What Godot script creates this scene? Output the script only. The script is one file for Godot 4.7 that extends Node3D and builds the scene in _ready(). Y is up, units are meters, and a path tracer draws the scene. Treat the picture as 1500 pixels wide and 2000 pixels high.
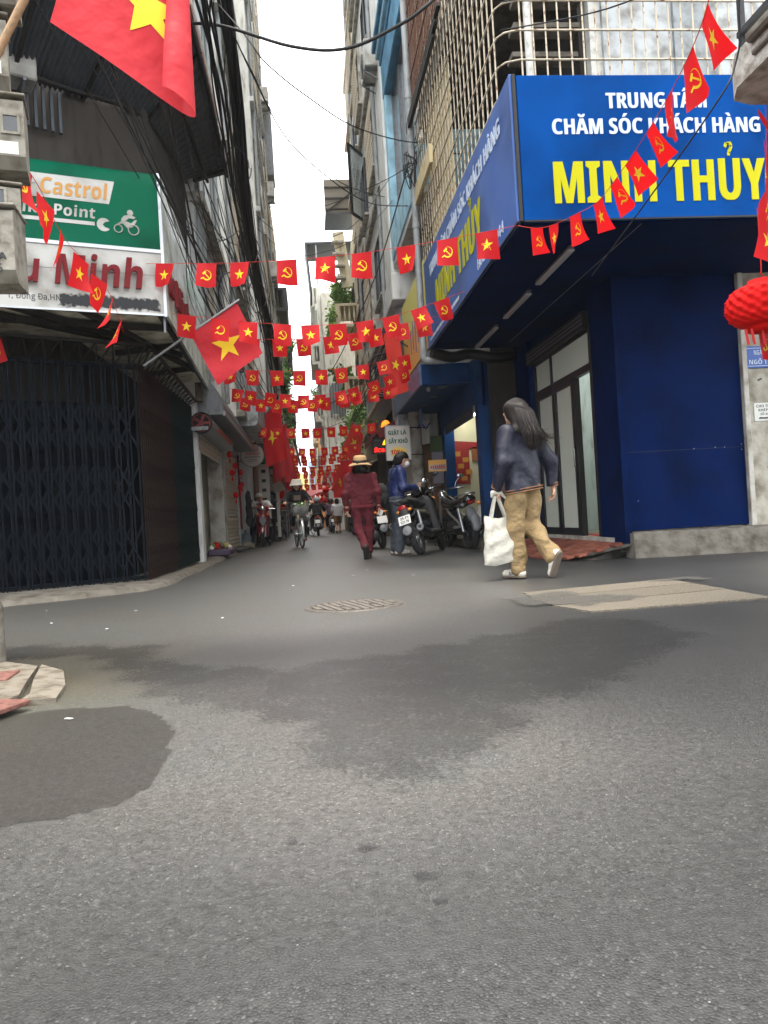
extends Node3D
# A narrow Hanoi lane hung with bunting. X is right, Y up, the lane runs towards -Z. Units are metres.

func _ready():
	# camera: crouching height, a little right of the lane's axis, phone lens
	var cam = Camera3D.new()
	cam.name = "camera"
	cam.position = Vector3(0, 0.62, 0)
	cam.rotation_degrees = Vector3(0.3, -5.5, -3.4)
	cam.fov = 67.38
	cam.near = 0.05
	cam.far = 600.0
	add_child(cam)
	cam.current = true
	# bright overcast sky
	var env = Environment.new()
	var sky_m = ProceduralSkyMaterial.new()
	sky_m.sky_top_color = Color(0.98, 0.99, 1.0)
	sky_m.sky_horizon_color = Color(0.72, 0.735, 0.755)
	sky_m.sky_curve = 0.5
	sky_m.ground_bottom_color = Color(0.35, 0.34, 0.33)
	sky_m.ground_horizon_color = Color(0.55, 0.55, 0.55)
	sky_m.sky_energy_multiplier = 1.0
	sky_m.sun_angle_max = 1.0
	env.background_mode = Environment.BG_SKY
	env.sky = Sky.new()
	env.sky.sky_material = sky_m
	env.background_energy_multiplier = 1.6
	env.tonemap_mode = Environment.TONE_MAPPER_LINEAR
	env.tonemap_exposure = 3.45
	env.sdfgi_enabled = true
	env.ssao_enabled = true
	env.ssil_enabled = true
	var we = WorldEnvironment.new()
	we.name = "environment"
	env.fog_enabled = true
	env.fog_light_color = Color(0.93, 0.94, 0.95)
	env.fog_density = 0.0006
	we.environment = env
	add_child(we)
	var sun = DirectionalLight3D.new()
	sun.name = "overcast_sun"
	sun.light_energy = 0.5
	sun.light_angular_distance = 30.0
	sun.light_color = Color(1.0, 0.97, 0.92)
	sun.shadow_enabled = true
	sun.rotation_degrees = Vector3(-80, 10, 0)
	add_child(sun)
	rng.seed = 20240429
	make_materials()
	build_ground()
	build_left_side()
	build_right_side()
	build_far_street()
	build_cables()
	build_bunting()
	build_big_flags()
	build_vehicles()
	build_people()
	build_small_things()

var rng = RandomNumberGenerator.new()
func rnd(a: float, b: float) -> float:
	return rng.randf_range(a, b)

func P(x: float, y: float, f: float) -> Vector3:
	return Vector3(x, y, -f)

# ---------------------------------------------------------------- mesh builder
class MB:
	var v = PackedVector3Array()
	var n = PackedVector3Array()
	var uv = PackedVector2Array()
	var ix = PackedInt32Array()
	func tri(a: Vector3, b: Vector3, c: Vector3):
		var m = (c - a).cross(b - a).normalized()
		var k = v.size()
		v.append(a); v.append(b); v.append(c)
		n.append(m); n.append(m); n.append(m)
		uv.append(Vector2.ZERO); uv.append(Vector2.RIGHT); uv.append(Vector2.ONE)
		ix.append(k); ix.append(k + 1); ix.append(k + 2)
	func quad(a: Vector3, b: Vector3, c: Vector3, d: Vector3):
		var m = (c - a).cross(b - a).normalized()
		var k = v.size()
		v.append(a); v.append(b); v.append(c); v.append(d)
		for i in 4: n.append(m)
		uv.append(Vector2(0, 1)); uv.append(Vector2(1, 1)); uv.append(Vector2(1, 0)); uv.append(Vector2(0, 0))
		for i in [0, 1, 2, 0, 2, 3]: ix.append(k + i)
	# a smooth sheet of rows x columns points
	func grid(pts: Array, rows: int, cols: int, flip = false):
		var k = v.size()
		var acc = PackedVector3Array()
		acc.resize(rows * cols)
		for i in rows - 1:
			for j in cols - 1:
				var a = i * cols + j
				var q = [a, a + 1, a + cols + 1, a + cols]
				if flip: q = [a, a + cols, a + cols + 1, a + 1]
				for t in [[0, 1, 2], [0, 2, 3]]:
					var p0: Vector3 = pts[q[t[0]]]
					var m = (pts[q[t[2]]] - p0).cross(pts[q[t[1]]] - p0)
					for s in t:
						acc[q[s]] += m
						ix.append(k + q[s])
		# join the seam of closed sheets
		for i in rows:
			if cols > 2 and pts[i * cols].distance_squared_to(pts[i * cols + cols - 1]) < 1e-10:
				var m2 = acc[i * cols] + acc[i * cols + cols - 1]
				acc[i * cols] = m2
				acc[i * cols + cols - 1] = m2
		for i in rows * cols:
			v.append(pts[i])
			n.append(acc[i].normalized())
			uv.append(Vector2(float(i % cols) / (cols - 1), float(i / cols) / (rows - 1)))
	func box(c: Vector3, s: Vector3, b: Basis = Basis(), e: float = 0.0):
		var h = s * 0.5
		if e <= 0.0:
			var p = []
			for i in 8:
				p.append(c + b * Vector3(h.x * (1 if i & 1 else -1), h.y * (1 if i & 2 else -1), h.z * (1 if i & 4 else -1)))
			for q in [[0, 2, 3, 1], [5, 7, 6, 4], [4, 6, 2, 0], [1, 3, 7, 5], [2, 6, 7, 3], [0, 1, 5, 4]]:
				quad(p[q[0]], p[q[1]], p[q[2]], p[q[3]])
			return
		e = minf(e, minf(h.x, minf(h.y, h.z)) * 0.9)
		var f = func(sx, sy, sz, ax) -> Vector3:
			var o = Vector3(sx * h.x, sy * h.y, sz * h.z)
			for k in 3:
				if k != ax: o[k] -= signf(o[k]) * e
			return c + b * o
		for ax in 3:
			for s1 in [-1, 1]:
				var q = []
				for t in [[-1, -1], [-1, 1], [1, 1], [1, -1]]:
					var w = [0, 0, 0]
					w[ax] = s1
					w[(ax + 1) % 3] = t[0]
					w[(ax + 2) % 3] = t[1]
					q.append(f.call(w[0], w[1], w[2], ax))
				if s1 < 0: q.reverse()
				quad(q[0], q[1], q[2], q[3])
		for ax in 3:   # edges along ax
			var a1 = (ax + 1) % 3
			var a2 = (ax + 2) % 3
			for t in [[-1, -1], [-1, 1], [1, 1], [1, -1]]:
				var w0 = [0, 0, 0]
				w0[ax] = -1; w0[a1] = t[0]; w0[a2] = t[1]
				var w1 = w0.duplicate()
				w1[ax] = 1
				var q = [f.call(w0[0], w0[1], w0[2], a1), f.call(w1[0], w1[1], w1[2], a1), f.call(w1[0], w1[1], w1[2], a2), f.call(w0[0], w0[1], w0[2], a2)]
				if t[0] * t[1] > 0: q.reverse()
				quad(q[0], q[1], q[2], q[3])
		for sx in [-1, 1]:
			for sy in [-1, 1]:
				for sz in [-1, 1]:
					var a = f.call(sx, sy, sz, 0)
					var b2 = f.call(sx, sy, sz, 1)
					var c2 = f.call(sx, sy, sz, 2)
					if sx * sy * sz > 0: tri(a, c2, b2)
					else: tri(a, b2, c2)
	func bar(a: Vector3, b: Vector3, w: float, h: float, up: Vector3 = Vector3.UP):
		var d = b - a
		var l = d.length()
		if l < 1e-5: return
		var z = d / l
		if absf(z.dot(up)) > 0.98: up = Vector3.RIGHT if absf(z.x) < 0.9 else Vector3.BACK
		var x = up.cross(z).normalized()
		box((a + b) * 0.5, Vector3(w, h, l), Basis(x, z.cross(x), z))
	func tube(path: PackedVector3Array, r, sides: int = 8, caps = true):
		var m = path.size()
		var pts = []
		var last = Vector3.ZERO
		var closed = path[0].distance_to(path[m - 1]) < 1e-4
		for i in m:
			var t: Vector3
			if closed and (i == 0 or i == m - 1): t = (path[1] - path[m - 2]).normalized()
			else: t = (path[mini(i + 1, m - 1)] - path[maxi(i - 1, 0)]).normalized()
			if i == 0:
				last = (Vector3.UP if absf(t.y) < 0.9 else Vector3.RIGHT).cross(t).normalized()
			else:
				last = (last - t * last.dot(t)).normalized()
			if closed and i == m - 1: last = (Vector3.UP if absf(t.y) < 0.9 else Vector3.RIGHT).cross(t).normalized()
			var w = t.cross(last)
			var rr: float = r[i] if r is Array else r
			for j in sides + 1:
				var a = TAU * j / sides
				pts.append(path[i] + (last * cos(a) + w * sin(a)) * rr)
		grid(pts, m, sides + 1)
		if caps and not closed:
			for e in [0, m - 1]:
				var o = e * (sides + 1)
				for j in sides:
					if e == 0: tri(path[0], pts[o + j], pts[o + j + 1])
					else: tri(path[e], pts[o + j + 1], pts[o + j])
	# profile: x = radius, y = height along local y
	func lathe(prof: PackedVector2Array, xf: Transform3D, seg: int = 20):
		var pts = []
		for q in prof:
			for j in seg + 1:
				var a = TAU * j / seg
				pts.append(xf * Vector3(q.x * cos(a), q.y, q.x * sin(a)))
		grid(pts, prof.size(), seg + 1)
	func ball(c: Vector3, r: Vector3, seg: int = 14, b: Basis = Basis()):
		var prof = PackedVector2Array()
		for i in seg / 2 + 1:
			var a = PI * i / (seg / 2) - PI / 2
			prof.append(Vector2(cos(a), sin(a)))
		lathe(prof, Transform3D(b * Basis.from_scale(r), c), seg)
	# polygon in local xy, thickness t along z (centred)
	func prism(poly: PackedVector2Array, xf: Transform3D, t: float):
		var tr = Geometry2D.triangulate_polygon(poly)
		var cw = Geometry2D.is_polygon_clockwise(poly)
		var hz = Vector3(0, 0, t * 0.5)
		for i in range(0, tr.size(), 3):
			var a = Vector3(poly[tr[i]].x, poly[tr[i]].y, 0)
			var b = Vector3(poly[tr[i + 1]].x, poly[tr[i + 1]].y, 0)
			var c = Vector3(poly[tr[i + 2]].x, poly[tr[i + 2]].y, 0)
			if (b - a).cross(c - a).z < 0:
				var s = b; b = c; c = s
			tri(xf * (a + hz), xf * (c + hz), xf * (b + hz))
			tri(xf * (a - hz), xf * (b - hz), xf * (c - hz))
		var m = poly.size()
		for i in m:
			var p = Vector3(poly[i].x, poly[i].y, 0)
			var q = Vector3(poly[(i + 1) % m].x, poly[(i + 1) % m].y, 0)
			if cw: quad(xf * (p - hz), xf * (q - hz), xf * (q + hz), xf * (p + hz))
			else: quad(xf * (p + hz), xf * (q + hz), xf * (q - hz), xf * (p - hz))
	func mesh() -> ArrayMesh:
		var a = []
		a.resize(Mesh.ARRAY_MAX)
		a[Mesh.ARRAY_VERTEX] = v
		a[Mesh.ARRAY_NORMAL] = n
		a[Mesh.ARRAY_TEX_UV] = uv
		a[Mesh.ARRAY_INDEX] = ix
		var m = ArrayMesh.new()
		m.add_surface_from_arrays(Mesh.PRIMITIVE_TRIANGLES, a)
		return m

# ---------------------------------------------------------------- nodes
func tag(o: Node3D, label: String, category: String, group = "") -> Node3D:
	o.set_meta("label", label)
	o.set_meta("category", category)
	if group != "": o.set_meta("group", group)
	return o

func thing(called: String, label: String, category: String, at = Vector3.ZERO, turn = 0.0, group = "") -> Node3D:
	var o = Node3D.new()
	o.name = called
	add_child(o, true)
	o.position = at
	o.rotation.y = turn
	return tag(o, label, category, group)

func part(called: String, mb, m: Material, parent: Node3D = null, at = Vector3.ZERO) -> MeshInstance3D:
	var o = MeshInstance3D.new()
	o.name = called
	o.mesh = mb.mesh() if mb is MB else mb
	o.material_override = m
	o.position = at
	(parent if parent else self).add_child(o, true)
	return o

func struct(called: String, mb, m: Material, parent: Node3D = null) -> MeshInstance3D:
	var o = part(called, mb, m, parent)
	if parent == null: o.set_meta("kind", "structure")
	return o

func copy_of(o: Node3D, label: String, at: Vector3, turn = 0.0) -> Node3D:
	var c = o.duplicate()
	c.name = String(o.name).rstrip("0123456789_")
	add_child(c, true)
	c.position = at
	c.rotation.y = turn
	c.set_meta("label", label)
	return c

func mbox(c: Vector3, s: Vector3, e = 0.0, b = Basis()) -> MB:
	var m = MB.new()
	m.box(c, s, b, e)
	return m

# a box between two corners
func bx(a: Vector3, b: Vector3, e = 0.0) -> MB:
	return mbox((a + b) * 0.5, (b - a).abs(), e)

func turned(mb: MB, xf: Transform3D) -> MB:
	for i in mb.v.size():
		mb.v[i] = xf * mb.v[i]
		mb.n[i] = (xf.basis * mb.n[i]).normalized()
	return mb

func path3(pts: Array, steps = 6) -> PackedVector3Array:
	var c = Curve3D.new()
	var m = pts.size()
	for i in m:
		var t: Vector3 = (pts[mini(i + 1, m - 1)] - pts[maxi(i - 1, 0)]) / 6.0
		c.add_point(pts[i], -t, t)
	var o = PackedVector3Array()
	for i in m - 1:
		for k in steps:
			o.append(c.sample(i, float(k) / steps))
	o.append(pts[m - 1])
	return o

func sag(a: Vector3, b: Vector3, s: float, m = 12) -> PackedVector3Array:
	var o = PackedVector3Array()
	for i in m + 1:
		var t = float(i) / m
		o.append(a.lerp(b, t) - Vector3(0, s * 4.0 * t * (1.0 - t), 0))
	return o

# ---------------------------------------------------------------- lettering
var fonts = {}
func font(kind = "bold") -> Font:
	if not fonts.has(kind):
		var f = SystemFont.new()
		f.font_names = PackedStringArray(["Droid Serif" if kind.begins_with("serif") else "Droid Sans"])
		f.font_weight = 400 if kind.ends_with("regular") else 700
		fonts[kind] = f
	return fonts[kind]

func strip(t: PrimitiveMesh) -> ArrayMesh:
	var r = ArrayMesh.new()
	r.add_surface_from_arrays(Mesh.PRIMITIVE_TRIANGLES, t.get_mesh_arrays())
	return r

# text fitted to a width and a capital height, centred on xf, facing xf's +z
const MARKED = {"Ủ": ["U", 0], "Ặ": ["Ă", 1], "Ấ": ["Â", 2], "ố": ["ô", 3], "Ố": ["Ô", 2]}
func text(s: String, width: float, cap: float, depth: float, m: Material, parent: Node3D, xf: Transform3D, kind = "bold", slant = 0.0, called = "lettering") -> MeshInstance3D:
	var marks = []
	for i in s.length():
		if MARKED.has(s[i]): marks.append([i, MARKED[s[i]][1]])
	for q in MARKED: s = s.replace(q, MARKED[q][0])
	var t = TextMesh.new()
	t.text = s
	t.font = font(kind)
	t.font_size = 64
	t.pixel_size = 0.01
	t.depth = 0.01
	t.curve_step = 2.0
	var u = TextMesh.new()
	u.text = "H"
	u.font = t.font
	u.font_size = 64
	u.pixel_size = 0.01
	u.depth = 0.01
	var sy = cap / u.get_aabb().size.y
	var ab = t.get_aabb()
	var sx = width / ab.size.x if width > 0.0 else sy * -width
	var o = MeshInstance3D.new()
	o.name = called
	o.mesh = t
	if kind == "heavy":      # thicker stems
		var parts = []
		for k in 3: parts.append(turned_mesh(strip(t), Transform3D(Basis(), Vector3((k - 1) * 0.012, 0, 0.0006 * k))))
		o.mesh = merge(parts)
	o.material_override = m
	var ub = u.get_aabb()
	var b = Basis(Vector3(sx, 0, 0), Vector3(slant * sy, sy, 0), Vector3(0, 0, depth / 0.01))
	var c = Vector3(ab.get_center().x, ub.get_center().y, 0)
	o.transform = xf * Transform3D(b, -(b * c))
	parent.add_child(o, true)
	var full: float = t.font.get_string_size(s, HORIZONTAL_ALIGNMENT_LEFT, -1, 64).x * 0.01
	var ch: float = ub.size.y
	for q in marks:
		var x0: float = t.font.get_string_size(s.substr(0, q[0]), HORIZONTAL_ALIGNMENT_LEFT, -1, 64).x * 0.01
		var x1: float = t.font.get_string_size(s.substr(0, q[0] + 1), HORIZONTAL_ALIGNMENT_LEFT, -1, 64).x * 0.01
		var c0 = Vector3((x0 + x1) * 0.5 - full * 0.5, ub.position.y, 0)
		var m2 = MB.new()
		if q[1] == 1: m2.box(c0 + Vector3(0, -0.17 * ch, 0), Vector3(0.17 * ch, 0.15 * ch, 0.01))
		elif q[1] == 0:
			var hk = [Vector2(-0.13, 1.3), Vector2(-0.07, 1.4), Vector2(0.05, 1.41), Vector2(0.12, 1.33), Vector2(0.06, 1.24), Vector2(0.0, 1.18), Vector2(0.0, 1.1)]
			for i in 6: m2.bar(c0 + Vector3(hk[i].x, hk[i].y, 0) * ch, c0 + Vector3(hk[i + 1].x * 1.0, hk[i + 1].y - 0.01, 0) * ch, 0.01, 0.1 * ch, Vector3(0.3, 1, 0).cross(Vector3.BACK))
		else: m2.bar(c0 + Vector3(0.1, 1.26 if q[1] == 2 else 1.12, 0) * ch, c0 + Vector3(0.32, 1.42 if q[1] == 2 else 1.28, 0) * ch, 0.01, 0.09 * ch, Vector3(-0.6, 0.8, 0))
		part(called, m2, m, parent).transform = o.transform
	return o

# frame whose +z looks along n, y up
func facing(at: Vector3, n: Vector3, roll = 0.0) -> Transform3D:
	var z = n.normalized()
	var x = Vector3.UP.cross(z).normalized()
	var b = Basis(x, z.cross(x), z)
	if roll != 0.0: b = b * Basis(Vector3.BACK, roll)
	return Transform3D(b, at)

# ---------------------------------------------------------------- materials
var T = {}
var M = {}

func noise_tex(freq: float, ramp: Array, oct = 4, seed_ = 1, kind = FastNoiseLite.TYPE_SIMPLEX_SMOOTH, size = 512, normal = false, bump = 4.0) -> NoiseTexture2D:
	var f = FastNoiseLite.new()
	f.noise_type = kind
	f.frequency = freq
	f.fractal_octaves = oct
	f.seed = seed_
	var t = NoiseTexture2D.new()
	t.width = size
	t.height = size
	t.seamless = true
	t.noise = f
	if normal:
		t.as_normal_map = true
		t.bump_strength = bump
	elif ramp.size() > 0:
		var g = Gradient.new()
		g.offsets = PackedFloat32Array(ramp.map(func(x): return x[0]))
		g.colors = PackedColorArray(ramp.map(func(x): return x[1] if x[1] is Color else Color(x[1], x[1], x[1])))
		t.color_ramp = g
	return t

# o: t = albedo texture key, s = texture repeats per metre (float or Vector3), n = normal map key, ns = its strength, m = metallic, spec, own (object space)
func mat(key: String, col: Color, rough: float, o = {}) -> StandardMaterial3D:
	if M.has(key): return M[key]
	var m = StandardMaterial3D.new()
	m.resource_name = key
	m.albedo_color = col
	m.roughness = rough
	m.metallic = o.get("m", 0.0)
	m.metallic_specular = o.get("spec", 0.5)
	m.cull_mode = BaseMaterial3D.CULL_DISABLED
	if o.has("t") or o.has("n") or o.has("h"):
		m.uv1_triplanar = true
		m.uv1_world_triplanar = not o.get("own", false)
		var s = o.get("s", 1.0)
		m.uv1_scale = s if s is Vector3 else Vector3(s, s, s)
		m.uv1_triplanar_sharpness = 4.0
	if o.has("t"): m.albedo_texture = T[o.t]
	if o.has("n"):
		m.normal_enabled = true
		m.normal_texture = T[o.n]
		m.normal_scale = o.get("ns", 0.5)
	if o.has("b"):
		m.backlight_enabled = true
		m.backlight = o.b
	if o.has("coat"):
		m.clearcoat_enabled = true
		m.clearcoat = o.coat
		m.clearcoat_roughness = 0.15
	if o.has("em"):
		m.emission_enabled = true
		m.emission = o.em
		m.emission_energy_multiplier = o.get("ee", 1.0)
	M[key] = m
	return m

func c8(r: int, g: int, b: int) -> Color:
	return Color(r / 255.0, g / 255.0, b / 255.0)

func glass_mat(key: String, col: Color, a: float) -> StandardMaterial3D:
	if M.has(key): return M[key]
	var m = StandardMaterial3D.new()
	m.resource_name = key
	m.albedo_color = Color(col.r, col.g, col.b, a)
	m.transparency = BaseMaterial3D.TRANSPARENCY_ALPHA
	m.roughness = 0.03
	m.cull_mode = BaseMaterial3D.CULL_DISABLED
	M[key] = m
	return m

func make_materials():
	T.grime = noise_tex(0.008, [[0.0, 0.66], [0.35, 0.86], [0.6, 0.97], [1.0, 1.0]], 6, 3)
	T.blotch = noise_tex(0.012, [[0.0, Color(0.62, 0.59, 0.55)], [0.38, Color(0.86, 0.85, 0.83)], [0.62, Color(0.96, 0.96, 0.95)], [1.0, 1.0]], 7, 8)
	T.streak = noise_tex(0.02, [[0.0, Color(0.7, 0.69, 0.67)], [0.28, Color(0.92, 0.915, 0.905)], [0.5, Color(0.99, 0.99, 0.985)], [1.0, 1.0]], 5, 11)
	T.rust = noise_tex(0.02, [[0.0, Color(0.34, 0.2, 0.14)], [0.2, Color(0.6, 0.44, 0.34)], [0.34, Color(0.93, 0.91, 0.87)], [1.0, 1.0]], 5, 21)
	T.speck = noise_tex(0.12, [[0.0, 0.55], [0.4, 0.85], [0.7, 1.0], [1.0, 1.0]], 3, 5)
	T.granite = noise_tex(0.09, [[0.0, 0.55], [0.3, 0.72], [0.55, 0.86], [0.8, 0.98], [1.0, 1.0]], 1, 25, FastNoiseLite.TYPE_CELLULAR)
	T.nplaster = noise_tex(0.03, [], 5, 7, FastNoiseLite.TYPE_SIMPLEX_SMOOTH, 512, true, 5.0)
	T.nfine = noise_tex(0.15, [], 3, 9, FastNoiseLite.TYPE_SIMPLEX_SMOOTH, 512, true, 4.0)
	T.ncloth = noise_tex(0.012, [], 3, 13, FastNoiseLite.TYPE_SIMPLEX_SMOOTH, 512, true, 14.0)
	T.strand = noise_tex(0.05, [[0.0, 0.35], [0.5, 0.9], [1.0, 1.0]], 3, 17)
	var wall = {"t": "streak", "s": Vector3(0.55, 0.12, 0.55), "n": "nplaster", "ns": 0.25}
	mat("concrete", c8(118, 113, 105), 0.9, {"t": "blotch", "s": 0.7, "n": "nplaster", "ns": 0.7})
	mat("concrete_pale", c8(186, 183, 175), 0.88, {"t": "blotch", "s": 0.45, "n": "nplaster", "ns": 0.5})
	mat("concrete_dark", c8(88, 85, 80), 0.9, {"t": "blotch", "s": 0.6, "n": "nplaster", "ns": 0.6})
	mat("plaster_white", c8(228, 228, 224), 0.85, wall)
	mat("plaster_grey", c8(206, 208, 207), 0.88, wall)
	mat("plaster_cream", c8(224, 215, 190), 0.88, wall)
	mat("plaster_yellow", c8(222, 202, 138), 0.88, wall)
	mat("plaster_bluish", c8(200, 212, 219), 0.85, wall)
	mat("plaster_beige", c8(206, 194, 170), 0.88, wall)
	mat("plaster_brown", c8(146, 132, 118), 0.88, wall)
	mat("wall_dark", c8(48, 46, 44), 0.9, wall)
	mat("paint_ltblue", c8(172, 220, 240), 0.6, {"t": "grime", "s": 0.4})
	mat("paint_midblue", c8(92, 152, 186), 0.6, {"t": "grime", "s": 0.4})
	mat("wall_umber", c8(66, 61, 57), 0.9, wall)
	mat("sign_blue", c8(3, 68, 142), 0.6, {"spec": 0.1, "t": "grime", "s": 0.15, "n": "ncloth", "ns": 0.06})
	mat("sign_blue_glare", c8(56, 94, 164), 0.45, {"t": "grime", "s": 0.15, "n": "ncloth", "ns": 0.05})  # same vinyl as the front, with glare painted into its colour
	mat("panel_navy", c8(2, 25, 70), 0.6, {"spec": 0.12, "t": "grime", "s": 0.25, "n": "ncloth", "ns": 0.04})
	mat("panel_blue", c8(10, 62, 116), 0.45, {"spec": 0.3, "t": "grime", "s": 0.25})
	mat("letter_white", c8(186, 197, 212), 0.6, {"spec": 0.2})
	mat("letter_yellow", c8(176, 172, 22), 0.6, {"spec": 0.2})
	mat("metal_black", c8(26, 26, 28), 0.4, {"m": 0.3})
	mat("alu_dark", c8(44, 45, 48), 0.35, {"m": 0.5})
	mat("metal_grey", c8(120, 122, 124), 0.45, {"m": 0.6, "t": "grime", "s": 1.0})
	mat("chrome", c8(205, 206, 208), 0.12, {"m": 1.0})
	mat("galv", c8(150, 153, 155), 0.5, {"m": 0.5, "t": "streak", "s": Vector3(2, 0.5, 2)})
	mat("rust_bar", c8(196, 188, 172), 0.7, {"t": "rust", "s": 0.9, "m": 0.1})
	mat("rusty", c8(110, 72, 54), 0.8, {"t": "rust", "s": 2.0})
	mat("gate_navy", c8(15, 21, 28), 0.65, {"spec": 0.2, "t": "grime", "s": 2.0})
	mat("gate_brown", c8(46, 35, 32), 0.65, {"spec": 0.2, "t": "grime", "s": 2.0})
	mat("gate_green", c8(22, 34, 33), 0.65, {"spec": 0.2, "t": "grime", "s": 2.0})
	mat("cream_soffit", c8(236, 231, 212), 0.8, {"t": "blotch", "s": 0.6})
	mat("beam_dark", c8(46, 44, 42), 0.6, {"m": 0.2, "t": "grime", "s": 1.5})
	mat("sign_green", c8(4, 96, 70), 0.55, {"spec": 0.2, "t": "grime", "s": 0.2})
	mat("sign_white", c8(190, 189, 185), 0.4, {"t": "blotch", "s": 0.35})
	mat("letter_amber", c8(190, 134, 54), 0.5)
	mat("letter_maroon", c8(112, 38, 42), 0.7, {"spec": 0.2})
	mat("letter_black", c8(28, 28, 30), 0.6)
	mat("meter_box", c8(140, 136, 126), 0.7, {"t": "blotch", "s": 1.6, "n": "nplaster", "ns": 0.3})
	mat("pvc_grey", c8(150, 154, 156), 0.45, {"t": "streak", "s": Vector3(1, 0.3, 1)})
	mat("cable", c8(22, 22, 23), 0.6)
	mat("cable_grey", c8(70, 70, 70), 0.6)
	mat("flag_red", c8(196, 16, 28), 0.75, {"b": Color(0.85, 0.04, 0.06)})
	mat("flag_big", c8(184, 20, 36), 0.7, {"b": Color(0.5, 0.03, 0.05), "n": "ncloth", "ns": 0.25, "s": 1.2})
	mat("flag_orange", c8(204, 46, 32), 0.75, {"b": Color(0.55, 0.06, 0.03)})
	mat("flag_yellow", c8(240, 206, 36), 0.7, {"b": Color(0.5, 0.42, 0.05)})
	mat("bamboo", c8(150, 118, 84), 0.6, {"t": "streak", "s": 3.0})
	mat("shutter", c8(206, 198, 180), 0.5, {"m": 0.2, "t": "streak", "s": Vector3(1.5, 0.4, 1.5)})
	mat("window_dark", c8(34, 40, 44), 0.12, {"spec": 0.6})
	mat("window_sky", c8(138, 148, 154), 0.12, {"spec": 0.8})  # sky reflection painted into the pane colour
	mat("frosted", c8(206, 212, 198), 0.25, {"spec": 0.5})
	mat("wood_brown", c8(120, 84, 52), 0.6, {"t": "streak", "s": Vector3(2, 0.5, 2)})
	mat("brick_a", c8(142, 76, 58), 0.85, {"t": "blotch", "s": 3.0, "n": "nfine", "ns": 0.5})
	mat("brick_b", c8(122, 66, 52), 0.88, {"t": "blotch", "s": 2.6, "n": "nfine", "ns": 0.5})
	mat("brick_c", c8(156, 92, 72), 0.85, {"t": "blotch", "s": 3.4, "n": "nfine", "ns": 0.5})
	mat("tile_pink", c8(124, 82, 74), 0.7, {"t": "blotch", "s": 4.0, "n": "nfine", "ns": 0.4})
	mat("leaf", c8(104, 146, 68), 0.6, {"b": Color(0.2, 0.28, 0.08)})
	mat("leaf_dark", c8(78, 116, 56), 0.6, {"b": Color(0.12, 0.18, 0.06)})
	mat("leaf_pale", c8(146, 178, 92), 0.6, {"b": Color(0.25, 0.32, 0.1)})
	mat("bark", c8(96, 82, 68), 0.9, {"t": "streak", "s": 3.0})
	mat("skin", c8(206, 158, 132), 0.55, {"own": true, "t": "grime", "s": 3.0})
	mat("skin_tan", c8(180, 128, 100), 0.55)
	mat("hair_light", c8(70, 60, 54), 0.45)
	mat("hair_black", c8(24, 21, 20), 0.5, {"spec": 0.3, "own": true, "t": "strand", "s": Vector3(9, 0.8, 9), "n": "nfine", "ns": 0.3})
	mat("hair_brown", c8(44, 38, 36), 0.45, {"spec": 0.35, "own": true, "t": "strand", "s": Vector3(9, 0.8, 9), "n": "nfine", "ns": 0.3})
	mat("cloth_navy", c8(15, 19, 40), 0.55, {"own": true, "n": "ncloth", "ns": 0.4, "s": 1.6})
	mat("cloth_blue", c8(28, 42, 92), 0.5, {"own": true, "n": "ncloth", "ns": 0.8, "s": 1.6})
	mat("cloth_maroon", c8(84, 12, 27), 0.85, {"own": true, "n": "ncloth", "ns": 0.9, "s": 1.4})
	mat("cloth_khaki", c8(138, 116, 80), 0.8, {"own": true, "n": "ncloth", "ns": 1.1, "s": 1.5})
	mat("cloth_grey", c8(66, 73, 82), 0.85, {"own": true, "n": "ncloth", "ns": 0.8, "s": 1.6})
	mat("cloth_black", c8(28, 28, 32), 0.85, {"own": true, "n": "ncloth", "ns": 0.4, "s": 1.8})
	mat("cloth_white", c8(214, 214, 216), 0.85, {"own": true, "n": "ncloth", "ns": 0.4, "s": 1.8})
	mat("canvas", c8(186, 183, 172), 0.85, {"own": true, "n": "ncloth", "ns": 0.5, "s": 2.0})
	mat("straw", c8(206, 168, 122), 0.8, {"own": true, "t": "speck", "s": 6.0, "n": "nfine", "ns": 0.4})
	mat("ribbon_black", c8(38, 36, 36), 0.6)
	mat("rib_trim", c8(128, 88, 56), 0.8)
	mat("shoe_white", c8(222, 216, 204), 0.6, {"own": true, "t": "grime", "s": 4.0})
	mat("sole_grey", c8(108, 96, 84), 0.8)
	mat("leather_black", c8(30, 28, 28), 0.45)
	mat("leather_brown", c8(140, 100, 74), 0.6)
	mat("rubber", c8(34, 34, 35), 0.8, {"own": true, "n": "nfine", "ns": 0.4, "s": 6.0})
	mat("plastic_black", c8(26, 26, 28), 0.32)
	mat("plastic_matte", c8(40, 40, 42), 0.6)
	mat("plastic_grey", c8(112, 114, 118), 0.5)
	mat("paint_black", c8(18, 18, 20), 0.18, {"coat": 0.6})
	mat("paint_maroon", c8(108, 18, 32), 0.2, {"coat": 0.7})
	mat("tail_red", c8(150, 18, 22), 0.15)
	mat("plate_white", c8(224, 224, 222), 0.4)
	mat("amber", c8(224, 140, 50), 0.2)
	mat("silver", c8(170, 172, 174), 0.3, {"m": 0.8})
	mat("iron_dark", c8(70, 72, 76), 0.5, {"m": 0.4, "t": "grime", "s": 2.0})
	mat("lantern_red", c8(206, 18, 16), 0.7, {"b": Color(0.6, 0.04, 0.03), "spec": 0.3})
	mat("paper_white", c8(206, 206, 200), 0.8)
	mat("street_sign_blue", c8(26, 72, 150), 0.35)
	mat("sheet_grey", c8(116, 120, 124), 0.5, {"m": 0.3, "t": "streak", "s": Vector3(1.0, 0.4, 1.0)})
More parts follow.
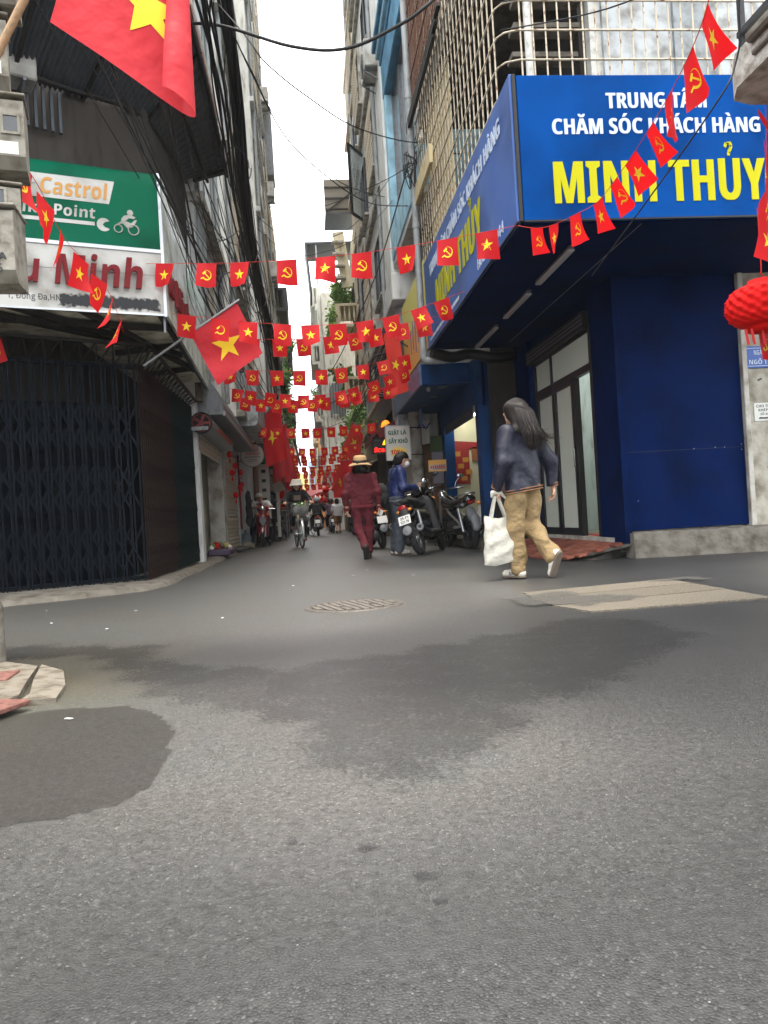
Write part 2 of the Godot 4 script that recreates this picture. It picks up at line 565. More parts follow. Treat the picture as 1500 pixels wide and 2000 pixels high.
	mat("sheet_dark", c8(78, 84, 92), 0.6, {"m": 0.2, "t": "streak", "s": Vector3(1.0, 0.4, 1.0)})
	mat("sheet_pale", c8(186, 192, 198), 0.6, {"m": 0.1, "t": "blotch", "s": 0.6})
	mat("awning_red", c8(120, 34, 30), 0.7, {"t": "blotch", "s": 0.8})
	mat("gran_a", c8(140, 131, 116), 0.9, {"t": "granite", "s": 2.4, "n": "nfine", "ns": 0.8})
	mat("gran_b", c8(130, 121, 106), 0.9, {"t": "granite", "s": 2.1, "n": "nfine", "ns": 0.8})
	mat("iron_cover", c8(112, 107, 102), 0.5, {"m": 0.4, "t": "blotch", "s": 3.0, "n": "nfine", "ns": 0.4})
	mat("banner_yellow", c8(218, 208, 104), 0.5)
	mat("banner_orange", c8(222, 164, 78), 0.5)
	mat("banner_violet", c8(92, 74, 140), 0.5)
	mat("letter_green", c8(24, 92, 72), 0.5)
	mat("letter_red", c8(196, 32, 36), 0.5)
	mat("black_void", c8(14, 14, 15), 0.9)
	mat("basket_mesh", c8(150, 150, 142), 0.5, {"m": 0.3})
	mat("plastic_teal", c8(28, 118, 118), 0.5)
	mat("bag_clear", c8(150, 158, 158), 0.25)
	asphalt()

# crushed stone in worn binder: stones from cellular noise, gaps between them dark, a few pale chips
func asphalt():
	var size = 2048
	var f = FastNoiseLite.new()
	f.noise_type = FastNoiseLite.TYPE_CELLULAR
	f.frequency = 0.165
	f.seed = 4
	f.fractal_type = FastNoiseLite.FRACTAL_NONE
	f.cellular_distance_function = FastNoiseLite.DISTANCE_EUCLIDEAN
	f.cellular_jitter = 1.0
	f.cellular_return_type = FastNoiseLite.RETURN_CELL_VALUE
	var val = f.get_seamless_image(size, size, false, false, 0.06).get_data()
	f.cellular_return_type = FastNoiseLite.RETURN_DISTANCE2_SUB
	var edge = f.get_seamless_image(size, size, false, false, 0.06).get_data()
	f.seed = 19
	f.frequency = 0.045
	f.cellular_return_type = FastNoiseLite.RETURN_CELL_VALUE
	var chip = f.get_seamless_image(size, size, false, false, 0.06).get_data()
	f.cellular_return_type = FastNoiseLite.RETURN_DISTANCE
	var cdist = f.get_seamless_image(size, size, false, false, 0.06).get_data()
	var s = FastNoiseLite.new()
	s.noise_type = FastNoiseLite.TYPE_SIMPLEX_SMOOTH
	s.frequency = 0.03
	s.fractal_octaves = 8
	s.fractal_gain = 0.7
	s.seed = 6
	var fog = s.get_seamless_image(size, size, false, false, 0.08).get_data()
	var total = size * size
	var col = PackedByteArray()
	col.resize(total * 3)
	var hgt = PackedByteArray()
	hgt.resize(total)
	var tone = PackedFloat32Array()
	tone.resize(256)
	var reach = PackedInt32Array()
	reach.resize(256)
	var r2 = RandomNumberGenerator.new()
	r2.seed = 12
	for i in 256:
		var q = r2.randf()
		var tv = 0.29 + 0.08 * r2.randf()
		if q > 0.9: tv = 0.39 + 0.11 * r2.randf()
		elif q < 0.2: tv = 0.23 + 0.06 * r2.randf()
		tone[i] = tv
		reach[i] = r2.randi_range(5, 20) if r2.randf() > 0.86 else 0
	var k = 0
	for i in total:
		var e = edge[i]
		var w = clampf((fog[i] - 118) * 0.009 + 0.5, 0.0, 1.0)      # how much binder still covers the stones
		var a = clampf((e - 22.0 - 26.0 * w) * 0.03, 0.0, 1.0) * (1.0 - 0.25 * w)
		var c = (0.275 + 0.07 * w) * (1.0 - a) + tone[val[i]] * a
		c *= 1.05 + fog[i] * 0.0008
		if cdist[i] < reach[chip[i]]: c = 0.5 + 0.0014 * chip[i]
		var b = int(c * 255.0)
		col[k] = b
		col[k + 1] = b
		col[k + 2] = int(b * 1.0)
		k += 3
		hgt[i] = int(90.0 + a * 110.0 + fog[i] * 0.2)
	T.asphalt = ImageTexture.create_from_image(Image.create_from_data(size, size, false, Image.FORMAT_RGB8, col))
	T.asphalt_h = ImageTexture.create_from_image(Image.create_from_data(size, size, false, Image.FORMAT_L8, hgt))

func asphalt_mat(key: String, col: Color, rough: float) -> StandardMaterial3D:
	var m = StandardMaterial3D.new()
	m.resource_name = key
	m.albedo_color = col
	m.albedo_texture = T.asphalt
	m.roughness = rough
	m.metallic_specular = 0.5
	m.heightmap_enabled = true
	m.heightmap_texture = T.asphalt_h
	m.heightmap_scale = 0.15
	M[key] = m
	return m

# ---------------------------------------------------------------- bodies: a field of tapered capsules, meshed with surface nets
# a primitive is [a, b, ra, rb] or [a, b, ra, rb, squash, basis]: squash divides space about the middle, in the axes of basis
func sdf(prims: Array, cell: float, k: float, cuts: Array = [], fold = 0.0, fold_f = 22.0) -> ArrayMesh:
	var lo = Vector3(1e9, 1e9, 1e9)
	var hi = -lo
	var boxes = []
	for p in prims:
		var r = maxf(p[2], p[3])
		var a: Vector3 = p[0]
		var b: Vector3 = p[1]
		var reach = Vector3(r, r, r)
		if p.size() > 4:
			var sq: Vector3 = p[4]
			var mid = (a + b) * 0.5
			var ha = (a - b).abs() * 0.5
			var big = maxf(sq.x, maxf(sq.y, sq.z))
			reach = (ha + Vector3(r, r, r)) * big if p.size() > 5 else (ha + Vector3(r, r, r)) * sq
			boxes.append([mid - reach - Vector3.ONE * (k * 0.5 + cell * 2), mid + reach + Vector3.ONE * (k * 0.5 + cell * 2)])
		else:
			boxes.append([a.min(b) - reach - Vector3.ONE * (k * 0.5 + cell * 2), a.max(b) + reach + Vector3.ONE * (k * 0.5 + cell * 2)])
		lo = lo.min(boxes[-1][0])
		hi = hi.max(boxes[-1][1])
	lo -= Vector3.ONE * cell
	hi += Vector3.ONE * cell
	var nx = int((hi.x - lo.x) / cell) + 2
	var ny = int((hi.y - lo.y) / cell) + 2
	var nz = int((hi.z - lo.z) / cell) + 2
	var g = PackedFloat32Array()
	g.resize(nx * ny * nz)
	g.fill(1.0)
	for pi in prims.size():
		var p = prims[pi]
		var a: Vector3 = p[0]
		var b: Vector3 = p[1]
		var ra: float = p[2]
		var rb: float = p[3]
		var squash: Vector3 = p[4] if p.size() > 4 else Vector3.ONE
		var has_b: bool = p.size() > 5
		var bi: Basis = (p[5] as Basis).inverse() if has_b else Basis()
		var mid = (a + b) * 0.5
		var inv = Vector3(1.0 / squash.x, 1.0 / squash.y, 1.0 / squash.z)
		var smin: float = minf(squash.x, minf(squash.y, squash.z))
		var aa = (bi * (a - mid)) * (inv if not has_b else Vector3.ONE)
		var bb = (bi * (b - mid)) * (inv if not has_b else Vector3.ONE)
		if not has_b:
			aa = (a - mid)
			bb = (b - mid)
		var ba = bb - aa
		var il: float = 1.0 / maxf(ba.length_squared(), 1e-9)
		var l0: Vector3 = boxes[pi][0]
		var h0: Vector3 = boxes[pi][1]
		var x0 = maxi(0, int((l0.x - lo.x) / cell))
		var x1 = mini(nx - 1, int((h0.x - lo.x) / cell) + 1)
		var y0 = maxi(0, int((l0.y - lo.y) / cell))
		var y1 = mini(ny - 1, int((h0.y - lo.y) / cell) + 1)
		var z0 = maxi(0, int((l0.z - lo.z) / cell))
		var z1 = mini(nz - 1, int((h0.z - lo.z) / cell) + 1)
		for z in range(z0, z1 + 1):
			for y in range(y0, y1 + 1):
				var o = (z * ny + y) * nx
				for x in range(x0, x1 + 1):
					var q = lo + Vector3(x, y, z) * cell - mid
					if has_b: q = bi * q
					q = q * inv
					var t = clampf((q - aa).dot(ba) * il, 0.0, 1.0)
					var d = ((q - aa - ba * t).length() - (ra + (rb - ra) * t)) * smin
					var e = g[o + x]
					var h = k - absf(e - d)
					if h > 0.0: g[o + x] = minf(e, d) - h * h / k * 0.25
					elif d < e: g[o + x] = d
	if fold != 0.0 or cuts.size() > 0:
		for z in nz:
			for y in ny:
				var o = (z * ny + y) * nx
				for x in nx:
					var d = g[o + x]
					if d > 0.2 and d >= 1.0: continue
					var q = lo + Vector3(x, y, z) * cell
					if fold != 0.0:
						d += fold * (sin(q.y * fold_f + sin(q.x * 17.0 + q.z * 9.0) * 1.7) * 0.6 + sin(q.x * 31.0 + q.y * 12.0) * sin(q.z * 26.0 - q.y * 9.0))
					for c in cuts:
						d = maxf(d, (c[0] as Vector3).dot(q - c[1]))
					g[o + x] = d
	# surface nets
	var id = PackedInt32Array()
	id.resize(nx * ny * nz)
	id.fill(-1)
	var vs = PackedVector3Array()
	var nxy = nx * ny
	var offs = [0, 1, nx, nx + 1, nxy, nxy + 1, nxy + nx, nxy + nx + 1]
	var corner = [Vector3(0, 0, 0), Vector3(1, 0, 0), Vector3(0, 1, 0), Vector3(1, 1, 0), Vector3(0, 0, 1), Vector3(1, 0, 1), Vector3(0, 1, 1), Vector3(1, 1, 1)]
	var edges = [[0, 1], [2, 3], [4, 5], [6, 7], [0, 2], [1, 3], [4, 6], [5, 7], [0, 4], [1, 5], [2, 6], [3, 7]]
	for z in nz - 1:
		for y in ny - 1:
			var o = z * nxy + y * nx
			for x in nx - 1:
				var i = o + x
				var g0 = g[i]
				if g0 > cell * 2.5 or g0 < -cell * 2.5: continue
				var neg = 0
				for c in 8:
					if g[i + offs[c]] < 0.0: neg += 1
				if neg == 0 or neg == 8: continue
				var acc = Vector3.ZERO
				var cnt = 0
				for e in edges:
					var d0 = g[i + offs[e[0]]]
					var d1 = g[i + offs[e[1]]]
					if (d0 < 0.0) != (d1 < 0.0):
						acc += (corner[e[0]] as Vector3).lerp(corner[e[1]], d0 / (d0 - d1))
						cnt += 1
				id[i] = vs.size()
				vs.append(lo + (Vector3(x, y, z) + acc / cnt) * cell)
	var ix = PackedInt32Array()
	var ns = PackedVector3Array()
	ns.resize(vs.size())
	var step = [1, nx, nxy]
	for z in range(1, nz - 1):
		for y in range(1, ny - 1):
			var o = z * nxy + y * nx
			for x in range(1, nx - 1):
				var i = o + x
				if id[i] < 0: continue
				var s0 = g[i] < 0.0
				for ax in 3:
					if (g[i + step[ax]] < 0.0) == s0: continue
					var u: int = step[(ax + 1) % 3]
					var w: int = step[(ax + 2) % 3]
					var q0 = id[i]
					var q1 = id[i - u]
					var q2 = id[i - u - w]
					var q3 = id[i - w]
					if q1 < 0 or q2 < 0 or q3 < 0: continue
					if not s0:
						var sw = q1
						q1 = q3
						q3 = sw
					# inside -> outside along +axis: wind clockwise seen from outside
					for t in [[q0, q2, q1], [q0, q3, q2]]:
						ix.append(t[0]); ix.append(t[1]); ix.append(t[2])
						var m = (vs[t[2]] - vs[t[0]]).cross(vs[t[1]] - vs[t[0]])
						ns[t[0]] += m
						ns[t[1]] += m
						ns[t[2]] += m
	for i in ns.size(): ns[i] = ns[i].normalized()
	var arr = []
	arr.resize(Mesh.ARRAY_MAX)
	arr[Mesh.ARRAY_VERTEX] = vs
	arr[Mesh.ARRAY_NORMAL] = ns
	arr[Mesh.ARRAY_INDEX] = ix
	var me = ArrayMesh.new()
	if vs.size() > 3: me.add_surface_from_arrays(Mesh.PRIMITIVE_TRIANGLES, arr)
	return me

# ---------------------------------------------------------------- ground
func ground_sheet(x0: float, x1: float, f0: float, f1: float, y: float, tile = 2.05, uv2rect = Rect2()) -> ArrayMesh:
	var vs = PackedVector3Array()
	var ns = PackedVector3Array()
	var uvs = PackedVector2Array()
	var uv2 = PackedVector2Array()
	var ix = PackedInt32Array()
	for q in [[x0, f0], [x1, f0], [x1, f1], [x0, f1]]:
		vs.append(P(q[0], y, q[1]))
		ns.append(Vector3.UP)
		uvs.append(Vector2(q[0], q[1]) / tile)
		if uv2rect.size.x > 0.0: uv2.append(Vector2((q[0] - uv2rect.position.x) / uv2rect.size.x, (q[1] - uv2rect.position.y) / uv2rect.size.y))
		else: uv2.append(Vector2.ZERO)
	for i in [0, 2, 1, 0, 3, 2]: ix.append(i)
	var a = []
	a.resize(Mesh.ARRAY_MAX)
	a[Mesh.ARRAY_VERTEX] = vs
	a[Mesh.ARRAY_NORMAL] = ns
	a[Mesh.ARRAY_TEX_UV] = uvs
	a[Mesh.ARRAY_TEX_UV2] = uv2
	a[Mesh.ARRAY_INDEX] = ix
	var m = ArrayMesh.new()
	m.add_surface_from_arrays(Mesh.PRIMITIVE_TRIANGLES, a)
	return m

func poly_mask(polys: Array, rect: Rect2, w: int, h: int, blur: int) -> Image:
	var im = Image.create(w, h, false, Image.FORMAT_RGB8)
	im.fill(Color.BLACK)
	for poly in polys:
		for y in h:
			var f = rect.position.y + rect.size.y * (y + 0.5) / h
			var xs = []
			for i in poly.size():
				var a = poly[i]
				var b = poly[(i + 1) % poly.size()]
				if (a[1] > f) != (b[1] > f):
					xs.append(a[0] + (f - a[1]) / (b[1] - a[1]) * (b[0] - a[0]))
			xs.sort()
			for i in range(0, xs.size() - 1, 2):
				var p = int((xs[i] - rect.position.x) / rect.size.x * w)
				var q = int((xs[i + 1] - rect.position.x) / rect.size.x * w)
				p = clampi(p, 0, w)
				q = clampi(q, 0, w)
				if q > p: im.fill_rect(Rect2i(p, y, q - p, 1), Color.WHITE)
	if blur > 1:
		im.resize(w / blur, h / blur, Image.INTERPOLATE_TRILINEAR)
		im.resize(w, h, Image.INTERPOLATE_CUBIC)
	return im

# a film of damp on the asphalt with a ragged outline; rag = width of the frayed edge
func damp_sheet(called: String, label: String, polys: Array, rect: Rect2, ppm: float, blur: int, rag: float, dark: Color, alpha: float, rough: float, y: float, seed_: int):
	var w = int(rect.size.x * ppm)
	var h = int(rect.size.y * ppm)
	w -= w % blur
	h -= h % blur
	var mask = poly_mask(polys, rect, w, h, blur).get_data()
	var s = FastNoiseLite.new()
	s.noise_type = FastNoiseLite.TYPE_SIMPLEX_SMOOTH
	s.frequency = 6.0 / ppm
	s.fractal_octaves = 6
	s.fractal_gain = 0.68
	s.seed = seed_
	var nz = s.get_image(w, h, false, false, false).get_data()
	var s2 = FastNoiseLite.new()
	s2.noise_type = FastNoiseLite.TYPE_SIMPLEX_SMOOTH
	s2.frequency = 60.0 / ppm
	s2.fractal_octaves = 3
	s2.seed = seed_ + 3
	var nf = s2.get_image(w, h, false, false, false).get_data()
	var out = PackedByteArray()
	out.resize(w * h * 4)
	var r = int(dark.r * 255)
	var gg = int(dark.g * 255)
	var b = int(dark.b * 255)
	for i in w * h:
		var m = mask[i * 3] / 255.0
		var a = 0.0
		if m > 0.004:
			var v = m + (nz[i] / 255.0 - 0.5) * rag + (nf[i] / 255.0 - 0.5) * rag * 1.3
			a = clampf((v - 0.42) * 6.0, 0.0, 1.0) * alpha
			if m < 0.12: a *= m / 0.12
		var k = i * 4
		out[k] = r
		out[k + 1] = gg
		out[k + 2] = b
		out[k + 3] = int(a * 255)
	var m = StandardMaterial3D.new()
	m.resource_name = called
	m.albedo_texture = ImageTexture.create_from_image(Image.create_from_data(w, h, false, Image.FORMAT_RGBA8, out))
	m.transparency = BaseMaterial3D.TRANSPARENCY_ALPHA
	m.roughness = rough
	m.texture_repeat = false
	var me = ground_sheet(rect.position.x, rect.end.x, rect.position.y, rect.end.y, y, 1.0)
	var a = me.surface_get_arrays(0)
	a[Mesh.ARRAY_TEX_UV] = PackedVector2Array([Vector2(0, 0), Vector2(1, 0), Vector2(1, 1), Vector2(0, 1)])
	var m2 = ArrayMesh.new()
	m2.add_surface_from_arrays(Mesh.PRIMITIVE_TRIANGLES, a)
	var o = part(called, m2, m)
	o.set_meta("kind", "stuff")
	o.set_meta("label", label)

func tone_map() -> ImageTexture:
	# broad wear of the road: paler crossing, dust with sky sheen painted in, darker traffic-polished asphalt towards the right
	var w = 768
	var rect = Rect2(-7, -2, 14, 14)
	var s = FastNoiseLite.new()
	s.noise_type = FastNoiseLite.TYPE_SIMPLEX_SMOOTH
	s.frequency = 0.022
	s.fractal_octaves = 6
	s.fractal_gain = 0.6
	s.seed = 31
	var nz = s.get_image(w, w, false, false, false).get_data()
	var dusty = poly_mask([[[-3.2, 4.6], [-1.0, 4.3], [0.2, 3.6], [1.0, 4.3], [1.6, 5.2], [1.4, 8.0], [0.6, 12.5], [-1.6, 12.5], [-3.2, 7.6]], [[-0.6, 1.2], [0.5, 1.6], [0.6, 2.6], [-0.2, 2.8], [-0.9, 3.4], [-1.6, 3.4], [-1.1, 2.2]]], rect, w, w, 48).get_data()  # mask for dust and for sky sheen painted into the tone
	var dark = poly_mask([[[1.3, 4.1], [2.6, 4.1], [4.0, 3.8], [4.0, 1.9], [1.6, 2.2], [1.1, 2.7]], [[0.3, -1.0], [3.0, -1.0], [3.0, 1.9], [0.9, 1.9]]], rect, w, w, 48).get_data()
	var soil = poly_mask([[[-2.0, 3.2], [-1.45, 3.75], [-1.07, 3.95], [-0.8, 3.5], [-0.6, 3.0], [-0.75, 2.8], [-1.0, 2.6], [-1.4, 2.3]]], rect, w, w, 48).get_data()
	var out = PackedByteArray()
	out.resize(w * w * 3)
	for i in w * w:
		var n = nz[i] / 255.0
		var d = dusty[i * 3] / 255.0
		var k = dark[i * 3] / 255.0
		var e = clampf(soil[i * 3] / 255.0 + (n - 0.5) * 0.5, 0.0, 1.0) if soil[i * 3] > 8 else 0.0
		var v = 0.70 + 0.12 * (n - 0.5) + 0.30 * d - 0.09 * k
		out[i * 3] = int(255 * clampf(v * (1.0 + 0.12 * e + 0.015 * d), 0, 1))
		out[i * 3 + 1] = int(255 * clampf(v * (1.0 + 0.07 * e), 0, 1))
		out[i * 3 + 2] = int(255 * clampf(v * (1.0 - 0.06 * e - 0.03 * d), 0, 1))
	return ImageTexture.create_from_image(Image.create_from_data(w, w, false, Image.FORMAT_RGB8, out))

func build_ground():
	var base = asphalt_mat("asphalt", Color(0.82, 0.82, 0.81), 0.46)
	struct("ground", ground_sheet(-300, 300, -300, 300, -0.006), base)
	var near = asphalt_mat("asphalt_worn", Color(0.86, 0.86, 0.86), 0.44)
	near.detail_enabled = true
	near.detail_blend_mode = BaseMaterial3D.BLEND_MODE_MUL
	near.detail_uv_layer = BaseMaterial3D.DETAIL_UV_2
	near.detail_albedo = tone_map()
	struct("road", ground_sheet(-7, 7, -2, 12, 0.0, 2.05, Rect2(-7, -2, 14, 14)), near)
	var film = c8(40, 40, 41)
	damp_sheet("damp_stain", "wide ragged dark damp patch across the middle of the road", [[[-2.2, 4.5], [-1.43, 4.47], [-0.83, 4.15], [-0.78, 3.74], [-0.42, 3.35], [-0.13, 3.3], [0.16, 3.32], [0.53, 3.5], [0.97, 3.78], [1.4, 4.1], [1.75, 3.8], [1.7, 3.3], [1.35, 2.9], [1.02, 2.59], [0.70, 2.40], [0.48, 2.11], [0.39, 1.95], [0.27, 1.86], [0.15, 1.81], [-0.06, 1.94], [-0.08, 2.03], [0.01, 2.20], [-0.11, 2.47], [-0.34, 2.72], [-0.58, 2.96], [-0.95, 3.6], [-1.07, 3.97], [-2.2, 4.16]] ],
		Rect2(-2.4, 1.1, 5.2, 3.6), 230.0, 36, 1.5, film, 0.31, 0.4, 0.004, 41)
	damp_sheet("damp_splashes", "four small dark splashes in a row on the near road", [[[-0.085, 1.48], [-0.06, 1.48], [-0.06, 1.51], [-0.08, 1.51]], [[0.05, 1.43], [0.09, 1.425], [0.09, 1.46], [0.06, 1.46]], [[0.14, 1.30], [0.18, 1.3], [0.175, 1.325], [0.15, 1.33]], [[0.15, 1.2], [0.195, 1.205], [0.18, 1.225], [0.16, 1.225]]], Rect2(-0.15, 1.15, 0.42, 0.42), 700.0, 10, 0.9, c8(40, 40, 41), 0.42, 0.45, 0.005, 43)
	damp_sheet("damp_stain", "rounded dark damp patch beside the broken kerb tiles", [[[-1.6, 2.6], [-1.12, 2.78], [-0.96, 2.84], [-0.68, 2.80], [-0.54, 2.63], [-0.45, 2.40], [-0.43, 2.19], [-0.41, 1.93], [-0.47, 1.80], [-0.57, 1.75], [-0.75, 1.72], [-1.6, 1.6]]],
		Rect2(-1.7, 1.5, 1.5, 1.6), 330.0, 8, 0.3, c8(52, 48, 45), 0.44, 0.5, 0.004, 57)
	# broken corner pavement with its concrete and red tiles
	var pav = MB.new()
	pav.prism(PackedVector2Array([Vector2(-2.4, 3.0), Vector2(-2.4, 4.1), Vector2(-1.5, 3.86), Vector2(-1.28, 3.66), Vector2(-1.2, 3.3), Vector2(-1.13, 3.02), Vector2(-1.17, 2.86), Vector2(-1.3, 2.72)]), Transform3D(Basis(Vector3(1, 0, 0), Vector3(0, 0, -1), Vector3(0, 1, 0)), Vector3(0, -0.015, 0)), 0.09)
	var pv = struct("pavement", pav, mat("concrete_dirty", c8(118, 111, 100), 0.92, {"t": "blotch", "s": 1.6, "n": "nplaster", "ns": 0.9}))
	var bit = MB.new()
	bit.prism(PackedVector2Array([Vector2(-1.265, 3.655), Vector2(-1.12, 3.5), Vector2(-1.02, 3.2), Vector2(-0.98, 2.96), Vector2(-1.1, 2.93), Vector2(-1.105, 3.05), Vector2(-1.185, 3.32)]), Transform3D(Basis(Vector3(1, 0, 0), Vector3(0, 0, -1), Vector3(0, 1, 0)).rotated(Vector3.BACK, -0.06), Vector3(0, -0.07, 0)), 0.06)
	part("broken_edge", bit, M.concrete_dirty, pv)
	for q in [[-1.42, 3.42, 0.24, 0.2, 0.1], [-1.16, 2.83, 0.2, 0.17, -0.35], [-1.7, 3.4, 0.24, 0.24, 0.08], [-1.42, 2.9, 0.22, 0.22, -0.3]]:
		var t = MB.new()
		t.box(Vector3.ZERO, Vector3(q[2], 0.02, q[3]), Basis(Vector3.UP, q[4]), 0.004)
		part("tile", t, M.tile_pink, pv, P(q[0], 0.03, q[1]))
	# rough concrete apron under the shutter gate
	var ap = MB.new()
	var outer = [[-4.2, 6.4], [-2.75, 7.35], [-2.3, 7.55], [-2.0, 7.8], [-1.66, 8.1], [-1.55, 8.8], [-1.6, 10.2], [-1.56, 11.4], [-1.62, 13.0], [-1.6, 14.4], [-1.66, 16.0], [-1.62, 17.6], [-1.66, 20.5]]
	var pts = []
	var rr = RandomNumberGenerator.new()
	rr.seed = 5
	var lane = []
	for i in outer.size() - 1:
		for k in 6:
			var t = k / 6.0
			lane.append(Vector2(lerpf(outer[i][0], outer[i + 1][0], t) + rr.randf_range(-0.025, 0.03), lerpf(outer[i][1], outer[i + 1][1], t)))
	for q in lane:
		var h = 0.045 + rr.randf_range(-0.012, 0.025)
		pts.append(P(q.x, -0.005, q.y))
		pts.append(P(q.x - 0.03, h * 0.7, q.y + 0.01))
		pts.append(P(q.x - 0.12, h, q.y + 0.05))
		pts.append(P(q.x - 0.5, 0.07, q.y + 0.25))
		pts.append(P(q.x - 1.6, 0.09, q.y + 0.6))
	ap.grid(pts, lane.size(), 5)
	struct("pavement", ap, M.concrete)
	# patch of old granite slabs let into the asphalt
	var gp = [[Vector2(1.49, 5.43), Vector2(2.69, 5.68), Vector2(2.70, 5.3), Vector2(1.46, 5.06)], [Vector2(1.45, 5.04), Vector2(2.70, 5.285), Vector2(2.69, 4.83), Vector2(1.46, 4.64)], [Vector2(1.46, 4.62), Vector2(2.69, 4.812), Vector2(2.66, 4.28), Vector2(1.56, 4.25)]]
	for i in 3:
		var s = MB.new()
		var ragged = PackedVector2Array()
		for e in 4:
			var a = gp[i][e]
			var b = gp[i][(e + 1) % 4]
			for k in 9:
				ragged.append(a.lerp(b, k / 9.0) + (Vector2(rr.randf_range(-0.012, 0.012), rr.randf_range(-0.012, 0.012)) if k > 0 else Vector2.ZERO))
		s.prism(ragged, Transform3D(Basis(Vector3(1, 0, 0), Vector3(0, 0, -1), Vector3(0, 1, 0)), Vector3(0, -0.008, 0)), 0.034)
		var o = tag(part("stone_slab", s, M.gran_a if i != 1 else M.gran_b), ["pale granite slab farthest from the viewer in the road patch", "middle pale granite slab of the road patch", "pale granite slab nearest the viewer in the road patch"][i], "slab", "granite slabs let into the road")
	damp_sheet("asphalt_smear", "thin grey asphalt smear over the left end of the granite slabs", [[[1.3, 4.75], [1.6, 4.5], [2.0, 4.62], [2.1, 4.85], [1.8, 5.0], [1.75, 5.3], [1.35, 5.25]], [[2.5, 5.6], [2.9, 5.7], [2.9, 5.45], [2.66, 5.5]]], Rect2(1.2, 4.2, 1.9, 1.7), 220.0, 20, 1.6, c8(84, 83, 80), 0.6, 0.8, 0.014, 71)
	# manhole cover
	var mh = thing("manhole_cover", "round cast iron manhole cover with a raised grid in the road", "manhole", P(0.27, 0.0, 5.42), 0.25)
	var ring = MB.new()
	ring.lathe(PackedVector2Array([Vector2(0.35, 0.001), Vector2(0.345, 0.008), Vector2(0.31, 0.009), Vector2(0.305, 0.003), Vector2(0.0, 0.003)]), Transform3D(), 40)
	part("rim", ring, M.iron_cover, mh)
	var bars = MB.new()
	for i in range(-5, 6):
		for j in range(-5, 6):
			var c = Vector2(i, j) * 0.054
			if c.length() > 0.28 or (absi(i) == 2 and j == 1): continue
			bars.box(Vector3(c.x, 0.007, c.y), Vector3(0.042, 0.012, 0.036), Basis(), 0.003)
	part("raised_grid", bars, M.iron_cover, mh).set_meta("kind", "stuff")
	# concrete stub of a post at the left edge
	var stub = MB.new()
	stub.lathe(PackedVector2Array([Vector2(0.1, 0), Vector2(0.1, 0.28), Vector2(0.092, 0.32), Vector2(0.07, 0.345), Vector2(0.0, 0.355)]), Transform3D(), 20)
	var so = part("concrete_bollard", stub, M.concrete, null, P(-1.60, 0.0, 3.86))
	tag(so, "short round-topped concrete post on the broken pavement corner", "bollard")

# ---------------------------------------------------------------- left side of the lane
func alpha_smear(called: String, parent: Node3D, xf: Transform3D, w: float, h: float, col: Color, seed_: int, freq = 3.0, amount = 1.0) -> MeshInstance3D:
	var px = 256
	var py = maxi(32, int(256 * h / w))
	var s = FastNoiseLite.new()
	s.noise_type = FastNoiseLite.TYPE_SIMPLEX_SMOOTH
	s.frequency = freq / py
	s.fractal_octaves = 5
	s.seed = seed_
	var nz = s.get_image(px, py, false, false, false).get_data()
	var im = Image.create(px, py, false, Image.FORMAT_RGBA8)
	for y in py:
		for x in px:
			var e = minf(minf(x, px - x) / (py * 0.35), minf(y, py - y) / (py * 0.35))
			var a = clampf(e, 0, 1)
			a = clampf((a * 1.5 + (nz[y * px + x] / 255.0 - 0.55) * 1.6 - 0.35) * amount, 0, 0.96)
			im.set_pixel(x, y, Color(col.r, col.g, col.b, a))
	var m = StandardMaterial3D.new()
	m.resource_name = called
	m.albedo_texture = ImageTexture.create_from_image(im)
	m.transparency = BaseMaterial3D.TRANSPARENCY_ALPHA
	m.roughness = 0.6
	m.texture_repeat = false
	var b = MB.new()
	b.quad(xf * Vector3(-w / 2, -h / 2, 0), xf * Vector3(w / 2, -h / 2, 0), xf * Vector3(w / 2, h / 2, 0), xf * Vector3(-w / 2, h / 2, 0))
	return part(called, b, m, parent)

# accordion gate: upright channels with flat bars crossing between them
func scissor_gate(label: String, a: Vector3, b: Vector3, h: float, pitch: float, mats: Array, slant: Array):
	var g = thing("folding_gate", label, "gate", a)
	var d = b - a
	var l = d.length()
	var u = d / l
	var n = u.cross(Vector3.UP)
	var m = int(l / pitch)
	var ups = MB.new()
	var upright = mbox(Vector3(0, h * 0.5, 0), Vector3(0.022, h, 0.016), 0.0, Basis(u, Vector3.UP, -n)).mesh()
	var upright2 = mbox(Vector3(0, h * 0.5, 0), Vector3(0.014, h, 0.012), 0.0, Basis(u, Vector3.UP, -n)).mesh()
	var strips = {}
	for i in m + 1:
		var t = float(i) / m
		var mt = mats[clampi(int(t * mats.size()), 0, mats.size() - 1)]
		part("upright", upright, mt, g, u * (l * t))
		if i < m: part("upright", upright2, mt, g, u * (l * (t + 0.28 / m)) + n * 0.02)
	for band in [[0.12, 0.62], [0.78, 1.28], [1.44, 1.94]]:
		for i in m - 1:
			var t = float(i) / m
			var mt = mats[clampi(int(t * mats.size()), 0, mats.size() - 1)]
			for s in 2:
				var key = [band[0], s]
				if not strips.has(key):
					var st = MB.new()
					var y0 = band[0] if s == 0 else band[1]
					var y1 = band[1] if s == 0 else band[0]
					st.bar(Vector3(0, y0, 0) + n * (0.014 + 0.006 * s), u * (l / m * 2.0) + Vector3(0, y1, 0) + n * (0.014 + 0.006 * s), 0.004, 0.02, u.cross(Vector3.UP).cross(Vector3.UP))
					strips[key] = st.mesh()
				part("lattice_strip", strips[key], mt, g, u * (l * t))
	for y in [0.03, h - 0.02]:
		var r = MB.new()
		r.bar(Vector3(0, y, 0) - n * 0.02, d + Vector3(0, y, 0) - n * 0.02, 0.03, 0.04)
		part("rail", r, mats[0], g)

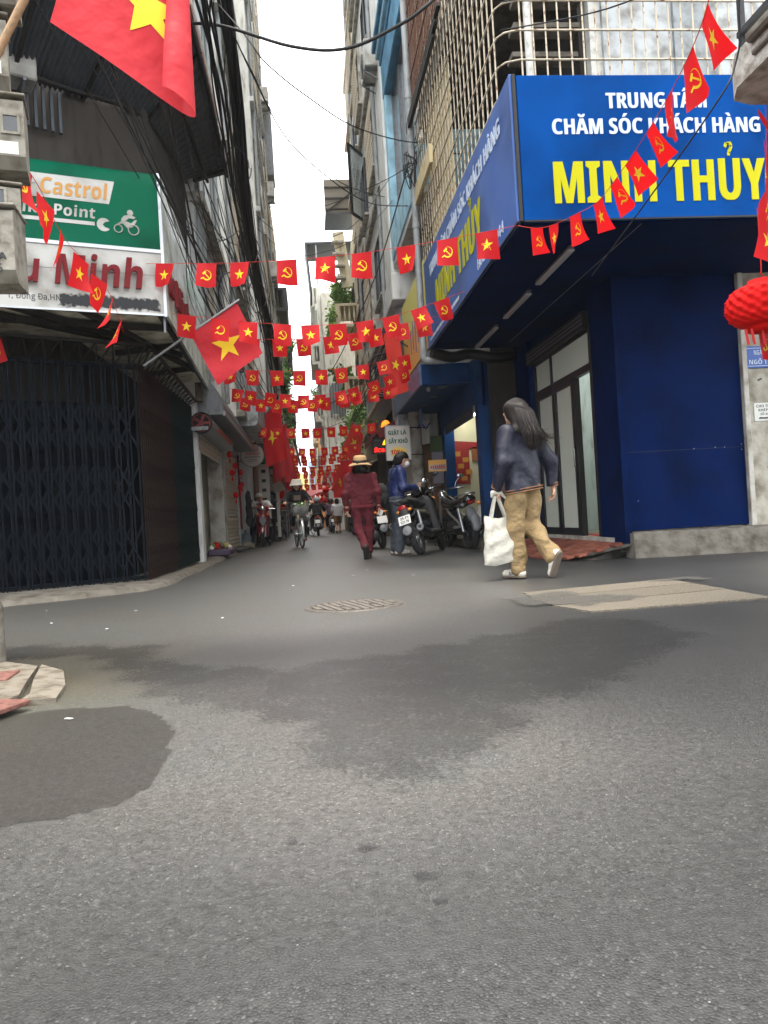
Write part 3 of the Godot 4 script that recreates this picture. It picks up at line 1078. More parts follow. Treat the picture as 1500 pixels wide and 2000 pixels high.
func box_frame(mb: MB, c: Vector3, w: float, h: float, b: Basis, t: float, d: float):
	for s in [-1, 1]:
		mb.box(c + b * Vector3(s * (w - t) * 0.5, 0, 0), Vector3(t, h, d), b)
		mb.box(c + b * Vector3(0, s * (h - t) * 0.5, 0), Vector3(w - 2 * t, t, d * 0.98), b)

# a window with its frame, mullion and panes in the wall plane xf (z outwards)
func window(parent: Node3D, xf: Transform3D, w: float, h: float, cols: int, frame: Material, pane: Material, grille = false):
	var f = MB.new()
	box_frame(f, xf.origin + xf.basis * Vector3(0, 0, 0.02), w, h, xf.basis, 0.06, 0.08)
	for i in range(1, cols):
		f.box(xf * Vector3(-w / 2 + w * i / cols, 0, 0.02), Vector3(0.045, h - 0.12, 0.06), xf.basis)
	var wn = part("window", f, frame, parent)
	for i in cols:
		part("pane", mbox(xf * Vector3(-w / 2 + w * (i + 0.5) / cols, 0, 0.004), Vector3(w / cols - 0.05, h - 0.11, 0.012), 0.0, xf.basis), pane, wn)
	var sill = mbox(xf * Vector3(0, -h / 2 - 0.04, 0.05), Vector3(w + 0.14, 0.07, 0.14), 0.008, xf.basis)
	part("sill", sill, M.concrete_pale, wn)
	if grille:
		var gr = MB.new()
		for i in range(0, int(w / 0.12) + 1):
			gr.box(xf * Vector3(-w / 2 + i * w / int(w / 0.12), 0, 0.12), Vector3(0.014, h, 0.014), xf.basis)
		for k in 3:
			gr.box(xf * Vector3(0, -h / 2 + h * (k + 0.5) / 3, 0.12), Vector3(w, 0.016, 0.012), xf.basis)
		part("grille", gr, M.rust_bar, wn).set_meta("kind", "stuff")

# outdoor unit of an air conditioner; z outwards
func ac_unit(label: String, xf: Transform3D, group = "air conditioner units on the walls"):
	var o = thing("air_conditioner", label, "air conditioner", Vector3.ZERO, 0.0, group)
	o.transform = xf
	part("casing", mbox(Vector3(0, 0.3, 0.17), Vector3(0.82, 0.56, 0.3), 0.015), M.sign_white, o)
	var fan = MB.new()
	for r in [0.06, 0.12, 0.18, 0.23]:
		var ring = PackedVector3Array()
		for i in 25: ring.append(Vector3(-0.12 + r * cos(TAU * i / 24), 0.3 + r * sin(TAU * i / 24), 0.33))
		fan.tube(ring, 0.006, 4)
	part("fan_guard", fan, M.metal_grey, o)
	var hub = MB.new()
	hub.lathe(PackedVector2Array([Vector2(0.235, 0), Vector2(0.2, -0.004), Vector2(0, -0.004)]), Transform3D(Basis(Vector3.RIGHT, PI / 2), Vector3(-0.12, 0.3, 0.322)), 20)
	part("fan_opening", hub, M.plastic_matte, o)
	var br = MB.new()
	for s in [-0.28, 0.28]:
		br.box(Vector3(s, 0.0, 0.16), Vector3(0.03, 0.04, 0.36))
		br.bar(Vector3(s, -0.22, 0.0), Vector3(s, -0.02, 0.32), 0.025, 0.025)
	part("bracket", br, M.metal_grey, o)
	return o

func roller_shutter(label: String, x: float, f0: float, f1: float, y0: float, y1: float, m: Material):
	var o = thing("roller_shutter", label, "shutter", P(x, 0, f0))
	var n = int((y1 - y0) / 0.085)
	var slat = MB.new()
	var pts = []
	var prof = [[0.0, 0.0], [0.02, 0.012], [0.026, 0.04], [0.02, 0.07], [0.0, 0.08], [0.0, 0.085]]
	for p in prof:
		pts.append(Vector3(p[0], p[1], 0))
		pts.append(Vector3(p[0], p[1], -(f1 - f0)))
	slat.grid(pts, prof.size(), 2)
	var sm = slat.mesh()
	for i in n:
		part("slat", sm, m, o, Vector3(0, y0 + i * 0.085, 0))
	for f in [0.0, f1 - f0]:
		part("guide", mbox(Vector3(0.02, (y0 + y1) * 0.5, -f), Vector3(0.07, y1 - y0, 0.07), 0.006), M.galv, o)
	return o

func build_left_side():
	var n1 = Vector3(0.496, 0, 0.868)
	# corner house: dark ground floor behind the gates, wall above
	var house = thing("corner_house", "dark corner house behind the folding gates and the green and white shop sign", "building")
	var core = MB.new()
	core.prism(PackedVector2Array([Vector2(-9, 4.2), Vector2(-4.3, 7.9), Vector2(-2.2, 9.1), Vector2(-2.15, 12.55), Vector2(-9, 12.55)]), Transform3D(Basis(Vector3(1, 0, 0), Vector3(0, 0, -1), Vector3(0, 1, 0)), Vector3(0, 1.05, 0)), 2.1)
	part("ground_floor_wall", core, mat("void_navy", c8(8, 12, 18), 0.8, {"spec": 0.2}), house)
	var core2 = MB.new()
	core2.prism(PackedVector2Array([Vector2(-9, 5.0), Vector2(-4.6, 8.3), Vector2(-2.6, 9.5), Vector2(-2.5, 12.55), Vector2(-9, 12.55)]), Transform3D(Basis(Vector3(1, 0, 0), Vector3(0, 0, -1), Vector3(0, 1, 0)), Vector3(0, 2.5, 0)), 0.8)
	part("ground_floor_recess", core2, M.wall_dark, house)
	var up = MB.new()
	up.prism(PackedVector2Array([Vector2(-9, 4.2), Vector2(-4.0, 7.75), Vector2(-2.4, 8.75), Vector2(-1.75, 9.8), Vector2(-1.7, 12.55), Vector2(-9, 12.55)]), Transform3D(Basis(Vector3(1, 0, 0), Vector3(0, 0, -1), Vector3(0, 1, 0)), Vector3(0, 6.4, 0)), 6.9)
	part("wall", up, M.wall_umber, house)
	scissor_gate("dark navy folding lattice gate across the chamfered corner of the shop", P(-4.55, 0.09, 7.19), P(-1.85, 0.07, 8.73), 2.38, 0.118, [M.gate_navy], [])
	scissor_gate("brown and dark green folding lattice gate along the lane side of the shop", P(-1.83, 0.07, 8.8), P(-1.77, 0.09, 12.28), 2.42, 0.1, [M.gate_brown, M.gate_brown, M.gate_green, M.gate_green], [])
	# truss of the old awning above the gates
	var tr = thing("awning_truss", "rusty dark steel lattice truss under the canopy above the folding gates", "truss")
	var ch = MB.new()
	var rr = RandomNumberGenerator.new()
	rr.seed = 77
	for run in [[P(-4.3, 2.72, 7.5), P(-1.75, 2.72, 8.95)], [P(-4.4, 2.50, 7.7), P(-1.9, 2.50, 9.1)], [P(-4.5, 2.62, 8.2), P(-1.9, 2.62, 9.6)], [P(-1.72, 2.74, 8.9), P(-1.68, 2.6, 12.3)], [P(-1.9, 2.52, 9.0), P(-1.85, 2.5, 12.3)]]:
		ch.bar(run[0], run[1], 0.035, 0.035)
	part("chord", ch, M.beam_dark, tr)
	var web = MB.new()
	for i in 16:
		var a = P(-4.3, 2.72, 7.5).lerp(P(-1.75, 2.72, 8.95), i / 16.0)
		var b = P(-4.4, 2.50, 7.7).lerp(P(-1.9, 2.50, 9.1), (i + 0.5) / 16.0)
		var c = P(-4.3, 2.72, 7.5).lerp(P(-1.75, 2.72, 8.95), (i + 1) / 16.0)
		web.bar(a, b, 0.014, 0.014)
		web.bar(b, c, 0.014, 0.014)
		web.bar(a, P(-4.5, 2.62, 8.2).lerp(P(-1.9, 2.62, 9.6), i / 16.0), 0.012, 0.012)
		var d = P(-1.72, 2.74, 8.9).lerp(P(-1.68, 2.6, 12.3), i / 16.0)
		var e = P(-1.9, 2.52, 9.0).lerp(P(-1.85, 2.5, 12.3), (i + 0.5) / 16.0)
		web.bar(d, e, 0.014, 0.014)
		web.bar(e, P(-1.72, 2.74, 8.9).lerp(P(-1.68, 2.6, 12.3), (i + 1) / 16.0), 0.014, 0.014)
	part("web", web, M.beam_dark, tr).set_meta("kind", "stuff")
	# canopy with the signs on its faces
	var u = Vector3(0.942, 0, -0.335)
	var nn = Vector3(0.335, 0, 0.942)
	var edge = P(-1.35, 0, 7.95)
	var can = thing("shop_canopy", "canopy with cream soffit and dark beams under the green and white shop sign", "canopy")
	var sf = MB.new()
	sf.prism(PackedVector2Array([Vector2(-4.3, 6.9), Vector2(-1.38, 7.98), Vector2(-1.53, 12.5), Vector2(-2.6, 12.5), Vector2(-2.6, 9.3), Vector2(-4.6, 8.2)]), Transform3D(Basis(Vector3(1, 0, 0), Vector3(0, 0, -1), Vector3(0, 1, 0)), Vector3(0, 2.93, 0)), 0.03)
	part("soffit", sf, M.cream_soffit, can)
	for q in [[P(-4.2, 2.85, 6.98), P(-1.4, 2.85, 8.02)], [P(-1.42, 2.85, 8.0), P(-1.52, 2.85, 12.48)], [P(-4.3, 2.86, 7.6), P(-1.5, 2.86, 8.75)], [P(-2.9, 2.87, 7.45), P(-1.55, 2.87, 10.2)], [P(-2.2, 2.87, 7.75), P(-1.52, 2.87, 11.2)], [P(-2.3, 2.86, 9.9), P(-1.5, 2.86, 9.6)], [P(-2.3, 2.86, 11.4), P(-1.52, 2.86, 11.0)], [P(-3.6, 2.87, 7.2), P(-2.0, 2.87, 9.4)]]:
		var bm = MB.new()
		bm.bar(q[0], q[1], 0.05, 0.07)
		part("beam", bm, M.beam_dark, can)
	var roof = MB.new()
	roof.prism(PackedVector2Array([Vector2(-4.3, 6.92), Vector2(-1.4, 8.0), Vector2(-1.53, 12.48), Vector2(-2.6, 12.48), Vector2(-2.6, 9.3), Vector2(-4.6, 8.2)]), Transform3D(Basis(Vector3(1, 0, 0), Vector3(0, 0, -1), Vector3(0, 1, 0)), Vector3(0, 4.18, 0)), 0.03)
	part("roof_sheet", roof, M.sheet_grey, can)
	# front sign: s metres left of the right-hand edge
	var sg = thing("shop_sign", "green and white shop sign on the chamfered corner, lubricant maker's wordmark above raised maroon letters", "sign")
	var at = func(s: float, y: float, out: float) -> Vector3: return edge + u * s + Vector3(0, y, 0) + nn * out
	var rows = [[3.44, 0.0], [3.8, 0.0], [4.08, 0.0], [4.16, -0.012], [4.22, -0.04], [4.255, -0.08], [4.265, -0.13]]
	var pts = []
	for r in rows:
		pts.append(at.call(-3.0, r[0], r[1]))
		pts.append(at.call(0.0, r[0], r[1]))
	var gp = MB.new()
	gp.grid(pts, rows.size(), 2, true)
	part("green_panel", gp, M.sign_green, sg)
	var wp = MB.new()
	wp.box(at.call(-1.5, 3.105, -0.01), Vector3(3.0, 0.62, 0.02), Basis(u, Vector3.UP, nn))
	part("white_panel", wp, M.sign_white, sg)
	var trim = MB.new()
	trim.box(at.call(-1.5, 3.43, 0.004), Vector3(3.0, 0.035, 0.02), Basis(u, Vector3.UP, nn))
	trim.box(at.call(0.012, 3.5, -0.02), Vector3(0.03, 1.46, 0.06), Basis(u, Vector3.UP, nn))
	trim.box(at.call(-1.5, 2.785, 0.0), Vector3(3.0, 0.02, 0.03), Basis(u, Vector3.UP, nn))
	part("trim", trim, M.silver, sg)
	var seam = MB.new()
	seam.box(at.call(-1.5, 3.185, 0.001), Vector3(3.0, 0.004, 0.003), Basis(u, Vector3.UP, nn))
	part("panel_joint", seam, M.plastic_grey, sg)
	var sx = func(s: float, y: float, out: float) -> Transform3D: return facing(at.call(s, y, out), nn)
	var wb = MB.new()
	wb.prism(PackedVector2Array([Vector2(-0.62, -0.115), Vector2(0.375, -0.115), Vector2(0.435, 0.115), Vector2(-0.62, 0.115)]), sx.call(-0.85, 3.975, 0.003), 0.004)
	part("white_plate", wb, M.sign_white, sg)
	text("Castrol", 0.6, 0.155, 0.004, M.letter_amber, sg, sx.call(-0.79, 3.975, 0.008), "bold", 0.12)
	var logo = MB.new()
	logo.lathe(PackedVector2Array([Vector2(0.1, 0), Vector2(0.1, 0.003), Vector2(0, 0.003)]), sx.call(-1.27, 3.98, 0.005) * Transform3D(Basis(Vector3.RIGHT, PI / 2), Vector3.ZERO), 28)
	part("emblem_disc", logo, M.sign_green, sg)
	var sw = MB.new()
	sw.prism(PackedVector2Array([Vector2(-0.09, -0.01), Vector2(0.13, 0.0), Vector2(0.13, 0.022), Vector2(-0.09, 0.012)]), sx.call(-1.27, 3.985, 0.011), 0.004)
	part("emblem_bar", sw, M.sign_white, sg)
	text("Bike Point", 0.74, 0.105, 0.004, M.sign_white, sg, sx.call(-0.98, 3.755, 0.004), "bold", 0.1)
	# spanner
	var wr = MB.new()
	wr.prism(PackedVector2Array([Vector2(-1.0, -0.018), Vector2(0.0, -0.018), Vector2(0.0, 0.018), Vector2(-1.0, 0.018)]), sx.call(-0.62, 3.65, 0.004), 0.004)
	var jaw = PackedVector2Array()
	for i in 22:
		var a = deg_to_rad(35 + 290.0 * i / 21)
		jaw.append(Vector2(cos(a), sin(a)) * 0.066)
	jaw.append(Vector2(0.012, -0.026))
	jaw.append(Vector2(-0.012, 0.0))
	jaw.append(Vector2(0.012, 0.026))
	wr.prism(jaw, sx.call(-0.535, 3.65, 0.005), 0.0045)
	part("spanner_mark", wr, M.sign_white, sg)
	# rider on a motorbike, in outline
	var rd = MB.new()
	var rx = sx.call(-0.315, 3.67, 0.004)
	for q in [[-0.085, -0.045, 0.038], [0.06, -0.045, 0.05]]:
		var ring = PackedVector3Array()
		for i in 25: ring.append(rx * Vector3(q[0] + q[2] * cos(TAU * i / 24), q[1] + q[2] * sin(TAU * i / 24), 0.002))
		rd.tube(ring, 0.007, 4)
	rd.prism(PackedVector2Array([Vector2(-0.10, 0.0), Vector2(-0.04, 0.012), Vector2(0.0, -0.03), Vector2(0.05, -0.02), Vector2(0.085, 0.03), Vector2(0.1, 0.06), Vector2(0.075, 0.055), Vector2(0.04, 0.02), Vector2(0.0, 0.035), Vector2(-0.05, 0.035)]), rx, 0.004)
	rd.prism(PackedVector2Array([Vector2(-0.055, 0.035), Vector2(-0.02, 0.032), Vector2(0.02, 0.07), Vector2(0.07, 0.065), Vector2(0.085, 0.085), Vector2(0.03, 0.105), Vector2(-0.025, 0.09), Vector2(-0.05, 0.06)]), rx * Transform3D(Basis(), Vector3(0, 0, 0.002)), 0.004)
	rd.lathe(PackedVector2Array([Vector2(0.03, 0), Vector2(0.03, 0.004), Vector2(0, 0.004)]), rx * Transform3D(Basis(Vector3.RIGHT, PI / 2), Vector3(0.035, 0.125, 0)), 18)
	part("rider_mark", rd, M.sign_white, sg)
	text("u Minh", 1.11, 0.285, 0.035, M.letter_maroon, sg, sx.call(-0.755, 3.165, 0.05), "bold", 0.13)
	text("1, Đống Đa,HN", 0.46, 0.058, 0.002, M.letter_black, sg, sx.call(-1.2, 2.9, 0.002), "regular")
	alpha_smear("spray_paint", sg, sx.call(-0.51, 2.885, 0.003), 0.98, 0.17, c8(22, 23, 28), 5, 3.0, 1.5)
	# lane-side sign
	var us = (P(-1.5, 0, 12.5) - P(-1.34, 0, 7.97)).normalized()
	var ns = us.cross(Vector3.UP) * 1.0
	if ns.x < 0: ns = -ns
	var side = thing("shop_sign", "long glossy white and pale green shop sign on the lane side of the canopy", "sign")
	var mid = (P(-1.5, 0, 12.5) + P(-1.34, 0, 7.97)) * 0.5
	part("panel", mbox(mid + Vector3(0, 3.5, 0), Vector3(4.5, 1.4, 0.03), 0.0, Basis(us, Vector3.UP, us.cross(Vector3.UP))), mat("sign_side", c8(206, 214, 206), 0.2, {"t": "blotch", "s": 0.3}), side)
	part("frame", mbox(mid + Vector3(0, 4.21, 0), Vector3(4.52, 0.04, 0.05), 0.0, Basis(us, Vector3.UP, us.cross(Vector3.UP))), M.silver, side)
	part("green_wave", mbox(mid + Vector3(0, 3.95, 0) + ns * 0.017 + us * 0.9, Vector3(2.4, 0.4, 0.004), 0.0, Basis(us, Vector3.UP, us.cross(Vector3.UP)).rotated(ns, 0.08)), mat("sign_palegreen", c8(126, 172, 146), 0.2), side)
	text("u Minh", 1.7, 0.3, 0.03, M.letter_maroon, side, facing(mid + Vector3(0, 3.2, 0) + ns * 0.04 - us * 1.25, ns), "bold", 0.1)
	var pt = MB.new()
	pt.bar(P(-1.36, 2.93, 8.0), P(-1.36, 2.62, 8.0), 0.02, 0.02)
	part("hanger", pt, M.plastic_grey, side)
	# big corrugated eave over the upper floor
	var ev = thing("corrugated_awning", "large dark corrugated iron awning over the upper floor of the corner house", "awning")
	var inner = path3([P(-4.3, 5.35, 7.0), P(-3.2, 5.4, 8.0), P(-2.45, 5.5, 8.7), P(-1.8, 5.85, 10.0), P(-1.72, 6.3, 12.9)], 18)
	var outer = path3([P(-2.6, 6.3, 4.6), P(-1.7, 6.4, 5.6), P(-1.08, 6.45, 7.0), P(-1.0, 6.48, 9.5), P(-1.02, 6.5, 12.95)], 18)
	var cor = []
	var nu = inner.size()
	for i in nu:
		for k in 3:
			var t = (i + k / 3.0) / (nu - 1)
			var q = mini(i + 1, nu - 1)
			var w = 0.02 * (1 if k == 1 else -1)
			cor.append(inner[i].lerp(inner[q], k / 3.0) + Vector3(0, w, 0))
			cor.append(outer[i].lerp(outer[q], k / 3.0) + Vector3(0, w, 0))
	var cs = MB.new()
	cs.grid(cor, nu * 3, 2)
	part("sheet", cs, M.sheet_dark, ev)
	for j in [0.05, 0.5, 0.97]:
		var r = MB.new()
		var rp = PackedVector3Array()
		for i in nu: rp.append(inner[i].lerp(outer[i], j) - Vector3(0, 0.06, 0))
		r.tube(rp, 0.03, 5)
		part("rafter", r, M.beam_dark, ev)
	for i in [8, 26, 40, 54, 70]:
		var r = MB.new()
		r.bar(inner[i] - Vector3(0, 0.05, 0), outer[i] - Vector3(0, 0.05, 0), 0.04, 0.04)
		part("rafter", r, M.beam_dark, ev)
	var sc = MB.new()
	for i in range(26, nu - 1):
		for k in 3:
			var a = outer[i].lerp(outer[i + 1], k / 3.0)
			var b = outer[i].lerp(outer[i + 1], (k + 1) / 3.0)
			sc.tri(a + Vector3(0.01, 0.03, 0), b + Vector3(0.01, 0.03, 0), (a + b) * 0.5 + Vector3(0.01, -0.07, 0))
	part("scalloped_edge", sc, mat("scallop", c8(176, 120, 112), 0.7), ev).set_meta("kind", "stuff")
	# steel ribs of the wall below the awning and the sheet-metal apron
	var rib = MB.new()
	for i in 26:
		var p = P(-4.2, 0, 7.5).lerp(P(-2.45, 0, 8.6), i / 25.0)
		rib.box(p + Vector3(0, 5.2, 0), Vector3(0.03, 0.45, 0.05), Basis(Vector3.UP, 0.5))
	part("ribbed_sheet", rib, M.sheet_dark, house).set_meta("kind", "stuff")
	ac_unit("dusty air conditioner unit on the dark wall above the green sign", Transform3D(Basis(Vector3.UP, 0.55), P(-3.05, 5.3, 8.25)))
	# second house: pale wall, drainpipes, roller shutter and a metal awning box
	left_house_two()
	left_houses()
	meters()

func left_house_two():
	var h = thing("narrow_house", "pale bluish narrow house with drainpipes beside the dark corner house", "building")
	part("wall", bx(P(-6, 2.95, 12.6), P(-1.72, 14.5, 16.3)), M.plaster_bluish, h)
	for f in [12.66, 13.9, 15.1, 16.24]:
		part("pilaster", bx(P(-1.75, 2.95, f), P(-1.58, 14.4, f + 0.22), 0.01), M.plaster_grey, h)
	for y in [5.9, 9.1, 12.2]:
		part("ledge", bx(P(-1.75, y, 12.62), P(-1.42, y + 0.16, 16.28), 0.01), M.concrete_pale, h)
		for f in [13.5, 14.6, 15.75]:
			window(h, facing(P(-1.71, y + 1.45, f), Vector3.RIGHT), 0.72, 1.5, 2, M.alu_dark, M.window_sky)
	for f in [14.45]:
		window(h, facing(P(-1.71, 4.5, f), Vector3.RIGHT), 0.8, 1.5, 2, M.alu_dark, M.window_dark, true)
	part("ground_floor", bx(P(-5.5, 0.08, 12.6), P(-3.6, 2.94, 16.3)), M.plaster_cream, h)
	part("partition_wall", bx(P(-3.6, 0.08, 16.0), P(-1.85, 2.94, 16.3)), M.plaster_cream, h)
	part("pier", bx(P(-2.2, 0.06, 12.34), P(-1.7, 2.95, 12.62), 0.01), M.plaster_grey, h)
	part("pier", bx(P(-2.0, 0.06, 15.6), P(-1.7, 2.3, 15.95), 0.01), M.concrete_pale, h)
	part("pier", bx(P(-2.0, 0.06, 18.85), P(-1.72, 2.4, 19.05), 0.01), M.concrete_pale, h)
	part("lintel", bx(P(-1.84, 2.62, 12.4), P(-1.6, 3.1, 12.66), 0.01), M.concrete, h)
	for q in [[-1.62, 12.95, 0.055], [-1.6, 13.35, 0.04], [-1.6, 15.9, 0.05]]:
		var p = MB.new()
		p.tube(PackedVector3Array([P(q[0] + 0.06, 3.1, q[1]), P(q[0] + 0.06, 14.0, q[1])]), q[2], 10)
		part("drainpipe", p, M.pvc_grey, h)
	# metal awning box along the fascia
	var aw = thing("metal_awning", "grey sheet metal awning box above the roller shutters", "awning")
	var a = MB.new()
	a.prism(PackedVector2Array([Vector2(-1.72, 2.42), Vector2(-1.30, 2.42), Vector2(-1.30, 2.6), Vector2(-1.5, 3.0), Vector2(-1.72, 3.05)]), Transform3D(Basis(), P(0, 0, 16.0)), 6.8)
	part("sheet", a, M.sheet_grey, aw)
	part("lip", bx(P(-1.31, 2.4, 12.62), P(-1.27, 2.48, 19.38)), M.galv, aw)
	# drum of the shutter with its end fan cover
	var dr = thing("shutter_drum", "galvanised roller drum with a round red slotted end cover above the shop opening", "roller drum")
	var dm = MB.new()
	dm.tube(PackedVector3Array([P(-1.6, 2.24, 12.2), P(-1.6, 2.24, 15.6)]), 0.155, 20)
	part("casing", dm, M.galv, dr)
	var cap = MB.new()
	var cr = PackedVector3Array()
	for i in 29: cr.append(P(-1.6 + 0.16 * cos(TAU * i / 28), 2.24 + 0.16 * sin(TAU * i / 28), 12.17))
	cap.tube(cr, 0.014, 6)
	part("end_ring", cap, M.metal_black, dr)
	var disc = MB.new()
	disc.lathe(PackedVector2Array([Vector2(0.15, 0), Vector2(0.15, 0.01), Vector2(0, 0.01)]), Transform3D(Basis(Vector3.RIGHT, PI / 2), P(-1.6, 2.24, 12.19)), 24)
	part("end_cover", disc, mat("cover_red", c8(112, 30, 34), 0.5), dr)
	for i in 5:
		var s = MB.new()
		var pl = PackedVector2Array()
		for k in 7:
			var t = TAU * (i + 0.16 + 0.68 * k / 6.0) / 5
			pl.append(Vector2(cos(t), sin(t)) * 0.125)
		pl.append(Vector2(cos(TAU * (i + 0.5) / 5), sin(TAU * (i + 0.5) / 5)) * 0.035)
		s.prism(pl, Transform3D(Basis(), P(-1.6, 2.24, 12.17)), 0.006)
		part("slot", s, M.black_void, dr)
	part("orange_strip", bx(P(-1.455, 2.2, 13.0), P(-1.44, 2.25, 15.4)), mat("strip_orange", c8(206, 86, 52), 0.5), dr)
	part("bracket", bx(P(-1.86, 2.12, 12.14), P(-1.5, 2.18, 12.17), 0.004), M.galv, dr)
	part("post", bx(P(-1.88, 0.07, 12.36), P(-1.8, 2.42, 12.44), 0.005), M.galv, dr)
	# half raised shutter, then a closed one
	roller_shutter("cream roller shutter half raised over the open shop", -1.74, 12.5, 15.6, 1.85, 2.3, M.shutter)
	roller_shutter("closed cream roller shutter hung with small red charms", -1.74, 16.0, 18.8, 0.1, 2.3, M.shutter)
	var red = MB.new()
	part("board", bx(P(-1.76, 0.5, 18.82), P(-1.64, 2.3, 18.9), 0.004), M.letter_maroon, h)
	for i in 7:
		var c = MB.new()
		c.ball(Vector3.ZERO, Vector3(0.06, 0.075, 0.06), 10)
		c.tube(PackedVector3Array([Vector3(0, -0.07, 0), Vector3(0, -0.18, 0)]), [0.012, 0.02], 6)
		tag(part("red_charm", c, M.lantern_red, null, P(-1.62, [2.12, 1.95, 1.75, 1.5, 1.28, 1.9, 1.6][i], [16.5, 17.6, 16.8, 18.6, 17.4, 19.0, 19.1][i])), "red paper charm with a tassel on the closed shutter, %s from the viewer" % nth([0, 3, 1, 4, 2, 5, 6][i]), "charm", "red charms on the shutter")

func meters():
	# concrete pole just outside the picture carries a stack of electricity meter boxes
	var pole = thing("utility_pole", "grey concrete utility pole behind the stacked meter boxes", "pole", P(-1.78, 0, 3.95))
	var p = MB.new()
	p.tube(PackedVector3Array([Vector3(0, 0, 0), Vector3(0, 8.5, 0)]), [0.16, 0.11], 16)
	part("shaft", p, M.concrete_pale, pole)
	var spec = [[-1.33, 1.96, 3.72, 0.1, "lowest grey meter box with a dark square window and lettering"], [-1.37, 2.2, 3.86, 0.35, "flat dirty meter box second from the bottom of the stack"], [-1.33, 2.56, 3.88, 0.25, "stained concrete-coloured meter box with two windows in the middle of the stack"], [-1.38, 2.93, 3.84, 0.3, "stained meter box above the flag pole"], [-1.30, 3.30, 3.78, 0.2, "topmost meter box cut by the upper edge of the picture"]]
	for i in 5:
		var s = spec[i]
		var b = thing("meter_box", s[4], "meter box", P(s[0] - 0.075, s[1], s[2]), s[3], "meter boxes stacked on the pole")
		var hgt = 0.2 if i == 1 else 0.34
		var body = MB.new()
		body.prism(PackedVector2Array([Vector2(-0.11, hgt * 0.5), Vector2(-0.11, -hgt * 0.5), Vector2(0.06, -hgt * 0.5), Vector2(0.11, -hgt * 0.36), Vector2(0.11, hgt * 0.42), Vector2(0.07, hgt * 0.5)]), Transform3D(Basis(Vector3.UP, PI / 2) * Basis.from_scale(Vector3(1, 1, 1)), Vector3.ZERO).rotated_local(Vector3.UP, PI), 0.26)
		part("casing", body, M.meter_box, b)
		var fr = MB.new()
		var cy = 0.05 if i == 0 else 0.03
		for w in ([0.02] if i < 2 else [-0.05, 0.07]):
			var fb = MB.new()
			box_frame(fb, Vector3(w, cy, 0.113), 0.085 if i > 1 else 0.1, 0.1, Basis(), 0.012, 0.012)
			part("window_frame", fb, M.meter_box, b)
			part("window", mbox(Vector3(w, cy, 0.1115), Vector3(0.07, 0.09, 0.004)), M.window_dark, b)
		part("lid_edge", mbox(Vector3(0, hgt * 0.5 + 0.005, 0.0), Vector3(0.28, 0.012, 0.24), 0.004), M.meter_box, b)
		if i == 0:
			text("VA", 0.07, 0.03, 0.002, M.letter_black, b, Transform3D(Basis(), Vector3(0.06, -0.06, 0.113)))
			text("16", 0.05, 0.04, 0.002, M.letter_black, b, Transform3D(Basis(), Vector3(0.05, -0.115, 0.113)), "regular")
			part("blue_sticker", mbox(Vector3(-0.03, -0.105, 0.112), Vector3(0.06, 0.04, 0.002)), mat("sticker_blue", c8(92, 116, 160), 0.6), b)
		else:
			part("paper_label", mbox(Vector3(0.06, -hgt * 0.25, 0.112), Vector3(0.08, 0.06, 0.002)), M.paper_white, b)
	var cond = MB.new()
	cond.tube(path3([P(-1.44, 3.6, 3.6), P(-1.45, 3.2, 3.62), P(-1.46, 2.8, 3.62), P(-1.46, 2.4, 3.6)]), 0.008, 6)
	tag(part("conduit", cond, M.cable_grey), "thin grey conduit running down the stack of meter boxes", "conduit")

# a tall narrow house whose street wall is the plane x, between f0 and f1; side = 1 on the left of the lane
func tube_house(label: String, side: int, x: float, f0: float, f1: float, y0: float, y1: float, wall: Material, trim: Material, floors: int, bays: int, o = {}) -> Node3D:
	var h = thing("narrow_house", label, "building")
	var back = x - 7.0 * side
	part("wall", bx(P(back, y0, f0), P(x, y1, f1)), wall, h)
	var nrm = Vector3(side, 0, 0)
	if y0 > 1.0:
		part("ground_floor", bx(P(back, 0.05, f0 + 0.01), P(x - 0.55 * side, y0, f1 - 0.01)), M.plaster_grey, h)
	var fh = (y1 - y0) / floors
	for i in floors:
		var y = y0 + fh * i
		if not o.has("noledge"):
			part("ledge", bx(P(x - 0.05 * side, y, f0 + 0.02), P(x + o.get("ledge", 0.18) * side, y + 0.14, f1 - 0.02), 0.012), trim, h)
		for b in bays:
			var f = lerpf(f0, f1, (b + 0.5) / bays)
			var w = (f1 - f0) / bays * 0.55
			window(h, facing(P(x + 0.005 * side, y + fh * 0.52, f), nrm), w, fh * 0.5, 2, M.alu_dark if (i + b) % 2 == 0 else trim, M.window_dark if (i * 3 + b) % 3 else M.window_sky, (i + b) % 2 == 1)
	part("parapet", bx(P(x - 0.2 * side, y1, f0 + 0.02), P(x + 0.1 * side, y1 + 0.35, f1 - 0.02), 0.012), trim, h)
	for k in o.get("pipes", 1):
		var p = MB.new()
		var f = lerpf(f0, f1, 0.06 + 0.88 * k)
		p.tube(PackedVector3Array([P(x + 0.07 * side, y0, f), P(x + 0.07 * side, y1, f)]), 0.05, 8)
		part("drainpipe", p, M.pvc_grey, h)
	return h

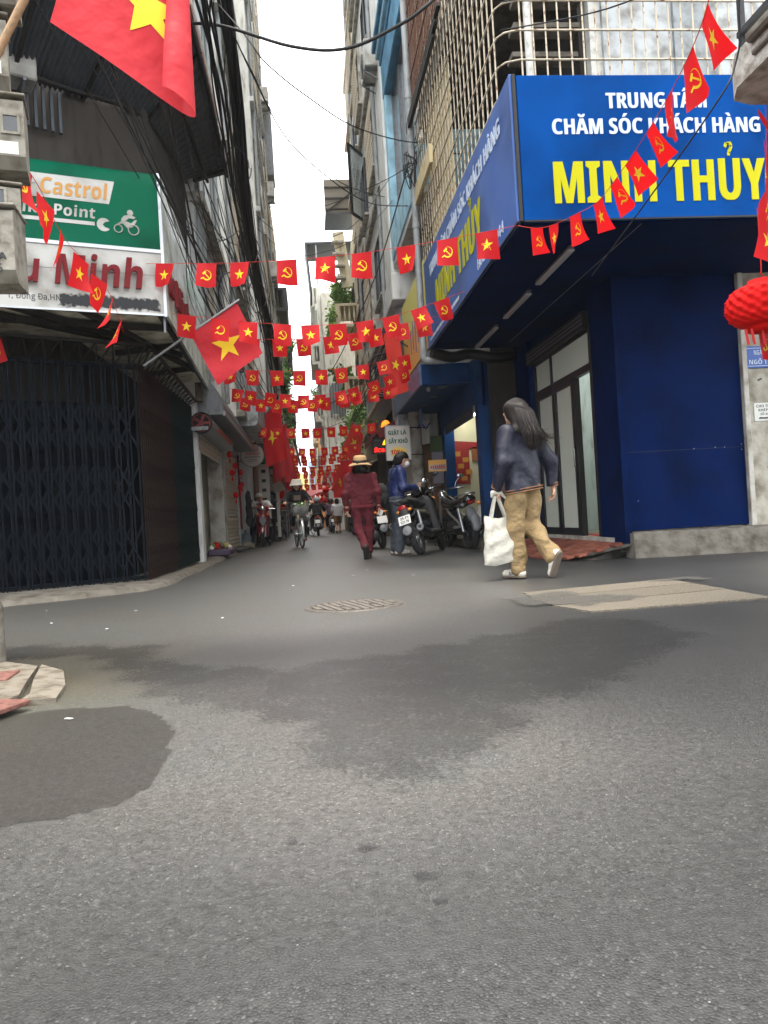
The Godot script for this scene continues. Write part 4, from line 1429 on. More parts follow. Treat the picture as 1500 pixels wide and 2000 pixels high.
func balcony(parent: Node3D, side: int, x: float, f0: float, f1: float, y: float, depth: float, m: Material, balusters = true):
	var b = part("balcony", bx(P(x, y - 0.16, f0), P(x + depth * side, y, f1), 0.02), m, parent)
	part("rail", bx(P(x, y + 0.82, f0), P(x + (depth + 0.03) * side, y + 0.95, f1), 0.015), m, b)
	part("plinth", bx(P(x + (depth - 0.14) * side, y, f0 + 0.01), P(x + depth * side, y + 0.14, f1 - 0.01), 0.01), m, b)
	if balusters:
		var bl = MB.new()
		var prof = PackedVector2Array([Vector2(0.03, 0), Vector2(0.055, 0.18), Vector2(0.05, 0.28), Vector2(0.025, 0.5), Vector2(0.035, 0.68)])
		var n = int((f1 - f0) / 0.22)
		for i in n:
			bl.lathe(prof, Transform3D(Basis(), P(x + (depth - 0.07) * side, y + 0.14, lerpf(f0, f1, (i + 0.5) / n))), 8)
		for i in int(depth / 0.22):
			bl.lathe(prof, Transform3D(Basis(), P(x + (0.12 + i * 0.22) * side, y + 0.14, f0 + 0.07)), 8)
		part("baluster", bl, m, b).set_meta("kind", "stuff")
	else:
		part("front_panel", bx(P(x + (depth - 0.1) * side, y + 0.14, f0 + 0.02), P(x + (depth - 0.02) * side, y + 0.82, f1 - 0.02)), m, b)
	for f in [f0 + 0.08, f1 - 0.08]:
		part("post", bx(P(x + (depth - 0.18) * side, y, f - 0.09), P(x + (depth + 0.01) * side, y + 0.83, f + 0.09), 0.01), m, b)

func left_houses():
	var h3 = tube_house("tall off-white narrow house with a rounded white box sign at first floor", 1, -1.42, 16.35, 21.8, 2.9, 17.5, M.plaster_white, M.concrete_pale, 5, 2, {"pipes": 2})
	var bxs = thing("box_sign", "blank white rounded box sign projecting over the lane on the left", "sign")
	var q = MB.new()
	var prof = PackedVector2Array()
	for i in 7:
		var a = -PI / 2 + PI / 2 * i / 6.0
		prof.append(Vector2(-1.14 + 0.12 * cos(a), 2.9 + 0.12 * sin(a)))
	prof.append(Vector2(-1.02, 3.95))
	prof.append(Vector2(-1.45, 3.95))
	prof.append(Vector2(-1.45, 2.78))
	q.prism(prof, Transform3D(Basis(), P(0, 0, 18.6)), 3.0)
	part("casing", q, M.sheet_pale, bxs)
	var h4 = tube_house("very tall whitish house with rows of dark windows on the left of the lane", 1, -1.02, 21.9, 31.5, 3.2, 22.0, M.plaster_white, M.plaster_grey, 6, 3, {"pipes": 2, "ledge": 0.12})
	for i in 3:
		ac_unit(["air conditioner unit high on the tall whitish left house", "air conditioner unit on the tall whitish left house below another", "lowest air conditioner unit on the tall whitish left house"][i], facing(P(-0.98, [16.5, 13.2, 9.7][i], [29.5, 30.2, 29.0][i]), Vector3.RIGHT))
	var cage = thing("window_cage", "grey corrugated box cage hung high on the tall left house", "cage")
	part("sheet", bx(P(-1.0, 14.2, 30.2), P(-0.62, 16.9, 31.4), 0.01), M.sheet_grey, cage)
	var h5 = tube_house("yellowish narrow house with rusty drainpipes on the left", 1, -1.05, 31.6, 40.0, 3.2, 14.5, M.plaster_cream, M.concrete_pale, 4, 2, {"pipes": 2})
	balcony(h5, 1, -1.05, 36.0, 39.5, 10.6, 0.55, M.iron_dark, true)
	var h6 = tube_house("grey house with planted balconies on the left, halfway down the lane", 1, -1.1, 40.1, 54.0, 3.2, 12.5, M.plaster_grey, M.concrete_pale, 3, 4, {"pipes": 1})
	balcony(h6, 1, -1.1, 42.0, 46.0, 9.4, 0.6, M.iron_dark, true)
	balcony(h6, 1, -1.1, 42.0, 46.0, 6.3, 0.6, M.iron_dark, true)
	tube_house("low cream house far down the lane on the left", 1, -1.2, 54.1, 72.0, 3.0, 10.5, M.plaster_cream, M.concrete_pale, 3, 5, {"pipes": 1})
	tube_house("far pale house at the end of the lane on the left", 1, -1.4, 72.1, 100.0, 3.0, 9.0, M.plaster_white, M.concrete_pale, 3, 6, {"pipes": 1})
	# round white sign on a bracket
	var rs = thing("round_sign", "round white double-sided sign with faint red lettering on a wall bracket", "sign", P(-1.46, 2.47, 21.0))
	var d = MB.new()
	d.lathe(PackedVector2Array([Vector2(0, -0.04), Vector2(0.29, -0.04), Vector2(0.305, -0.03), Vector2(0.305, 0.03), Vector2(0.29, 0.04), Vector2(0, 0.04)]), Transform3D(Basis(Vector3.RIGHT, PI / 2), Vector3.ZERO), 36)
	part("disc", d, M.paper_white, rs)
	var rim = MB.new()
	var rp = PackedVector3Array()
	for i in 37: rp.append(Vector3(0.305 * cos(TAU * i / 36), 0.305 * sin(TAU * i / 36), 0))
	rim.tube(rp, 0.018, 6)
	part("rim", rim, M.plastic_grey, rs)
	mat("letter_faint", c8(204, 138, 140), 0.6)
	for pq in [[0.13, 0.22, 0.06, 0], [0.04, 0.36, 0.06, 0], [-0.05, 0.42, 0.025, 1], [-0.12, 0.26, 0.016, 1], [-0.16, 0.2, 0.014, 1]]:
		var pl = MB.new()
		var wx = -pq[1] * 0.5
		while wx < pq[1] * 0.5:
			var cw = pq[2] * rnd(0.5, 0.9)
			pl.box(Vector3(wx + cw * 0.5, pq[0], 0.042), Vector3(cw * 0.75, pq[2], 0.003))
			wx += cw
		part("print_line", pl, M.letter_faint if pq[3] == 0 else M.plastic_grey, rs)
	var br = MB.new()
	br.bar(Vector3(-0.3, 0.15, 0), Vector3(-0.55, 0.15, 0), 0.02, 0.02)
	br.bar(Vector3(-0.3, -0.15, 0), Vector3(-0.55, -0.15, 0), 0.02, 0.02)
	part("bracket", br, M.metal_black, rs)
	# wall light / loudspeaker box
	var sp = thing("floodlight", "black floodlight box tilted out from the wall above the round sign", "floodlight", P(-1.1, 2.85, 23.0))
	part("body", mbox(Vector3.ZERO, Vector3(0.5, 0.32, 0.14), 0.02, Basis(Vector3.BACK, 0.5)), M.plastic_black, sp)
	part("arm", mbox(Vector3(-0.25, 0.1, 0), Vector3(0.4, 0.03, 0.03)), M.metal_black, sp)
	# pale notice board with rows of numbers, and a green cross sign
	var nb = thing("price_board", "tall white board with rows of dark marks behind the man on the red scooter", "board", P(-1.5, 1.6, 24.0))
	part("panel", mbox(Vector3.ZERO, Vector3(0.62, 1.7, 0.05), 0.004), M.paper_white, nb)
	for i in 5:
		for j in 2:
			part("mark", mbox(Vector3(-0.14 + 0.28 * j, 0.62 - 0.29 * i, 0.028), Vector3(0.13, 0.1, 0.006)), M.letter_black, nb)
	var gc = thing("pharmacy_sign", "green box sign with a paler cross above the white board", "sign", P(-1.28, 2.55, 24.2))
	part("panel", mbox(Vector3.ZERO, Vector3(0.5, 0.5, 0.1), 0.01), M.sign_green, gc)
	part("cross", mbox(Vector3(0, 0, 0.055), Vector3(0.3, 0.09, 0.01)), mat("green_light", c8(60, 170, 120), 0.4), gc)
	part("cross", mbox(Vector3(0, 0, 0.056), Vector3(0.09, 0.3, 0.011)), M.green_light, gc)
	var cp = MB.new()
	for f in [22.3, 22.55]:
		cp.tube(PackedVector3Array([P(-1.5, 0.05, f), P(-1.5, 3.2, f)]), 0.07, 10)
	tag(part("copper_pipe", cp, M.rusty), "pair of rusty brown pipes on the wall behind the round sign", "pipes")

# ---------------------------------------------------------------- right side of the lane
func build_right_side():
	blue_shop()
	security_cage()
	laundry_shop()
	right_houses()
	right_corner()

func blue_shop():
	var h = thing("corner_shop", "navy clad corner shop with a dark framed glass door behind the walking woman", "building")
	part("wall_panel", bx(P(3.5, 0.29, 8.2), P(4.9, 3.3, 8.32), 0.004), M.panel_navy, h)
	part("wall_panel", bx(P(3.42, 0.16, 8.12), P(3.5, 3.3, 8.82), 0.006), M.panel_navy, h)
	part("panel_seam", bx(P(3.5, 1.16, 8.197), P(4.9, 1.164, 8.2)), M.metal_black, h)
	for q in [[4.3, 1.165], [4.55, 1.168], [4.66, 1.166], [4.86, 1.19], [4.86, 1.13], [3.62, 0.62]]:
		var s = MB.new()
		s.ball(P(q[0], q[1], 8.195), Vector3(0.006, 0.006, 0.004), 6)
		part("rivet", s, M.silver, h)
	part("door_lining", bx(P(3.43, 2.74, 8.8), P(3.6, 3.3, 11.3)), M.panel_navy, h)
	part("jamb", bx(P(3.36, 0.2, 11.2), P(3.6, 3.3, 11.9)), M.panel_navy, h)
	part("dark_pillar", bx(P(3.02, 0.1, 12.0), P(3.6, 3.3, 12.35), 0.01), M.wall_dark, h)
	# room behind the door
	part("back_wall", bx(P(5.6, 0.1, 8.35), P(5.7, 3.2, 12.0)), M.plaster_bluish, h)
	part("side_wall", bx(P(3.7, 0.1, 11.4), P(5.6, 3.2, 11.5)), M.plaster_bluish, h)
	part("side_wall", bx(P(3.52, 0.1, 8.33), P(5.6, 3.2, 8.42)), M.plaster_cream, h)
	part("floor", bx(P(3.4, 0.05, 8.43), P(5.59, 0.22, 11.39)), M.concrete_pale, h)
	part("ceiling", bx(P(3.61, 3.05, 8.43), P(5.59, 3.2, 11.39)), M.plaster_white, h)
	part("upper_wall", bx(P(3.3, 3.32, 8.3), P(9.0, 12.0, 12.0)), M.wall_dark, h)
	part("inner_mass", bx(P(5.72, 0.0, 8.36), P(9.0, 3.3, 12.0)), M.wall_dark, h)
	# shop door
	var d = thing("shop_door", "dark aluminium framed door with frosted panes, its right leaf standing open", "door", P(3.45, 0.22, 8.84))
	var L = 2.24
	var fr = MB.new()
	for q in [[0.0, 0.0, 0.08, 2.52], [L, 0.0, 0.09, 2.52], [0.62, 0.0, 0.07, 2.02], [0.70, 0.0, 0.06, 2.0], [1.38, 0.0, 0.06, 2.0], [1.47, 0.0, 0.06, 2.02], [2.16, 0.0, 0.06, 2.0], [1.49, 2.05, 0.05, 0.45]]:
		fr.box(Vector3(0, q[1] + q[3] * 0.5, -q[0]), Vector3(0.07, q[3], q[2]))
	for q in [[0.0, L, 2.5, 0.08], [0.0, L, 2.04, 0.09], [0.70, L, 0.05, 0.1], [0.7, L, 1.97, 0.06]]:
		fr.box(Vector3(0.004, q[2], -(q[0] + q[1]) * 0.5), Vector3(0.066, q[3], q[1] - q[0]))
	part("frame", fr, M.alu_dark, d)
	for q in [[0.04, 1.47, 2.08, 2.46], [1.51, 2.2, 2.08, 2.46], [0.73, 1.35, 0.1, 1.94], [1.5, 2.13, 0.1, 1.94]]:
		part("pane", bx(Vector3(-0.008, q[2], -q[0]), Vector3(0.004, q[3], -q[1])), M.frosted, d)
	var hd = MB.new()
	hd.box(Vector3(-0.06, 1.0, -0.66), Vector3(0.02, 0.24, 0.03), Basis(), 0.006)
	part("handle", hd, M.chrome, d)
	var sb = thing("shutter_housing", "dark roller shutter housing over the shop door", "shutter housing")
	part("housing", bx(P(3.34, 2.72, 8.83), P(3.44, 2.92, 11.2), 0.01), M.metal_black, sb)
	for k in 3:
		part("groove", bx(P(3.337, 2.76 + 0.05 * k, 8.84), P(3.341, 2.775 + 0.05 * k, 11.19)), M.plastic_grey, sb)
	var cl = thing("unseen_ceiling_lamp", "white ceiling lamp added unseen inside the corner shop to light the open doorway", "lamp", P(4.6, 2.98, 10.2))  # lamp out of sight, added to brighten the room past the door
	part("lamp_panel", mbox(Vector3.ZERO, Vector3(0.9, 0.05, 0.2), 0.01), mat("lamp_glow", Color(1, 1, 1), 0.5, {"em": Color(1, 0.99, 0.94), "ee": 1.5}), cl)
	var al = OmniLight3D.new()
	al.name = "unseen_lamp_glow"
	al.light_energy = 0.2
	al.light_color = Color(0.97, 1.0, 0.93)
	al.omni_range = 8.0
	al.omni_attenuation = 2.0
	al.light_size = 0.15
	al.shadow_enabled = true
	al.position = Vector3(0, -0.2, 0)
	cl.add_child(al)
	tag(part("door_mat", bx(P(3.5, 0.222, 8.9), P(4.2, 0.235, 9.5)), M.letter_red), "red mat just inside the open shop door", "mat")
	var ch = thing("stool", "small dark stool inside the open shop door", "stool", P(4.3, 0.22, 10.05))
	part("seat", mbox(Vector3(0, 0.78, 0), Vector3(0.3, 0.06, 0.3), 0.02), M.plastic_black, ch)
	for s in [[-1, -1], [1, -1], [-1, 1], [1, 1]]:
		part("leg", mbox(Vector3(0.12 * s[0], 0.38, 0.12 * s[1]), Vector3(0.025, 0.76, 0.025)), M.metal_black, ch)
	var fan = thing("wall_fan", "small dark wall fan inside the open shop door", "fan", P(5.45, 1.75, 11.0))
	part("motor", mbox(Vector3.ZERO, Vector3(0.14, 0.14, 0.2), 0.03), M.plastic_black, fan)
	var fg = MB.new()
	for r in [0.08, 0.15, 0.2]:
		var ring = PackedVector3Array()
		for i in 21: ring.append(Vector3(-0.1, r * sin(TAU * i / 20), 0.12 + r * cos(TAU * i / 20)))
		fg.tube(ring, 0.005, 4)
	part("guard", fg, M.plastic_teal, fan)
	# plinth and brick ramp
	var pl = thing("plinth", "cracked concrete plinth under the navy wall", "plinth")
	var pm = MB.new()
	var rr = RandomNumberGenerator.new()
	rr.seed = 9
	var pts = []
	for i in 40:
		var t = i / 39.0
		var x = lerpf(3.47, 6.6, t)
		var f = lerpf(8.03, 7.55, t) + rr.randf_range(-0.012, 0.012)
		var top = 0.275 + rr.randf_range(-0.008, 0.012)
		pts.append(P(x, -0.06, f - 0.03))
		pts.append(P(x, top * 0.55, f + rr.randf_range(-0.01, 0.01)))
		pts.append(P(x, top - 0.02, f))
		pts.append(P(x, top, f + 0.03))
		pts.append(P(x, top, 8.25))
	pm.grid(pts, 40, 5)
	pm.quad(P(3.47, -0.06, 8.0), P(3.47, -0.06, 8.25), P(3.47, 0.275, 8.25), P(3.47, 0.275, 8.03))
	part("concrete", pm, M.concrete, pl)
	var ap = MB.new()
	ap.prism(PackedVector2Array([Vector2(0, 0), Vector2(0.9, 0), Vector2(0.9, 0.2)]), Transform3D(Basis(Vector3.UP, 0.55), P(2.95, 0, 8.28)), 0.3)
	part("ramp_edge", ap, M.concrete_dark, pl)
	var ramp = struct("ramp", mbox(Vector3.ZERO, Vector3.ONE), M.concrete_dark)
	var rm = MB.new()
	rm.prism(PackedVector2Array([Vector2(2.7, 8.55), Vector2(3.05, 8.2), Vector2(3.46, 8.1), Vector2(3.46, 11.3), Vector2(2.9, 12.2), Vector2(2.62, 12.2)]), Transform3D(Basis(Vector3(1, 0.2, 0), Vector3(0, 0, -1), Vector3(0, 1, 0)), Vector3(0, -0.545, 0)), 0.03)
	ramp.mesh = rm.mesh()
	var bm = mbox(Vector3.ZERO, Vector3(0.096, 0.03, 0.196), 0.006).mesh()
	for i in 8:
		for j in 17:
			var x = 2.72 + 0.103 * i
			var f = 8.22 + 0.203 * (j + (0.5 if i % 2 else 0.0))
			if x < 2.78 and f < 8.5: continue
			if x + f < 11.1: continue
			var b = part("brick", bm, [M.brick_a, M.brick_b, M.brick_c][rr.randi() % 3], ramp, P(x, 0.2 * x - 0.524 + rr.randf_range(-0.003, 0.003), f))
			b.rotation = Vector3(rr.randf_range(-0.02, 0.02), rr.randf_range(-0.03, 0.03), atan(0.2))
	# big sign wrapping the corner with its soffit
	var sg = thing("wraparound_sign", "large blue shop sign wrapping the corner with white and yellow capitals", "sign")
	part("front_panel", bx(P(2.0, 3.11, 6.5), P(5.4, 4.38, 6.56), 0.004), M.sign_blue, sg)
	part("side_panel", bx(P(1.94, 3.11, 6.515), P(1.985, 4.4, 11.55), 0.004), M.sign_blue_glare, sg)
	var tr = MB.new()
	tr.box(P(1.975, 3.745, 6.505), Vector3(0.03, 1.28, 0.03))
	tr.box(P(3.7, 3.105, 6.5), Vector3(3.4, 0.014, 0.02))
	tr.box(P(1.95, 3.105, 9.03), Vector3(0.02, 0.014, 5.05))
	part("edge_trim", tr, M.metal_black, sg)
	part("soffit", bx(P(1.99, 3.1, 6.57), P(5.4, 3.13, 8.19)), M.panel_navy, sg)
	part("soffit", bx(P(1.99, 3.1, 8.192), P(3.41, 3.13, 11.55)), M.panel_navy, sg)
	part("soffit_joint", bx(P(3.10, 3.096, 6.6), P(3.106, 3.1, 11.2)), M.plastic_grey, sg)
	var F1 = Vector3(0, 0, 1)
	var fx = func(x: float, y: float) -> Transform3D: return Transform3D(Basis(), P(x, y, 6.497))
	text("TRUNG TÂM", 0.92, 0.135, 0.006, M.letter_white, sg, fx.call(3.26, 4.15), "heavy")
	text("CHĂM SÓC KHÁCH HÀNG", 1.91, 0.135, 0.006, M.letter_white, sg, fx.call(3.255, 3.925), "heavy")
	text("MINH THỦY", 1.94, 0.365, 0.006, M.letter_yellow, sg, fx.call(3.26, 3.435), "heavy")
	var sx = func(f: float, y: float) -> Transform3D: return facing(P(1.937, y, f), Vector3.LEFT)
	text("TRUNG TÂM CHĂM SÓC KHÁCH HÀNG", 4.15, 0.165, 0.006, M.letter_white, sg, sx.call(8.97, 4.14), "heavy")
	text("MINH THỦY", 2.85, 0.42, 0.006, M.letter_yellow, sg, sx.call(9.2, 3.65), "heavy")
	text("Hotline: 1044", 1.1, 0.11, 0.006, M.letter_white, sg, sx.call(7.5, 3.24), "regular")
	alpha_print_line(sg, sx.call(10.2, 3.2), 2.2, 0.05, M.letter_white)
	for q in [[7.1, 8.2], [8.53, 9.62], [10.08, 11.3]]:
		var l = thing("strip_lamp", ["grey strip lamp under the blue canopy nearest its corner", "middle grey strip lamp under the blue canopy", "farthest grey strip lamp under the blue canopy"][[7.1, 8.53, 10.08].find(q[0])], "lamp", P(2.63, 3.07, (q[0] + q[1]) * 0.5), 0.0, "unlit strip lamps under the blue canopy")
		part("body", mbox(Vector3(0, 0.014, 0), Vector3(0.05, 0.03, q[1] - q[0]), 0.004), M.metal_grey, l)
		part("diffuser", mbox(Vector3(0, -0.014, 0), Vector3(0.075, 0.028, q[1] - q[0] - 0.02), 0.01), mat("lamp_off", c8(168, 166, 168), 0.4), l)
	# rolled dark tarpaulin under the far end of the sign
	var tp = MB.new()
	tp.tube(path3([P(1.98, 3.06, 11.5), P(2.3, 2.99, 11.6), P(2.6, 3.05, 11.7), P(3.0, 2.98, 11.7), P(3.4, 3.03, 11.8)]), 0.085, 10)
	tag(part("tarpaulin_roll", tp, M.plastic_black), "dark rolled tarpaulin under the far end of the blue sign", "tarpaulin")

func alpha_print_line(parent: Node3D, xf: Transform3D, w: float, h: float, m: Material):
	var pl = MB.new()
	var x = -w * 0.5
	while x < w * 0.5:
		var cw = h * rnd(0.35, 0.8)
		pl.box(xf * Vector3(x + cw * 0.5, rnd(-0.003, 0.003), 0.001), Vector3(cw * 0.72, h * rnd(0.7, 1.0), 0.004), xf.basis)
		x += cw * (2.2 if rnd(0, 1) < 0.16 else 1.0)
	part("small_print", pl, m, parent).set_meta("kind", "stuff")

func security_cage():
	var c = thing("security_cage", "pale rusty security cage of crossed bars with rounded corners above the blue sign", "cage")
	var top = 9.6
	# vertical bars of the lane face and the front face share one mesh
	var rod = MB.new()
	rod.tube(PackedVector3Array([Vector3(0, 0, 0), Vector3(0, 5.4, 0)]), 0.0085, 5)
	var rm = rod.mesh()
	var f = 6.98
	while f < 11.7:
		part("bar", rm, M.rust_bar, c, P(1.96, 4.1, f))
		f += 0.185
	var x = 2.16
	while x < 5.4:
		part("bar", rm, M.rust_bar, c, P(x, 4.1, 6.8))
		x += 0.118
	# hoops run along both faces and round the corner
	var y = 4.42
	while y < 8.0:
		var p = [P(1.955, y, 11.65), P(1.955, y, 9.5), P(1.955, y, 7.05), P(1.97, y, 6.92), P(2.02, y, 6.84), P(2.14, y, 6.795), P(3.5, y, 6.79), P(5.4, y, 6.79)]
		var hp = MB.new()
		hp.tube(PackedVector3Array(p), 0.010, 5)
		part("hoop", hp, M.rust_bar, c)
		y += 0.272
	var post = MB.new()
	post.tube(PackedVector3Array([P(2.27, 4.1, 6.92), P(2.27, 9.5, 6.92)]), 0.035, 10)
	part("post", post, mat("post_white", c8(206, 206, 202), 0.5, {"t": "streak"}), c)
	# what is behind it
	var bh = thing("balcony_room", "dim caged balcony with pale sheeting and beige panels behind the security bars", "balcony")
	part("slab", bx(P(2.1, 4.0, 6.95), P(6, 4.12, 8.25)), M.concrete, bh)
	part("slab", bx(P(2.1, 4.0, 8.26), P(3.28, 4.12, 11.7)), M.concrete, bh)
	part("floor_edge", bx(P(2.02, 6.55, 6.98), P(3.29, 6.85, 11.7)), M.concrete_dark, bh)
	part("white_jamb", bx(P(3.1, 4.13, 7.5), P(3.22, 6.5, 7.62)), mat("post_white", c8(206, 206, 202), 0.5), bh)
	part("pale_sheet", bx(P(3.22, 4.13, 7.45), P(5.6, 6.5, 7.5)), M.sheet_pale, bh)
	part("pale_sheet", bx(P(3.95, 4.125, 7.41), P(4.4, 6.4, 7.448)), mat("sheet_patch", c8(150, 158, 164), 0.6, {"t": "blotch", "s": 0.8}), bh)
	for k in 7:
		part("stair_tread", bx(P(2.35, 4.55 + 0.24 * k, 8.0 - 0.1 * k), P(3.05, 4.6 + 0.24 * k, 8.2 - 0.1 * k)), M.concrete, bh)
	for q in [[9.75, 10.2], [10.28, 10.75], [10.83, 11.25]]:
		part("beige_panel", bx(P(2.06, 4.13, q[0]), P(2.12, 6.52, q[1])), mat("panel_beige", c8(206, 190, 150), 0.7, {"t": "streak", "s": Vector3(1, 0.3, 1)}), bh)
	part("cream_beam", bx(P(1.88, 5.35, 10.2), P(1.93, 5.6, 11.75)), mat("panel_beige", c8(206, 190, 150), 0.7), bh)
	# rusty older cage of the floor above, farther on
	var rc = thing("rusty_cage", "rust-brown window cage higher up beyond the pale security cage", "cage")
	part("backing", bx(P(2.02, 6.9, 9.2), P(2.4, 10.5, 11.7)), M.plaster_brown, rc)
	f = 9.2
	while f < 11.7:
		part("bar", rm, M.rusty, rc, P(1.93, 6.75, f))
		f += 0.11
	for k in 6:
		part("rail", bx(P(1.915, 6.8 + 0.5 * k, 9.15), P(1.93, 6.83 + 0.5 * k, 11.75)), M.rusty, rc)
	for k in 3:
		var b = MB.new()
		b.bar(P(1.86, 6.62 - 0.06 * k, 8.9 + 0.2 * k), P(1.86, 6.66 - 0.05 * k, 11.8), 0.05, 0.04)
		part("edge_bar", b, M.beam_dark, rc)
	# long grey drainpipe at the edge of the sign
	var dp = thing("drainpipe", "long grey drainpipe running down past the far end of the blue sign", "drainpipe")
	var p2 = MB.new()
	p2.tube(PackedVector3Array([P(1.88, 3.02, 11.66), P(1.88, 11.0, 11.66)]), 0.052, 12)
	part("pipe", p2, M.pvc_grey, dp)
	var el = MB.new()
	el.tube(path3([P(1.88, 3.1, 11.66), P(1.88, 3.0, 11.66), P(1.95, 2.96, 11.66), P(2.2, 2.96, 11.66)]), 0.056, 12)
	part("elbow", el, M.pvc_grey, dp)
	for yy in [5.0, 7.0, 9.0]:
		var k2 = MB.new()
		k2.tube(PackedVector3Array([P(1.88, yy, 11.66), P(1.88, yy + 0.1, 11.66)]), 0.06, 12)
		part("socket", k2, M.pvc_grey, dp)
		part("clip", bx(P(1.88, yy + 0.3, 11.64), P(2.02, yy + 0.33, 11.68)), M.galv, dp)

func laundry_shop():
	var s = thing("laundry_shop", "small shop with blue pillars and a lit tube inside, beyond the corner shop", "building")
	part("pillar", bx(P(2.86, 0.16, 12.45), P(3.05, 2.5, 12.72), 0.01), M.panel_blue, s)
	part("pillar", bx(P(2.86, 0.16, 15.75), P(3.08, 2.5, 16.05), 0.01), M.panel_blue, s)
	part("lintel", bx(P(2.84, 2.4, 12.44), P(3.1, 3.15, 16.06), 0.01), M.panel_blue, s)
	part("step", bx(P(2.6, 0.0, 12.3), P(6.0, 0.15, 16.5), 0.02), M.concrete, s)
	part("back_wall", bx(P(5.4, 0.15, 12.4), P(5.5, 3.0, 16.4)), mat("wall_lime", c8(206, 204, 172), 0.8), s)
	part("side_wall", bx(P(3.06, 0.15, 16.1), P(5.4, 3.0, 16.2)), M.wall_lime, s)
	part("side_wall", bx(P(3.06, 0.15, 12.36), P(5.4, 3.0, 12.44)), M.wall_lime, s)
	part("ceiling", bx(P(3.1, 2.92, 12.44), P(5.4, 3.0, 16.1)), M.plaster_white, s)
	part("upper_wall", bx(P(3.0, 3.16, 12.06), P(6, 5.6, 16.4)), M.plaster_grey, s)
	part("dark_filling", bx(P(2.88, 2.22, 13.0), P(2.9, 2.4, 15.7)), mat("poster_dark", c8(60, 64, 78), 0.5, {"t": "blotch", "s": 2.0}), s)
	var gl = part("shop_window", bx(P(2.93, 0.2, 12.74), P(2.935, 2.38, 13.0)), glass_mat("clear_glass", c8(220, 228, 226), 0.12), s)
	var lamp = thing("tube_lamp", "lit white tube lamp on the ceiling of the small shop", "lamp", P(3.38, 2.56, 15.5))
	part("tube_light", mbox(Vector3.ZERO, Vector3(0.05, 0.05, 1.1), 0.015, Basis(Vector3.UP, 0.15)), mat("tube_glow", Color(1, 1, 1), 0.5, {"em": Color(1.0, 0.99, 0.95), "ee": 2.2}), lamp)
	part("holder", mbox(Vector3(0, 0.05, 0), Vector3(0.06, 0.04, 1.2), 0.0, Basis(Vector3.UP, 0.15)), M.sign_white, lamp)
	var ol = OmniLight3D.new()
	ol.name = "tube_lamp_glow"
	ol.light_energy = 0.12
	ol.light_color = Color(1.0, 0.98, 0.92)
	ol.omni_range = 8.0
	ol.omni_attenuation = 2.0
	ol.light_size = 0.2
	ol.shadow_enabled = true
	ol.position = Vector3(0, -0.12, 0)
	lamp.add_child(ol)
	var po = thing("calendar", "red and gold festive calendar hung on the wall inside the small shop", "calendar", P(3.42, 2.02, 16.06))
	part("board", mbox(Vector3.ZERO, Vector3(0.62, 0.14, 0.02), 0.0, Basis(Vector3.BACK, -0.1)), mat("festive_red", c8(166, 28, 26), 0.6, {"t": "blotch", "s": 4.0}), po)
	part("sheet", mbox(Vector3(-0.16, -0.42, 0), Vector3(0.34, 0.8, 0.015)), M.festive_red, po)
	for i in 5:
		part("gold_print", mbox(Vector3(-0.24 + 0.14 * (i % 2) + 0.03 * i, -0.18 - 0.13 * i, 0.012), Vector3(0.13, 0.1, 0.004)), M.letter_amber, po)
	part("stick", mbox(Vector3(0.3, -0.4, 0), Vector3(0.02, 0.7, 0.02), 0.0, Basis(Vector3.BACK, -0.12)), M.wood_brown, po)
	part("side_picture", mbox(Vector3(0.18, -0.2, 0), Vector3(0.22, 0.3, 0.02)), mat("picture_brown", c8(160, 96, 60), 0.6, {"t": "blotch", "s": 5.0}), po)
	var bk = thing("basin", "teal plastic basin piled with things inside the small shop", "basin", P(3.5, 0.15, 13.3))
	part("shelf", mbox(Vector3(0, 0.3, 0), Vector3(0.5, 0.6, 0.5), 0.01), mat("teal_dark", c8(24, 86, 84), 0.5), bk)
	var bs = MB.new()
	bs.lathe(PackedVector2Array([Vector2(0.18, 0.62), Vector2(0.3, 0.86), Vector2(0.32, 0.86), Vector2(0.2, 0.64)]), Transform3D(), 20)
	part("bowl", bs, M.plastic_teal, bk)
	part("contents", mbox(Vector3(0, 0.86, 0), Vector3(0.36, 0.12, 0.3), 0.05), mat("yellowish", c8(190, 172, 80), 0.7), bk)
	var bg = thing("plastic_bags", "heap of clear plastic bags and white packets at the foot of the blue pillar", "bags", P(2.98, 0.15, 13.15))
	for i in 5:
		part("bag", sdf([[Vector3(0, 0, 0), Vector3(0.02, 0.1, 0), 0.1, 0.07]], 0.02, 0.02, [], 0.012, 40.0), M.bag_clear if i < 3 else M.cloth_white, bg, Vector3(-0.1 + 0.08 * (i % 3), 0.1 + 0.14 * (i / 2), 0.12 * (i % 2)))
	# canopy box
	var aw = thing("blue_canopy", "smaller blue box canopy with round downlights over the small shop", "canopy")
	part("end_panel", bx(P(2.02, 2.82, 12.92), P(2.95, 3.16, 12.96)), M.panel_blue, aw)
	part("fascia", bx(P(1.98, 2.8, 12.9), P(2.02, 3.16, 16.9)), mat("fascia_greyblue", c8(98, 118, 150), 0.4, {"t": "grime"}), aw)
	part("soffit", bx(P(2.02, 2.8, 12.97), P(2.95, 2.83, 16.9)), M.panel_blue, aw)
	part("roof", bx(P(2.02, 3.13, 12.97), P(3.0, 3.16, 16.9)), M.panel_blue, aw)
	part("wing", bx(P(2.94, 2.35, 12.4), P(2.98, 3.12, 12.92)), M.panel_navy, aw)
	for f in [13.2, 14.2, 15.2, 16.2]:
		var dl = MB.new()
		dl.lathe(PackedVector2Array([Vector2(0.08, 0), Vector2(0.075, -0.012), Vector2(0.05, -0.012), Vector2(0.045, 0.01), Vector2(0, 0.01)]), Transform3D(Basis(), P(2.42, 2.798, f)), 18)
		part("downlight", dl, M.plastic_grey, aw)
	var bulb = MB.new()
